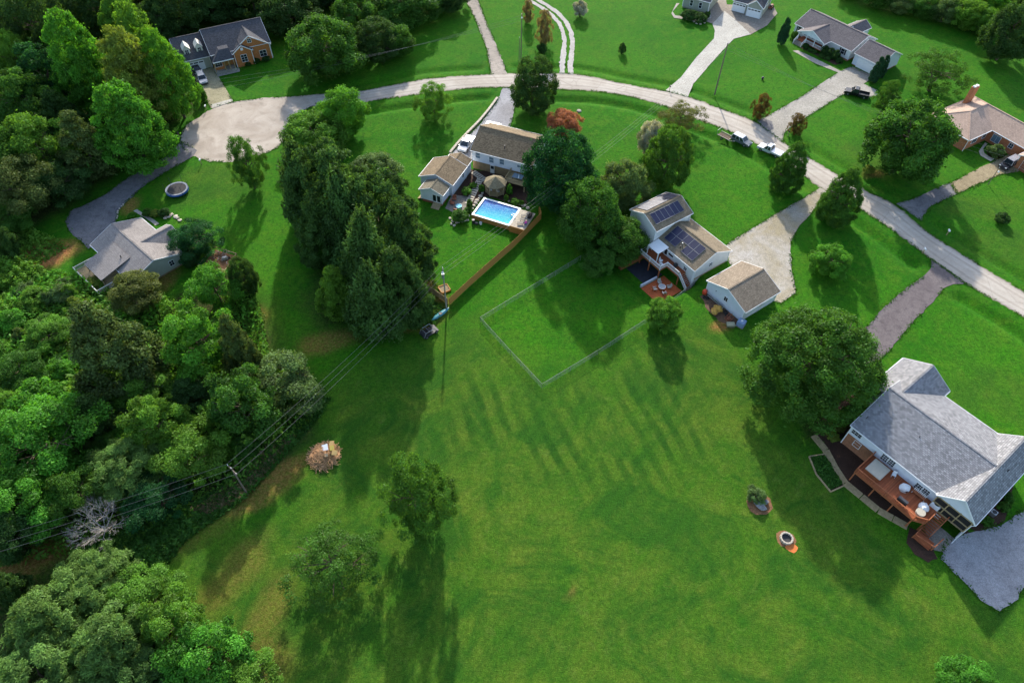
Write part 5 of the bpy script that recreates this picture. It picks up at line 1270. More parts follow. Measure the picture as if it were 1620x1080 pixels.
def car(label, cat, loc, rz, kind, col, L=4.8, Wd=1.9, Hh=1.75, roofcol=None, name=None, group=None):
    t = thing(name or cat.replace(' ', '_'), label, cat, loc, rz, group); w = Wd/2; pm = paint('paint_'+kind+str(len(bpy.data.materials)), col); rm = paint('roof_'+str(len(bpy.data.materials)), roofcol) if roofcol else pm
    zb, zw = .38, 1.02 if kind != 'sedan' else .9
    hl = L/2
    if kind in ('suv', 'van', 'jeep'):
        hood = {'suv': hl-1.25, 'van': hl-.9, 'jeep': hl-1.35}[kind]
        poly = [(-hl, zb), (-hl, zw), (hood, zw), (hl-.15, zw-.12), (hl, zw-.3), (hl, zb)]
        MB().yprism(poly, -w, w).build('body', pm, t, bevel=.06)
        x0, x1 = -hl+.12, hood+.05; X0, X1 = -hl+.4, hood-.62
        if kind == 'jeep': X0, X1 = -hl+.2, hood-.25
        MB().add(frustum(x0, x1, w-.06, zw-.02, X0, X1, w-.2, Hh-.05), FB).build('windows', X['glass'], t)
        MB().add(frustum(X0-.04, X1+.04, w-.17, Hh-.07, X0+.05, X1-.05, w-.24, Hh), FB).build('roof', rm, t, bevel=.02)
        mb = MB()
        for sy in (-1, 1):
            mb.bar((x1, sy*(w-.06), zw), (X1, sy*(w-.19), Hh-.06), .08); mb.bar((x0, sy*(w-.06), zw), (X0, sy*(w-.19), Hh-.06), .14)
            for f_ in (.36, .66): mb.bar((x0+(x1-x0)*f_, sy*(w-.05), zw), (X0+(X1-X0)*f_, sy*(w-.19), Hh-.06), .09)
        mb.build('pillar', rm, t)
    else:
        cb, cf = -.35, hl-1.45            # cab back, hood start
        poly = [(cb-.1, zb), (cb-.1, zw), (cf, zw), (hl-.15, zw-.08), (hl, zw-.3), (hl, zb)]
        MB().yprism(poly, -w, w).build('body', pm, t, bevel=.06)
        b0 = cb-.12
        mb = MB().box(-hl, b0, -w, w, zb, zb+.25); mb.build('bed_floor', X['black'], t)
        mb = MB()
        mb.box(-hl, b0, -w+.002, -w+.12, zb+.02, zw); mb.box(-hl, b0, w-.12, w-.002, zb+.02, zw); mb.box(-hl+.002, -hl+.1, -w+.12, w-.12, zb+.26, zw-.02)
        mb.build('bed_side', pm, t)
        if kind == 'pickup_cover': MB().box(-hl+.1, b0, -w+.12, w-.12, zw-.06, zw-.01).build('bed_cover', pm, t)
        x0, x1 = cb-.08, cf+.05; X0, X1 = cb+.18, cf-.62
        MB().add(frustum(x0, x1, w-.06, zw-.02, X0, X1, w-.2, Hh-.05), FB).build('windows', X['glass'], t)
        MB().add(frustum(X0-.04, X1+.04, w-.17, Hh-.07, X0+.05, X1-.05, w-.24, Hh), FB).build('roof', rm, t, bevel=.02)
        mb = MB()
        for sy in (-1, 1):
            mb.bar((x1, sy*(w-.06), zw), (X1, sy*(w-.19), Hh-.06), .08); mb.bar((x0, sy*(w-.06), zw), (X0, sy*(w-.19), Hh-.06), .12); mb.bar(((x0+x1)/2, sy*(w-.05), zw), ((X0+X1)/2, sy*(w-.19), Hh-.06), .09)
        mb.build('pillar', pm, t)
    r = .37 if kind != 'jeep' else .42
    for x in (-hl+.95, hl-.95):
        for sy in (-1, 1): wheel(t, x, sy*(w-.08), r, .24, sy)
    for sy in (-1, 1):
        MB().box(hl-.05, hl+.015, sy*(w-.3)-.18, sy*(w-.3)+.18, zw-.33, zw-.17).build('headlight', X['white'], t)
        MB().box(-hl-.015, -hl+.05, sy*(w-.16)-.1, sy*(w-.16)+.1, zw-.35, zw-.08).build('taillight', X['red'], t)
        MB().box(hl-1.5, hl-1.32, sy*(w+.1)-.1, sy*(w+.1)+.1, zw-.02, zw+.14).build('mirror', pm, t)
    MB().box(hl-.02, hl+.08, -w+.1, w-.1, .32, .55).build('bumper', X['dark'], t); MB().box(-hl-.08, -hl+.02, -w+.1, w-.1, .32, .55).build('bumper', X['dark'], t)
    return t
car('grey sport utility vehicle with white roof parked on the verge behind a trailer', 'suv', P(1171.5,226), heading((1160,220),(1184,232)), 'suv', (.14, .15, .155), 4.7, roofcol=(.6, .6, .59))
car('white pickup truck parked on the grass verge of the road', 'pickup', P(1217.5,241.5), heading((1236,251),(1198,234)), 'pickup_cover', (.62, .63, .64), 5.6, 2.0, 1.85)
car('black pickup truck parked on the ranch house driveway', 'pickup', P(1354,151), heading((1376,157),(1331,146)), 'pickup', (.012, .012, .014), 5.7, 2.05, 1.9, roofcol=(.02, .02, .022))
car('silver sport utility vehicle on the brick house driveway', 'suv', P(321,128), heading((315,115),(327,141)), 'suv', (.42, .42, .43), 4.9)
car('black car behind the silver one at the brick house garage', 'car', P(312,114), heading((307,104),(317,124)), 'suv', (.012, .012, .014), 4.6, 1.85, 1.6)
car('white truck half hidden behind the left end of the pool house roof', 'truck', P(738,232), heading((748,218),(733,240)), 'pickup_cover', (.6, .61, .62), 5.6, 2.0, 1.9)
car('white van behind the ridge of the pool house', 'van', P(784,211), heading((772,208),(797,214)), 'van', (.6, .61, .62), 5.2, 2.0, 2.2)
jp = car('black off road jeep with grey soft top beside the brown garage door', 'jeep', P(1594,263), heading((1608,256),(1580,270)), 'jeep', (.012, .012, .013), 4.7, 1.95, 2.0, roofcol=(.28, .25, .25))
# utility trailer
q = P(1146,219); tr = thing('trailer', 'small flatbed utility trailer parked behind the grey vehicle', 'trailer', q, heading((1138,214),(1156,223)))
MB().box(-1.5, 1.5, -.85, .85, .55, .63).build('bed', X['bark'], tr)
mb = MB()
for a, b2 in [((-1.5,-.9,.75),(1.5,-.9,.75)),((-1.5,.9,.75),(1.5,.9,.75)),((1.5,-.9,.75),(1.5,.9,.75)),((1.5,-.85,.5),(2.6,0,.5)),((1.5,.85,.5),(2.6,0,.5))]: mb.bar(a, b2, .09)
mb.build('frame', X['stone'], tr)
mb = MB()
for y in (-.85, .85): mb.bar((-1.5, y, .6), (-1.7, y, 1.7), .06)
mb.bar((-1.7, -.85, 1.7), (-1.7, .85, 1.7), .06); mb.build('ramp_gate', X['metal'], tr)
for sy in (-1, 1): wheel(tr, -.2, sy*1.05, .3, .2, sy)
# ------------------------------------------------------------------ swimming pool and its yard
pc = [PF(765,312,1.15), PF(824.5,329.5,1.15), PF(806,357.5,1.15), PF(746.7,339.5,1.15)]
c0 = sum(pc, Vector())/4; ax = ((pc[1]-pc[0])+(pc[2]-pc[3])).normalized(); pl = ((pc[1]-pc[0]).length+(pc[2]-pc[3]).length)/4; pw = ((pc[3]-pc[0]).length+(pc[2]-pc[1]).length)/4
pool = thing('swimming_pool', 'rectangular above ground swimming pool with blue water and timber walls', 'swimming pool', (c0.x, c0.y, 0), math.atan2(ax.y, ax.x))
a, b2 = pl, pw
mb = MB(); t_ = .38
mb.box(-a, a, b2-t_, b2, 1.08, 1.17); mb.box(-a, a, -b2, -b2+t_, 1.08, 1.17); mb.box(-a, -a+t_, -b2+t_, b2-t_, 1.08, 1.17); mb.box(a-t_, a, -b2+t_, b2-t_, 1.08, 1.17); mb.build('coping', X['white'], pool)
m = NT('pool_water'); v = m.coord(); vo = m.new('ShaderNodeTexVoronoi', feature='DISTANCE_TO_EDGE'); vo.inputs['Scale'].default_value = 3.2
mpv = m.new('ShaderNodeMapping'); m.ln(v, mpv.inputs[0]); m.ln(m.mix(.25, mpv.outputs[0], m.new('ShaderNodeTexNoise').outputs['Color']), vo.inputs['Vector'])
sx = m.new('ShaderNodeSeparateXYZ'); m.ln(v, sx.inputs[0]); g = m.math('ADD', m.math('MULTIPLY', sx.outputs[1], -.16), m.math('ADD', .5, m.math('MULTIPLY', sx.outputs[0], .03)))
base = m.ramp(g, (.12, (.003, .05, .32)), (.45, (.008, .20, .40)), (.95, (.04, .48, .45)))  # wall shadow painted in as deep blue on the far side, paler at the shallows
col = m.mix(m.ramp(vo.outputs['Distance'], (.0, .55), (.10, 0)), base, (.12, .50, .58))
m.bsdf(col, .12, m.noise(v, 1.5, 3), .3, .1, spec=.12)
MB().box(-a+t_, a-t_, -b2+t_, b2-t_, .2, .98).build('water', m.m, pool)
mb = MB(); mb.box(-a+t_-.01, a-t_+.01, b2-t_-.05, b2-t_+.02, .9, 1.09); mb.box(-a+t_-.01, -a+t_+.04, -b2+t_, b2-t_-.05, .9, 1.09); mb.box(a-t_-.04, a-t_+.01, -b2+t_, b2-t_-.05, .9, 1.09); mb.box(-a+t_+.04, a-t_-.04, -b2+t_-.01, -b2+t_+.04, .9, 1.09); mb.build('liner', X['blue'], pool)
cw = X['cedar']
mb = MB()
for y in (-.25, .25): mb.path([Vector((a-t_-.5, y, .6)), Vector((a-t_-.4, y, 1.6)), Vector((a-.15, y, 1.6)), Vector((a-.1, y, 1.17))], .035, 6)
mb.build('ladder', X['silver'], pool)
MB().box(-a+.08, -a+.32, -.5, .2, 1.172, 1.19).build('skimmer_lid', X['tarp'], pool)
n = int(2*a/.3)
for i in range(n):
    x = -a+.15+.3*i; MB().box(x-.14, x+.14, -b2+.06, -b2+.12, 0, 1.08).build('board', cw, pool)
MB().box(-a+.05, a-.05, -b2+.13, b2-.05, 0, .9).build('pool_wall', X['greywood'], pool)
for x in (-a+.1, -a/3, a/3, a-.1): MB().box(x-.06, x+.06, -b2-.02, -b2+.05, 0, 1.08).build('stud', cw, pool)
# white deck with furniture
DX = 3.2
MB().box(a+.01, a+DX, -b2-.2, b2-.3, 1.0, 1.14).build('deck_floor', X['stone'], pool)
n = 10
for i in range(n): x = a+.1+i*(DX/n); MB().box(x, x+DX/n-.02, -b2-.32, -b2-.22, 0, 1.5).build('board', cw, pool)
def ppt(x, y, z): return pool.matrix_basis @ Vector((x, y, z))
def lounger(loc, rz, lab):
    t = thing('lounge_chair', lab, 'lounge chair', loc, rz, 'lounge chairs on the pool deck')
    MB().box(-.3, .3, -.6, .5, .28, .36).build('seat', X['greywood'], t)
    MB().add([(-.3, .5, .3), (.3, .5, .3), (.3, .95, .85), (-.3, .95, .85), (-.3, .44, .36), (.3, .44, .36), (.3, .89, .9), (-.3, .89, .9)], FB).build('backrest', X['greywood'], t)
    for x in (-.27, .27):
        for y in (-.5, .4): MB().box(x-.03, x+.03, y-.03, y+.03, 0, .28).build('leg', X['greywood'], t)
rz0 = pool.rotation_euler.z
lounger(ppt(a+1.5, .9, 1.15), rz0-.9, 'weathered lounge chair at the back of the white pool deck')
lounger(ppt(a+1.7, -.3, 1.15), rz0-1.0, 'weathered lounge chair in the middle of the white pool deck')
lounger(ppt(a+1.7, -1.5, 1.15), rz0-1.1, 'weathered lounge chair at the front of the white pool deck')
q = ppt(a+2.55, 1.2, 1.15); t = thing('storage_rack', 'black rack of pool gear on the white pool deck', 'rack', q, rz0)
for i in range(3): MB().box(-.35, .35, -.6+.42*i, -.25+.42*i, 0, .75).build('bin', X['black'], t)
q = ppt(a+2.6, -1.0, 1.15); t = thing('beach_ball', 'pink and blue beach ball on the white pool deck', 'ball', q)
rr = random.Random(1)
MB().lathe([(.001, .0), (.2, .05), (.32, .2), (.36, .36)], 14).build('lower_half', plain('ball_blue', (.05, .16, .7), .3), t, smooth=True); MB().lathe([(.36, .36), (.32, .52), (.2, .67), (.001, .72)], 14).build('upper_half', plain('ball_pink', (.8, .08, .4), .3), t, smooth=True)
# gazebo
gz = P(784,303); gaz = thing('gazebo', 'octagonal timber gazebo with a tan shingle roof behind the pool', 'gazebo', gz, rz0+.2)
gr = 18.9*depth(PF(784,284,2.7))/CF
o8 = [(math.cos(PI/8+i*PI/4), math.sin(PI/8+i*PI/4)) for i in range(8)]
GE = 2.45
gm = shingle('gazebo_shingle', (.26, .215, .13), .25)
for i in range(8):
    p0, p1 = o8[i], o8[(i+1) % 8]
    MB().add([(p0[0]*gr, p0[1]*gr, GE), (p1[0]*gr, p1[1]*gr, GE), (0, 0, GE+1.35), (p0[0]*gr, p0[1]*gr, GE-.1), (p1[0]*gr, p1[1]*gr, GE-.1), (0, 0, GE+1.25)], [(0, 1, 2), (5, 4, 3), (0, 3, 4, 1), (1, 4, 5, 2), (2, 5, 3, 0)]).build('roof_panel', gm, gaz)
fr_ = gr*.86
MB().prism([(x*fr_, y*fr_) for x, y in o8], .25, .4).build('floor', X['timber'], gaz)
for x, y in o8: MB().box(x*fr_*.96-.07, x*fr_*.96+.07, y*fr_*.96-.07, y*fr_*.96+.07, .0, GE).build('post', X['timber'], gaz)
pts = [(x*fr_*.96, y*fr_*.96) for x, y in o8]
for i in range(8):
    if i != 1: rail(gaz, [pts[i], pts[(i+1) % 8]], X['timber'], .4, .8, .16, posts=False)
for k, (x, y) in enumerate([(-.9, -.6), (.7, -.8), (.1, .9)]):
    q = gaz.matrix_basis @ Vector((x, y, .4)); t = thing('chair', 'pale cushioned chair inside the gazebo', 'chair', q, k*2.0, 'chairs inside the gazebo')
    MB().box(-.3, .3, -.3, .3, .3, .48).build('seat', X['offwhite'], t); MB().box(-.3, .3, .24, .34, .48, 1.0).build('backrest', X['offwhite'], t)
    for lx in (-.26, .26):
        for ly in (-.26, .26): MB().box(lx-.03, lx+.03, ly-.03, ly+.03, 0, .3).build('leg', X['dark'], t)
# deck furniture on the pool house deck: fabric canopy table
q = D.matrix_basis @ Vector((4.8, -6.9, 1.66)); t = thing('patio_table', 'dark glass patio table on the pool house deck', 'table', q, D.rotation_euler.z)
MB().box(-1.1, 1.1, -.75, .75, .70, .76).build('table_top', X['glassb'], t)
for x in (-1, 1):
    for y in (-.65, .65): MB().box(x-.04, x+.04, y-.04, y+.04, 0, .7).build('leg', X['dark'], t)
q = D.matrix_basis @ Vector((5.0, -6.9, 2.43)); t = thing('folded_umbrella', 'folded white umbrella lying on the patio table', 'umbrella', q, D.rotation_euler.z+1.9)
MB().tube((-.8, 0, .08), (.7, 0, .08), .12, .03, 8).build('canopy', X['white'], t); MB().tube((.7, 0, .08), (1.0, 0, .08), .025, .025, 6).build('pole', X['metal'], t)
# stepping path, mulch beds, rocks
def ladder_steps(pa, pb, n, lab, w=1.1):
    A_, B_ = P(*pa), P(*pb); t = thing('step_path', lab, 'steps', A_, math.atan2((B_-A_).y, (B_-A_).x)); l = (B_-A_).length
    MB().box(0, l, -w/2-.12, -w/2+.02, 0, .12).build('edge', X['stone'], t); MB().box(0, l, w/2-.02, w/2+.12, 0, .12).build('edge', X['stone'], t)
    for i in range(n): x = l*(i+.5)/n; MB().box(x-l/n*.30, x+l/n*.30, -w/2+.03, w/2-.03, 0, .14).build('slab', X['stone'], t)
sheet('mulch_bed', wl([(745,268),(760,270),(790,268),(830,275),(838,300),(834,322),(826,328),(790,316),(766,310),(740,335),(728,338),(716,326),(708,322),(735,285)]), .035, X['mulch'], .3)
sheet('patio_slab', wl([(712,314),(716,308),(745,312),(738,325),(735,338),(716,336),(704,330)]), .05, X['conc2'], .1)
ladder_steps((760,283), (740,324), 12, 'railway sleeper steps running down beside the gazebo')
ladder_steps((748,272), (768,286), 7, 'short flight of sleeper steps at the corner of the pool house')
rk = random.Random(5)
def rocks(px_list, lab, grp, sz=(.25, .5), mat='stone'):
    for (px, py) in px_list:
        q = P(px, py); t = tag(MB().blob((0, 0, .12), (rk.uniform(*sz), rk.uniform(*sz), rk.uniform(.14, .26)), rk, 7, 5, .25).build('edging_stone', X[mat], None, q, rk.uniform(0, 6)), lab, 'stone', grp)
def along(pts, step):
    out = []
    for a_, b_ in zip(pts[:-1], pts[1:]):
        n = max(1, int(math.hypot(b_[0]-a_[0], b_[1]-a_[1])/step))
        for i in range(n): out.append((a_[0]+(b_[0]-a_[0])*i/n+rk.uniform(-.8, .8), a_[1]+(b_[1]-a_[1])*i/n+rk.uniform(-.6, .6)))
    return out
rocks(along([(763,306),(752,322),(744,336),(740,348),(726,352),(718,347)], 4.5), 'pale edging stone in the curve left of the pool', 'edging stones left of the pool')
rocks(along([(800,318),(815,322),(830,326),(840,332)], 5), 'pale edging stone along the far side of the pool', 'edging stones behind the pool')
rocks([(712,346),(716,351),(722,353),(714,355),(719,357)], 'flat stepping stone in the lawn below the outbuilding', 'stepping stones in the lawn', (.25, .35))
# small round paddling pool and chairs on the corner patio
q = P(726,328); t = thing('paddling_pool', 'small round turquoise paddling pool beside the outbuilding', 'paddling pool', q)
MB().lathe([(.62, 0), (.66, .45), (.60, .45), (.58, .05)], 18).build('wall', plain('turquoise_vinyl', (.05, .42, .55), .3), t); MB().lathe([(0, .36), (.6, .36)], 18).build('water', plain('paddling_water', (.08, .5, .62), .08), t)
for k, (px, py) in enumerate([(719,316),(716,323),(722,335)]):
    q = P(px, py); t = thing('chair', ['brown patio chair at the back of the corner patio', 'brown patio chair left of the turquoise paddling pool', 'brown patio chair below the turquoise paddling pool'][k], 'chair', q, k*1.3, 'chairs on the corner patio')
    MB().box(-.4, .4, -.4, .4, .3, .42).build('seat', X['terracotta'], t); MB().box(-.4, .4, .3, .42, .42, .95).build('backrest', X['terracotta'], t)
    for lx in (-.34, .34):
        for ly in (-.34, .34): MB().box(lx-.04, lx+.04, ly-.04, ly+.04, 0, .3).build('leg', X['terracotta'], t)
q = P(769,361); 
t = thing('pool_pump', 'black pool pump and hoses at the foot of the timber pool wall', 'pump', P(749,353), rz0); MB().tube((0, 0, 0), (0, 0, .9), .32, .28, 12).build('tank', X['black'], t); MB().box(.35, 1.0, -.2, .2, 0, .4).build('motor', X['dark'], t)
t = thing('bucket', 'white bucket at the foot of the timber pool wall', 'bucket', P(760.5,355)); MB().lathe([(.22, 0), (.28, .55), (.26, .55), (.2, .04), (0, .04)], 12).build('shell', X['white'], t); MB().path([Vector((-.27, 0, .5)), Vector((0, 0, .75)), Vector((.27, 0, .5))], .015).build('handle', X['metal'], t)
for k, (px, py, w_, h_, c_, lab) in enumerate([(748,293,12,9,'bright','small shrub beside the wall of the outbuilding'),(738,302,16,10,'bright','shrub in the bed halfway along the outbuilding wall'),(743,322,10,14,'mid','narrow shrub between steps and pool'),(740,333,14,10,'mid','shrub at the corner of the pool coping'),(728,341,26,8,'mid','low hedge shrub below the corner patio'),(806,300,10,16,'vivid','bright upright shrub right of the gazebo'),(801,314,8,12,'mid','small shrub between gazebo and pool'),(815,319,14,8,'bright','flowering low shrub behind the pool'),(824,320,10,8,'bright','low shrub at the far corner of the pool'),(762,298,10,12,'mid','shrub at the left of the gazebo')]): tree(px, py, w_, h_, 'shrub', c_, lab, 'shrub', 'shrub', 'shrubs of the pool yard', .02)
# timber kerb along the gravel drive
kp = wl([(789,156),(775,175),(760,193),(745,208),(728,226),(714,243)])
t = thing('timber_kerb', 'pale timber kerb along the left of the pool house gravel drive', 'kerb', kp[0])
for i in range(len(kp)-1):
    for j in range(4): p0, p1 = kp[i].lerp(kp[i+1], j/4+.008), kp[i].lerp(kp[i+1], (j+1)/4-.008); MB().bar(p0-kp[0]+Vector((-.3, 0, .2)), p1-kp[0]+Vector((-.3, 0, .2)), .5, .42).build('timber', X['stone'], t)
# ------------------------------------------------------------------ fences
def board_fence(label, px, h=1.8, mat=None, flip=1):
    w = wl(px); t = thing('board_fence', label, 'fence', w[0]); o0 = w[0]; mat = mat or X['cedar']
    me = MB().box(-.095, .095, -.012, .012, 0, h).mesh('board', mat); ml = MB().box(-.095, .095, -.012, .012, 0, h-.05).mesh('board', mat)
    rest = MB(); cnt = 0; rf = random.Random(3)
    for a_, b_ in zip(w[:-1], w[1:]):
        d = b_-a_; l = d.length; d.normalize(); ang = math.atan2(d.y, d.x); nn = Vector((-d.y, d.x, 0))
        n = int(l/.205)
        for i in range(n):
            q = a_+d*(l*(i+.5)/n); cnt += 1
            o = link('board', me if rf.random() < .5 else ml, t, q-o0+Vector((0, 0, rf.uniform(.02, .06))), ang+rf.uniform(-.04, .04))
        k = max(1, round(l/2.4))
        for i in range(k+1): q = a_+d*(l*i/k)+nn*.08; MB().box(-.05, .05, -.05, .05, 0, h-.05).build('post', mat, t, q-o0, ang)
        for z in (.35, 1.45):
            MB().bar(a_-o0+nn*.04+Vector((0, 0, z)), b_-o0+nn*.04+Vector((0, 0, z)), .04, .09).build('rail', mat, t)
    return t
board_fence('long orange cedar board fence from the pool deck to the light pole', [(712,482),(745,451),(780,420),(812,392),(834,370),(856,347),(853,338)])
board_fence('short grey brown board fence from the light pole to the pines', [(709,481),(684,464),(656,447)], 1.5, X['timber'])
def chain_fence(label, px, h=1.25):
    w = wl(px); t = thing('chain_link_fence', label, 'fence', w[0]); o0 = w[0]; wires = MB()
    for a_, b_ in zip(w[:-1], w[1:]):
        l = (b_-a_).length; k = max(1, round(l/3.0))
        for i in range(k+1): q = a_.lerp(b_, i/k); MB().tube((0, 0, 0), (0, 0, h+.06), .035, .035, 6).build('post', X['galv'], t, q-o0)
        MB().tube(a_-o0+Vector((0, 0, h)), b_-o0+Vector((0, 0, h)), .024, .024, 6).build('top_rail', X['galv'], t)
        n = int(l/.22); d = (b_-a_)/n
        for i in range(n):
            for s_ in (0, 1):
                p0 = a_+d*i-o0+Vector((0, 0, .04 if s_ else h)); e = min(n, i+5) if True else 0
                f_ = (e-i)/5; p1 = a_+d*e-o0+Vector((0, 0, .04+(h-.04)*f_ if s_ else h-(h-.04)*f_)); wires.bar(p0, p1, .010)
    o = wires.build('wire_mesh', X['galv'], t); o['kind'] = 'stuff'
    return t
chain_fence('galvanised chain link fence round the square yard in the field', [(918,412),(838,461),(760,509),(808,562),(857,614),(945,561),(1022,511),(1066,477),(1098,452)])
# ------------------------------------------------------------------ poles and wires
def hgt(base, top):
    b_ = P(*base); dirn = ray(*top); # height where the ray passes over the base, least squares in plan
    t = (b_.x*dirn.x+b_.y*dirn.y)/(dirn.x**2+dirn.y**2); return CH+dirn.z*t
def pole(label, base, h, r=.14, lamp=False, arm=True, mat='pole', name='utility_pole', tx=False, adir=0):
    q = P(*base); t = thing(name, label, 'pole', q, adir)
    MB().tube((0, 0, 0), (0, 0, h), r, r*.65, 10).build('shaft', X[mat], t)
    if arm: MB().box(-1.1, 1.1, -.06, .06, h-.5, h-.38).build('crossarm', X['pole'], t)
    for x in ((-1.0, 0, 1.0) if arm else (0,)): MB().tube((x, 0, h-.38 if arm and x else h), (x, 0, h-.15 if arm and x else h+.22), .05, .04, 6).build('insulator', X['white'], t)
    if tx: MB().tube((.0, -.35, h-1.9), (.0, -.35, h-1.0), .24, .24, 12).build('transformer', X['metal'], t)
    if lamp:
        l_ = MB().path([Vector((0, 0, h-.7)), Vector((0, -.5, h-.5))], .03).build('lamp_arm', X['metal'], t); MB().lathe([(.02, .15), (.16, .05), (.2, -.1), (.12, -.25), (0, -.28)], 10, (0, -.5, h-.5)).build('lamp_head', X['white'], l_)
    return q, h
h1 = hgt((392,782), (368,739)); h2 = hgt((706.5,489), (699.5,424)); h3 = hgt((1130.5,150), (1150,68)); h4 = hgt((824,104), (825.5,23))
p1, _ = pole('utility pole in the dry brush at the field edge', (392,782), h1, adir=RAD(-40))
p2, _ = pole('grey utility pole with a lamp at the corner of the cedar fence', (706.5,489), h2, .16, True, False, 'greywood', tx=True)
p3, _ = pole('tall dark utility pole beside the far bright concrete drive', (1130.5,150), h3, .17, arm=False)
p4, _ = pole('tall utility pole behind the evergreen at the road bend', (824,104), h4, .15, True, False)
p5, _ = pole('shorter thin pole beside the tall one at the road bend', (821,111), hgt((821,111), (821,60)), .1, arm=False)
h6 = hgt((1563,292), (1573,263)); p6, _ = pole('short light pole beside the tan gravel drive', (1563,292), h6, .09, True, False)
def wire(label, A_, B_, sag, r=.014, grp=None):
    t = thing('cable', label, 'cable', A_, 0, grp); n = 22; pts = []
    for i in range(n+1): f_ = i/n; q = A_.lerp(B_, f_); q.z -= sag*4*f_*(1-f_); pts.append(q-A_)
    MB().path(pts, r, 5).build('strand', X['wire'], t)
V3 = lambda x, y, z: Vector((x, y, z))
off = [(-.9, .7), (0, 0), (.9, -.7)]
pz0 = P(-60, 960)+V3(0, 0, 6)
for k, (a_, b_) in enumerate(off):
    wn = ('upper', 'middle', 'lower')[k]
    A1 = p1+V3(a_, b_, h1-.2); A2 = p2+V3(a_*.35, b_*.35, h2+.1-.55*k)
    wire(wn+' cable from the light pole down to the field edge pole', A1, A2, 1.0, grp='cables across the field')
    wire(wn+' cable from the field edge pole past the bare tree to the left edge', A1, P(-40, 915)+V3(a_*1.2, b_*1.2, 6.5), .7, grp='cables to the left edge')
    if k < 2 or 1: wire(wn+' cable from the light pole over the pool yard to the far pole', A2, p3+V3(0, 0, h3-.1-.7*k), 1.6, .012, 'cables over the pool yard')
    wire(('upper', 'middle', 'lower')[k]+' cable from the far pole past the spreading tree to the right edge', p3+V3(0, 0, h3-.1-.7*k), P(1640, 330)+V3(2.0*k, 3.2*k-4, 9.0-.5*k), 2.0, .012, 'cables at the upper right')
    wire(('upper', 'middle', 'lower')[k]+' cable from the road bend pole over the lawn to the brick house', p4+V3(0, 0, h4-.2-.7*k), PF(290, 142-9*k+8, 4.5), 1.4, .012, 'cables over the brick house lawn')
# ------------------------------------------------------------------ things in the field and yards
q = P(282,304); tp_ = thing('trampoline', 'round trampoline with a blue skirt on the lawn by the cul de sac', 'trampoline', q)
tr_ = 2.25
MB().lathe([(0, .86), (tr_-.38, .86)], 28).build('mat', plain('trampoline_mat', (.055, .052, .05), .9, spec=.1), tp_)
MB().lathe([(tr_-.38, .9), (tr_, .92), (tr_, .84), (tr_-.38, .84), (tr_-.38, .9)], 28).build('pad', plain('trampoline_pad', (.17, .19, .23), .6), tp_)
MB().lathe([(tr_+.01, .9), (tr_+.02, .5), (tr_-.01, .5), (tr_, .9)], 28).build('skirt', plain('trampoline_blue', (.03, .10, .34), .5), tp_)
for i in range(6): an = i*PI/3+.3; MB().tube((tr_*math.cos(an), tr_*math.sin(an), 0), (tr_*math.cos(an), tr_*math.sin(an), 2.5), .035, .035, 6).build('leg', X['dark'], tp_)
# fire pit
q = P(1243.5,852); fp = thing('fire_pit', 'round stone fire pit with an orange soil patch in the grass', 'fire pit', q)
for i in range(14): an = 2*PI*i/14; MB().box(-.16, .16, -.12, .12, 0, .42).build('block', X['stone'], fp, (.78*math.cos(an), .78*math.sin(an), 0), an+PI/2, bevel=.03)
MB().lathe([(0, .05), (.68, .12), (.68, .3)], 16).build('ash', X['black'], fp)
sheet('bare_soil', [q+V3(1.25*math.cos(i*.5), 1.2*math.sin(i*.5), 0) for i in range(13)], .012, X['straw'], .35); sheet('bare_soil', [P(1249,866)+V3(.75*math.cos(i*.6)+.3, .6*math.sin(i*.6), 0) for i in range(11)], .018, X['orange'], .2)
# rock bed
q = P(1202,796); sheet('mulch_bed', [q+V3(1.75*math.cos(i*.42), 1.75*math.sin(i*.42), 0) for i in range(15)], .02, X['straw'], .3)
rb = random.Random(9)
tag(MB().blob((0, 0, .35), (.95, .55, .5), rb, 9, 6, .22).build('boulder', X['rock'], None, P(1202,801), 2.3), 'long grey boulder in the straw ring on the field', 'boulder')
tag(MB().blob((0, 0, .25), (.5, .4, .4), rb, 8, 5, .22).build('boulder', X['rock'], None, P(1211,795), .5), 'small grey boulder at the right of the straw ring', 'boulder')
tree(1197,783,30,24,'shrub','grey','pale green shrub behind the boulders in the straw ring','shrub','shrub',None,.02)
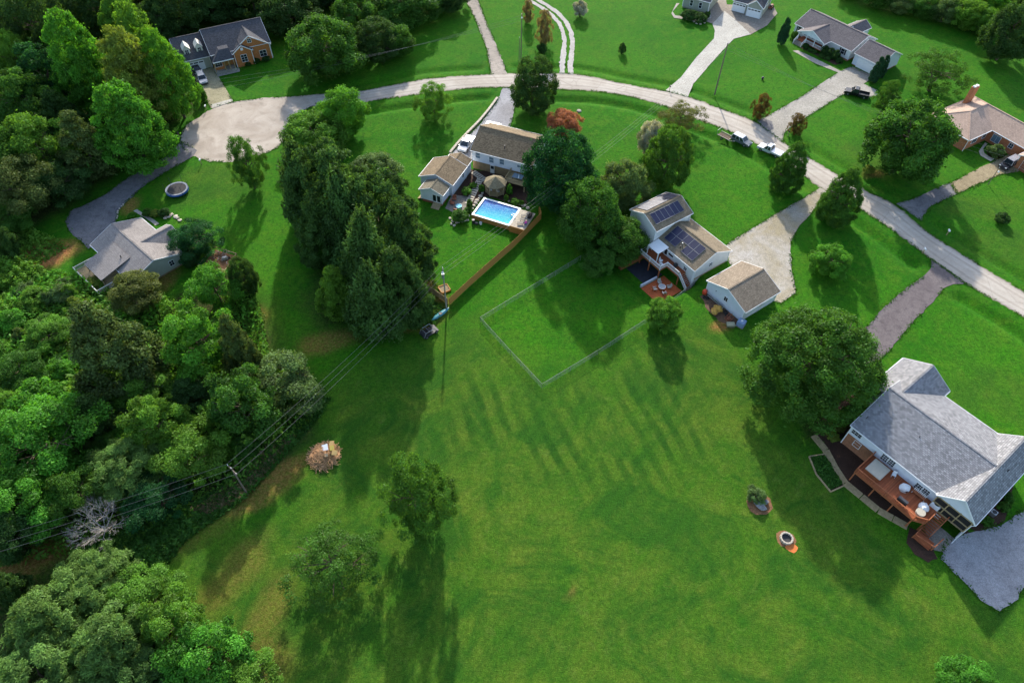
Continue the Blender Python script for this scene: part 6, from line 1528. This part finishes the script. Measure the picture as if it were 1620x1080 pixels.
# brush pile with cardboard
q = P(513,722); bp = thing('brush_pile', 'brush pile of brown branches topped with cardboard in the field', 'brush pile', q); mb = MB(); rb = random.Random(12)
for i in range(620):
    an = rb.uniform(0, 2*PI); r_ = 2.35*rb.random()**.6; z = max(.05, 1.5*(1-r_/2.5)*(.4+.6*rb.random())); l = rb.uniform(.5, 1.6); ab = rb.uniform(0, 2*PI); d = Vector((math.cos(ab), math.sin(ab), rb.uniform(-.3, .3))); p_ = Vector((r_*math.cos(an), r_*math.sin(an), z+.1)); mb.tube(p_-d*l/2, p_+d*l/2, rb.uniform(.02, .055), .015, 5)
mb.v = [(x, y, max(z, .01)) for x, y, z in mb.v]
o = mb.build('branches', mk('pile_branches', (.58, .34, .17), .9, .5, 1.5, .2), bp); o['kind'] = 'stuff'
card = plain('cardboard', (.55, .36, .13), .8)
for px, py, w_, l_, rz_, mt, lab in [(515,710,.85,.9,.3,X['white'],'white plastic sheet on top of the brush pile'),(525,704,.55,.8,.1,card,'folded cardboard box at the back of the brush pile'),(526,711,.65,.65,.2,plain('yellow_board', (.62, .48, .10), .7),'yellow cardboard sheet in the middle of the brush pile'),(530,718,.8,.7,-.1,card,'large cardboard sheet at the right of the brush pile'),(517,722,.5,.45,.2,plain('tan_board', (.58, .38, .2), .8),'small tan cardboard piece at the front of the brush pile')]:
    q = PF(px, py, .9); t = thing('cardboard' if mt != X['white'] else 'plastic_sheet', lab, 'cardboard' if mt != X['white'] else 'plastic sheet', (q.x, q.y, 1.15), rz_)
    MB().add([(-w_/2, -l_/2, 0), (w_/2, -l_/2, .05), (w_/2, l_/2, .3), (-w_/2, l_/2, .22), (-w_/2, -l_/2, .06), (w_/2, -l_/2, .11), (w_/2, l_/2, .36), (-w_/2, l_/2, .28)], FB).build('sheet', mt, t)
    MB().add([(-w_/2, l_/2, .22), (w_/2, l_/2, .3), (w_/2, l_/2+.1, -.1), (-w_/2, l_/2+.1, -.1), (-w_/2, l_/2+.04, .26), (w_/2, l_/2+.04, .33), (w_/2, l_/2+.14, -.1), (-w_/2, l_/2+.14, -.1)], FB).build('flap', mt, t)
# kayak and cart beside the light pole
ka, kb = P(683,509), P(711,489); q = (ka+kb)/2; t = thing('kayak', 'teal kayak lying beside the light pole', 'kayak', q, math.atan2((kb-ka).y, (kb-ka).x)); kl = (kb-ka).length/2
secs = [(-1, .02, .35), (-.8, .22, .12), (-.45, .4, .02), (0, .46, 0), (.45, .4, .02), (.8, .22, .12), (1, .02, .35)]; mb = MB(); vs = []; fs = []
for (x, w_, z) in secs: vs += [(x*kl, -w_, .45), (x*kl, -w_*.7, z+.1), (x*kl, 0, z), (x*kl, w_*.7, z+.1), (x*kl, w_, .45), (x*kl, 0, .55)]
for i in range(6):
    for j in range(6): fs.append((i*6+j, i*6+(j+1) % 6, (i+1)*6+(j+1) % 6, (i+1)*6+j))
mb.add(vs, fs).build('hull', plain('teal_plastic', (.05, .22, .26), .35), t, smooth=True); MB().lathe([(.0, .585), (.3, .6), (.36, .56)], 12).build('cockpit', X['black'], t)
q = P(679,527); t = thing('utility_cart', 'dark grey scrap cart with bare frame beside the kayak', 'cart', q, heading((668,533),(690,520)))
MB().box(-1.5, 1.5, -.8, .8, .35, .5).build('chassis', X['dark'], t)
mb = MB()
for a_, b_ in [((-1.4,-.7,.5),(-1.0,-.7,1.3)),((-1.4,.7,.5),(-1.0,.7,1.3)),((-1,-.7,1.3),(.6,-.7,1.35)),((-1,.7,1.3),(.6,.7,1.35)),((.6,-.7,1.35),(1.2,-.7,.5)),((.6,.7,1.35),(1.2,.7,.5)),((-1,-.7,1.3),(-1,.7,1.3)),((.6,-.7,1.35),(.6,.7,1.35)),((-.3,-.7,1.32),(-.3,.7,1.32))]: mb.tube(a_, b_, .05, .05, 6)
mb.build('roll_frame', X['metal'], t)
for x in (-1, 1):
    for sy in (-1, 1): wheel(t, x, sy*.8, .32, .25, sy)
MB().box(-.6, .1, -.5, .5, .5, .85).build('seat', X['black'], t); MB().box(-1.4, -.7, -.6, .6, .5, .95).build('engine_cover', X['dark'], t)
q = P(703,457.5); t = thing('sandbox', 'small timber sandbox behind the light pole', 'sandbox', q, .5)
for k in range(4): MB().box(-.95, .95, -.08, .08, 0, .3).build('plank', X['cedar'], t, (.87*math.sin(k*PI/2), -.87*math.cos(k*PI/2), 0), k*PI/2)
MB().box(-.8, .8, -.8, .8, .0, .18).build('sand', X['tan'], t)
# fenced garden beside the left house
gq = wl([(341,395),(376,406),(358,432),(316,424)]); t = thing('fenced_garden', 'small timber framed garden plot with plants right of the grey roofed house', 'garden', gq[0])
mb = MB()
for a_, b_ in zip(gq, gq[1:]+gq[:1]): mb.bar(a_-gq[0]+V3(0, 0, .8), b_-gq[0]+V3(0, 0, .8), .1, .1); mb.bar(a_-gq[0], a_-gq[0]+V3(0, 0, .85), .1)
mb.build('frame', X['timber'], t)
sheet('soil', [q_-gq[0] for q_ in gq], .03, X['straw'], 0, t)
mb = MB(); rb = random.Random(2)
for i in range(26): p_ = V3(rb.uniform(.5, 3.2), rb.uniform(-3.5, -.6), .2); mb.tube(p_, p_+V3(rb.uniform(-.8, .8), rb.uniform(-.8, .8), rb.uniform(0, .5)), .05, .03, 5)
mb.build('debris', X['deadwood'], t)['kind'] = 'stuff'
q = P(356,410); t = thing('wheelbarrow', 'grey overturned wheelbarrow in the timber framed plot', 'wheelbarrow', q, .3); MB().add(frustum(-.6, .6, .4, .15, -.35, .4, .25, .6), FB).build('tray', X['metal'], t); wheel(t, .8, 0, .2, .1, 1)
# pine straw patch
# mailboxes
def mailbox(px, lab, mt='white'):
    q = P(*px); t = thing('mailbox', lab, 'mailbox', q, 0, 'mailboxes along the road'); MB().box(-.06, .06, -.06, .06, 0, 1.1).build('post', X['timber'], t)
    o = MB().yprism([(-.13, 1.1), (-.13, 1.3), (-.07, 1.4), (.07, 1.4), (.13, 1.3), (.13, 1.1)], -.28, .28).build('box', X[mt], t); MB().box(-.11, .11, -.30, -.282, 1.12, 1.34).build('door', X[mt], o)
mailbox((327,175), 'white mailbox at the brick house driveway'); mailbox((284,218), 'black mailbox at the left edge of the cul de sac', 'black'); mailbox((319,260), 'white mailbox below the cul de sac'); mailbox((1497,372), 'white mailbox on the far verge opposite the dark driveway'); mailbox((1459,401), 'pale mailbox at the dark driveway mouth'); mailbox((1246,215), 'dark mailbox beside the reddish shrub', 'black'); mailbox((1059,144), 'dark mailbox at the concrete drive mouth', 'black')
# ------------------------------------------------------------------ small things round the houses
# deck of the grey roofed house
q = A.matrix_basis @ Vector((-.25, -9.8, 2.4)); t = thing('hot_tub', 'square hot tub under a beige cover on the red deck', 'hot tub', q, A.rotation_euler.z)
MB().box(-1.15, 1.15, -1.3, 1.3, 0, .75).build('cabinet', X['redwood'], t, bevel=.05); MB().box(-1.22, 1.22, -1.37, 1.37, .75, .88).build('cover', X['tarp'], t, bevel=.06)
def adir(x, y, z=2.4): return A.matrix_basis @ Vector((x, y, z))
q = adir(1.65, -8.35); t = thing('folding_chair', 'white folding chair between hot tub and house wall', 'chair', q, A.rotation_euler.z+.4)
MB().box(-.27, .27, -.25, .25, .40, .45).build('seat', X['white'], t); MB().box(-.27, .27, .22, .28, .5, .95).build('backrest', X['white'], t)
for x in (-.24, .24): MB().bar((x, -.3, 0), (x, .2, .5), .04).build('leg', X['white'], t); MB().bar((x, .3, 0), (x, -.2, .45), .04).build('leg', X['white'], t)
rb = random.Random(20)
def covered(x, y, rx, ry, h, lab):
    q = adir(x, y); t = thing('covered_furniture', lab, 'furniture cover', q, A.rotation_euler.z+rb.uniform(0, 1)); MB().blob((0, 0, h*.45), (rx, ry, h*.55), rb, 10, 7, .14).build('cover', X['white'], t); MB().lathe([(rx*.85, 0), (rx*.95, h*.3)], 12).build('skirt', X['white'], t)
covered(3.75, -9.0, .75, .65, 1.0, 'white covered chair against the wall in the middle of the red deck'); covered(7.0, -9.6, .7, .8, 1.0, 'white covered chair at the right end of the red deck')
q = adir(7.2, -10.8); t = thing('round_table', 'pale round covered table at the right corner of the red deck', 'table', q); MB().lathe([(0, .75), (.62, .75), (.64, .7), (.6, .3)], 18).build('table_top', X['tarp'], t); MB().tube((0, 0, 0), (0, 0, .7), .06, .06, 8).build('leg', X['dark'], t)
q = adir(4.7, -11.3); t = thing('grill', 'black covered grill beside the front rail of the red deck', 'grill', q, A.rotation_euler.z); MB().box(-.7, .7, -.3, .3, .4, .85).build('body', X['black'], t, bevel=.08); MB().xprism([(-.3, .85), (-.2, 1.1), (.2, 1.1), (.3, .85)], -.68, .68).build('lid', X['dark'], t)
for x in (-.6, .6):
    for y in (-.22, .22): MB().box(x-.04, x+.04, y-.04, y+.04, 0, .4).build('leg', X['black'], t)
q = adir(5.6, -8.1); t = thing('bench', 'slatted white bench under the deck windows', 'bench', q, A.rotation_euler.z)
for i in range(9): MB().box(-.95+.21*i, -.85+.21*i, -.05, 0, .4, 1.0).build('slat', X['white'], t)
MB().box(-1, 1, -.5, 0, .36, .42).build('seat', X['redwood'], t)
for x in (-.9, .9): MB().box(x-.04, x+.04, -.45, -.37, 0, .36).build('leg', X['white'], t)
q = A.matrix_basis @ Vector((13.6, -.6, 0)); t = thing('heat_pump', 'grey heat pump unit against the right wall of the grey roofed house', 'air conditioner', q, A.rotation_euler.z); MB().box(-.4, .4, -.4, .4, 0, .8).build('cabinet', X['metal'], t, bevel=.04); MB().lathe([(0, .83), (.3, .83), (.32, .8)], 16).build('fan', X['black'], t)
for k, (x, y) in enumerate([(13.6, -2.6), (14.0, 1.4), (13.7, 3.2)]): q = A.matrix_basis @ Vector((x, y, 0)); t = thing('shrub', ['shrub nearest the viewer beside the heat pump', 'shrub just beyond the heat pump', 'shrub furthest from the viewer on the right wall'][k], 'shrub', q, 0, 'shrubs on the right wall'); link('crown', crown_mesh('shrub', 'mid'), t, (0, 0, .6), k, (.8, .8, .7)); link('trunk', TR[1], t, (0, 0, 0), k, (.8, .8, .6))
for k, (px, py, w_, h_, c_, l_) in enumerate([(1325,672,26,22,'olive','olive shrub under the huge tree beside the grey roofed house'),(1318,690,18,16,'lime','yellow green shrub beside the timber walk'),(1345,655,30,24,'dark','dark shrub between the huge tree and the house corner'),(1360,640,24,20,'mid','green shrub in the shade of the huge tree')]): tree(px, py, w_, h_, 'shrub', c_, l_, 'shrub', 'shrub', None, .02)
# clutter behind the white garage
def bpt(x, y, z=0): return B.matrix_basis @ Vector((x, y, z))
t = thing('ladder', 'grey ladder lying along the back wall of the white garage', 'ladder', bpt(-4.75, 1.3, .5), B.rotation_euler.z+PI/2+PI)
for y in (-.22, .22): MB().box(-1.9, 1.9, y-.03, y+.03, 0, .08).build('stile', X['silver'], t)
for i in range(11): x = -1.75+i*.35; MB().box(x-.025, x+.025, -.19, .19, .02, .06).build('rung', X['silver'], t)
t = thing('barrel', 'red plastic barrel at the left corner of the white garage', 'barrel', bpt(-4.7, 4.1)); MB().lathe([(.0, 0), (.38, 0), (.46, .3), (.44, .75), (.3, .95), (0, 1.0)], 14).build('drum', X['red'], t, smooth=True); MB().lathe([(0, 1.02), (.14, 1.02), (.14, .98)], 8).build('cap', X['red'], t)
for k, (x, y, r_) in enumerate([(-5.4, 3.4, .34), (-5.1, 2.9, .34), (-5.3, .6, .32), (-4.9, -1.3, .42), (-5.2, -1.9, .36)]):
    t = thing('tyre', ['black tyre lying leftmost behind the white garage', 'black tyre second from left behind the white garage', 'black tyre between ladder and tan tarps', 'large black tyre right of the tan tarps', 'black tyre beside the rusty scrap frame'][k], 'tyre', bpt(x, y), 0, 'old tyres behind the white garage'); MB().lathe([(r_*.55, .02), (r_*.95, .02), (r_, .12), (r_*.95, .22), (r_*.55, .22), (r_*.55, .02)], 14).build('rubber', X['rubber'], t)
yt = mk('yellow_tarp', (.50, .29, .06), .7, .35, 2.0, .3)
for k, (x, y, rx, ry, h_) in enumerate([(-5.7, -.1, .8, .9, 1.0), (-6.6, -.2, .75, .6, .9)]):
    t = thing('tarp_bundle', ['larger tan tarp bundle behind the white garage', 'smaller orange tan tarp bundle nearest the field'][k], 'tarp bundle', bpt(x, y), B.rotation_euler.z+k, 'tarp bundles behind the garage'); MB().blob((0, 0, h_*.45), (rx, ry, h_*.55), rb, 10, 6, .2).build('tarp', yt, t)
    mb = MB().path([Vector((rx*math.cos(i*.7)*1.02, ry*math.sin(i*.7)*1.02, h_*.45)) for i in range(10)], .03); mb.build('rope', X['timber'], t)
t = thing('scrap_frame', 'rusty scrap frame leaning behind the white garage', 'scrap', bpt(-5.5, -2.7), B.rotation_euler.z)
mb = MB()
for a_, b_ in [((-.7,-.6,.1),(.6,-.5,.5)),((-.6,.5,.1),(.7,.6,.6)),((-.7,-.6,.1),(-.6,.5,.1)),((.6,-.5,.5),(.7,.6,.6)),((0,-.6,.3),(.1,.6,.3)),((-.7,0,.1),(.7,.1,.9))]: mb.bar(a_, b_, .08)
mb.build('frame', X['terracotta'], t); MB().box(-.4, .3, -.3, .3, 0, .25).build('plate', X['terracotta'], t)
t = thing('water_tank', 'blue grey plastic tank at the right back corner of the white garage', 'tank', bpt(-4.9, -4.9), B.rotation_euler.z+.3); MB().box(-.65, .65, -.65, .65, .1, 1.15).build('tank', plain('blue_grey_plastic', (.22, .30, .46), .5), t, bevel=.08); MB().box(-.7, .7, -.7, .7, 0, .1).build('pallet', X['greywood'], t); MB().tube((0, 0, 1.15), (0, 0, 1.25), .2, .2, 10).build('lid', X['white'], t)
t = thing('crate', 'grey green lidded crate on the grass behind the white garage', 'crate', bpt(-6.5, -4.0), B.rotation_euler.z-.6); MB().box(-.65, .65, -.42, .42, 0, .5).build('box', plain('olive_plastic', (.20, .20, .13), .6), t, bevel=.03); MB().box(-.69, .69, -.46, .46, .5, .58).build('lid', plain('sage_plastic', (.30, .30, .20), .6), t)
sheet('bare_soil', [bpt(*q) for q in [(-4.4,4.2),(-4.4,-4.6),(-6.2,-4.6),(-7.2,-2),(-7.0,.8),(-5.8,3.8)]], .025, X['dirt'] if 0 else mk('garage_soil', (.13, .075, .045), .95, .4, 3, .4), .3)
# patio set of the solar house
q = on(2.6, -9.2, .05); t = thing('patio_table', 'round glass patio table in the middle of the red patio', 'table', q)
MB().lathe([(0, .70), (.62, .70), (.66, .73), (.62, .76), (0, .74)], 18).build('table_top', X['glassb'], t); MB().lathe([(.62, .765), (.68, .765), (.68, .7), (.62, .7)], 18).build('rim', X['silver'], t)
for i in range(4): an = i*PI/2+.5; MB().tube((.5*math.cos(an), .5*math.sin(an), 0), (.4*math.cos(an), .4*math.sin(an), .7), .03, .03, 6).build('leg', X['dark'], t)
for i in range(4):
    an = i*PI/2+.2; q2 = q+V3(1.35*math.cos(an), 1.35*math.sin(an), 0); wn = ['right', 'far', 'left', 'near'][i]
    t = thing('patio_chair', 'beige sling patio chair on the '+wn+' side of the round patio table', 'chair', q2, an-PI/2, 'sling chairs round the patio table')
    MB().box(-.32, .32, -.3, .3, .38, .42).build('seat', X['tarp'], t); MB().add([(-.32, .3, .4), (.32, .3, .4), (.32, .55, 1.0), (-.32, .55, 1.0), (-.32, .27, .43), (.32, .27, .43), (.32, .52, 1.03), (-.32, .52, 1.03)], FB).build('backrest', X['tarp'], t)
    for x in (-.32, .32): MB().tube((x, -.3, 0), (x, -.3, .6), .025, .025, 6).build('leg', X['silver'], t); MB().tube((x, .4, 0), (x, .3, .6), .025, .025, 6).build('leg', X['silver'], t); MB().box(x-.03, x+.03, -.32, .34, .58, .63).build('armrest', X['silver'], t)
for k, (x, y) in enumerate([(-1.3, -6.4), (-.5, -7.0)]):
    q = cpt(x, y); q.z = Z0; t = thing('deck_chair', ['white deck chair nearer the awning on the solar house deck', 'white deck chair nearer the railing corner of the solar house deck'][k], 'chair', q, 1.0+k, 'white chairs on the solar house deck'); MB().box(-.3, .3, -.3, .3, .34, .42).build('seat', X['white'], t); MB().box(-.3, .3, .26, .34, .42, .95).build('backrest', X['white'], t)
    for lx in (-.26, .26):
        for ly in (-.26, .26): MB().box(lx-.03, lx+.03, ly-.03, ly+.03, 0, .34).build('leg', X['white'], t)
q = cpt(1.4, -5.3); q.z = Z0; t = thing('grill', 'black kettle grill against the solar house wall', 'grill', q); MB().lathe([(0, .45), (.35, .55), (.45, .8), (.35, 1.05), (0, 1.15)], 14).build('kettle', X['black'], t, smooth=True)
for i in range(3): an = i*2.1; MB().tube((.45*math.cos(an), .45*math.sin(an), 0), (.2*math.cos(an), .2*math.sin(an), .6), .03, .03, 6).build('leg', X['dark'], t)
# front beds of the ranch house
def gpt(x, y, z=0): return Gh.matrix_basis @ Vector((x, y, z))
for k, (x, y, r_, h_, c_) in enumerate([(wx0-.2,-8.7,.75,.8,'dark'),(wx0+1.4,-8.8,.6,.5,'pine'),(wx0+2.6,-8.6,.6,.5,'pine'),(wx0+4.6,-7.3,1.15,1.3,'dark'),(wx0+6.2,-7.0,1.1,1.3,'dark'),(wx0+7.8,-6.8,1.1,1.35,'dark'),(wx0+5.2,-8.9,.7,.5,'pine'),(wx0+6.8,-8.5,.7,.5,'pine'),(wx0+9.4,-7.2,.9,.7,'dark'),(wx0-5.2,-7.2,1.1,1.2,'mid')]):
    q = gpt(x, y); lab = ['round dark shrub right of the ranch house steps', 'low blue green shrub below the porch rail', 'second low blue green shrub below the porch rail', 'leftmost of three big round shrubs at the ranch house', 'middle of three big round shrubs at the ranch house', 'rightmost of three big round shrubs at the ranch house', 'low shrub in front of the leftmost big round shrub', 'low shrub in front of the rightmost big round shrubs', 'dark shrub beside the ranch garage door', 'leafy shrub between arborvitae and ranch house steps'][k]
    t = thing('shrub', lab, 'shrub', q, 0, 'shrubs along the ranch house front'); link('crown', crown_mesh('shrub', c_), t, (0, 0, h_*.8), k, (r_, r_, h_)); link('trunk', TR[1], t, (0, 0, 0), k, (r_, r_, h_*.7))
sheet('mulch_bed', [gpt(*q) for q in [(wx0-1.4,-7.9),(wx0-1.2,-9.3),(wx0+9.8,-9.0),(wx0+10.2,-6.6),(wx0+4.0,-5.4),(wx0+4.0,-8.0)]], .03, X['mulch'], .2)
# beds of the left house and the brick house
for k, (px, py, w_, h_, c_, l_) in enumerate([(233,336,16,14,'mid','green shrub at the front walk of the left grey roofed house'),(245,337,14,12,'lime','yellow green shrub between the front shrubs of the left house'),(259,336,18,14,'dark','dark shrub beside the pale rocks of the left house'),(207,341,12,9,'vivid','small bright shrub at the dark driveway end'),(300,410,26,26,'dark','dark shrub at the right gable foot of the left house'),(405,96,12,6,'dark','low dark shrub under the brick gable window'),(420,93,12,6,'dark','low dark shrub at the right corner of the brick house'),(392,101,10,6,'dark','low dark shrub left of the brick gable window'),(318,150,16,22,'mid','shrub row along the left edge of the brick house driveway'),(1576,238,24,20,'grey','round pale shrub in the bed before the tan roofed house'),(1375,268,18,14,'lime','yellow green weeds left of the shaded lawn tree'),(1090,24,24,7,'dark','low dark hedge under the sage house windows'),(1108,28,22,8,'dark','low dark hedge at the corner of the sage house'),(1118,24,10,10,'dark','small dark shrub at the sage house corner')]): tree(px, py, w_, h_, 'shrub', c_, l_, 'shrub', 'shrub', None, .02)
sheet('path', wl([(211,334),(217,331),(232,341),(243,347),(252,354),(246,357),(236,349)]), .05, X['conc'], .05)
sheet('mulch_bed', wl([(1566,232),(1560,240),(1566,249),(1578,253),(1590,246),(1588,236)]), .045, X['mulch'], .1)
rocks(along([(262,345),(272,340),(282,346),(288,352)], 4), 'pale rock in the bed in front of the left grey roofed house', 'bed rocks of the left house', (.3, .6))
rocks(along([(186,346),(187,334),(192,327),(198,322)], 3.5), 'small pale kerb stone at the dark driveway end', 'kerb stones of the dark driveway', (.14, .22))
# small statue-like things on the lawns
q = P(1206,126); t = thing('lawn_post', 'small dark stubby post alone on the ranch house lawn', 'post', q); MB().lathe([(.25, 0), (.22, .5), (.26, .55), (.16, .75), (0, .8)], 10).build('barrel', X['dark'], t); MB().box(-.36, .36, -.1, .1, .35, .5).build('outlet', X['dark'], t)
q = P(916,176); t = tag(MB().lathe([(.62, 0), (.5, .22), (.0, .26)], 12).build('tree_stump', X['greywood'], None, q), 'low pale stump on the lawn right of the road bend tree', 'stump')
# mower and cart beside the far garage
q = P(1219,14); t = thing('lawn_tractor', 'dark red lawn tractor beside the far two door garage', 'lawn tractor', q, 1.0); MB().box(-.9, .2, -.5, .5, .4, .75).build('deck', X['terracotta'], t); MB().box(.2, 1.0, -.35, .35, .45, 1.0).build('hood', X['terracotta'], t, bevel=.06); MB().box(-.6, -.1, -.3, .3, .75, 1.2).build('seat', X['black'], t)
for x in (-.6, .7):
    for sy in (-1, 1): wheel(t, x, sy*.5, .35, .22, sy)
# rocks bed at sage house
rocks([(1098,35),(1102,38),(1108,39),(1114,37)], 'edging stone of the small round bed by the sage house walk', 'edging stones by the sage house', (.25, .4))
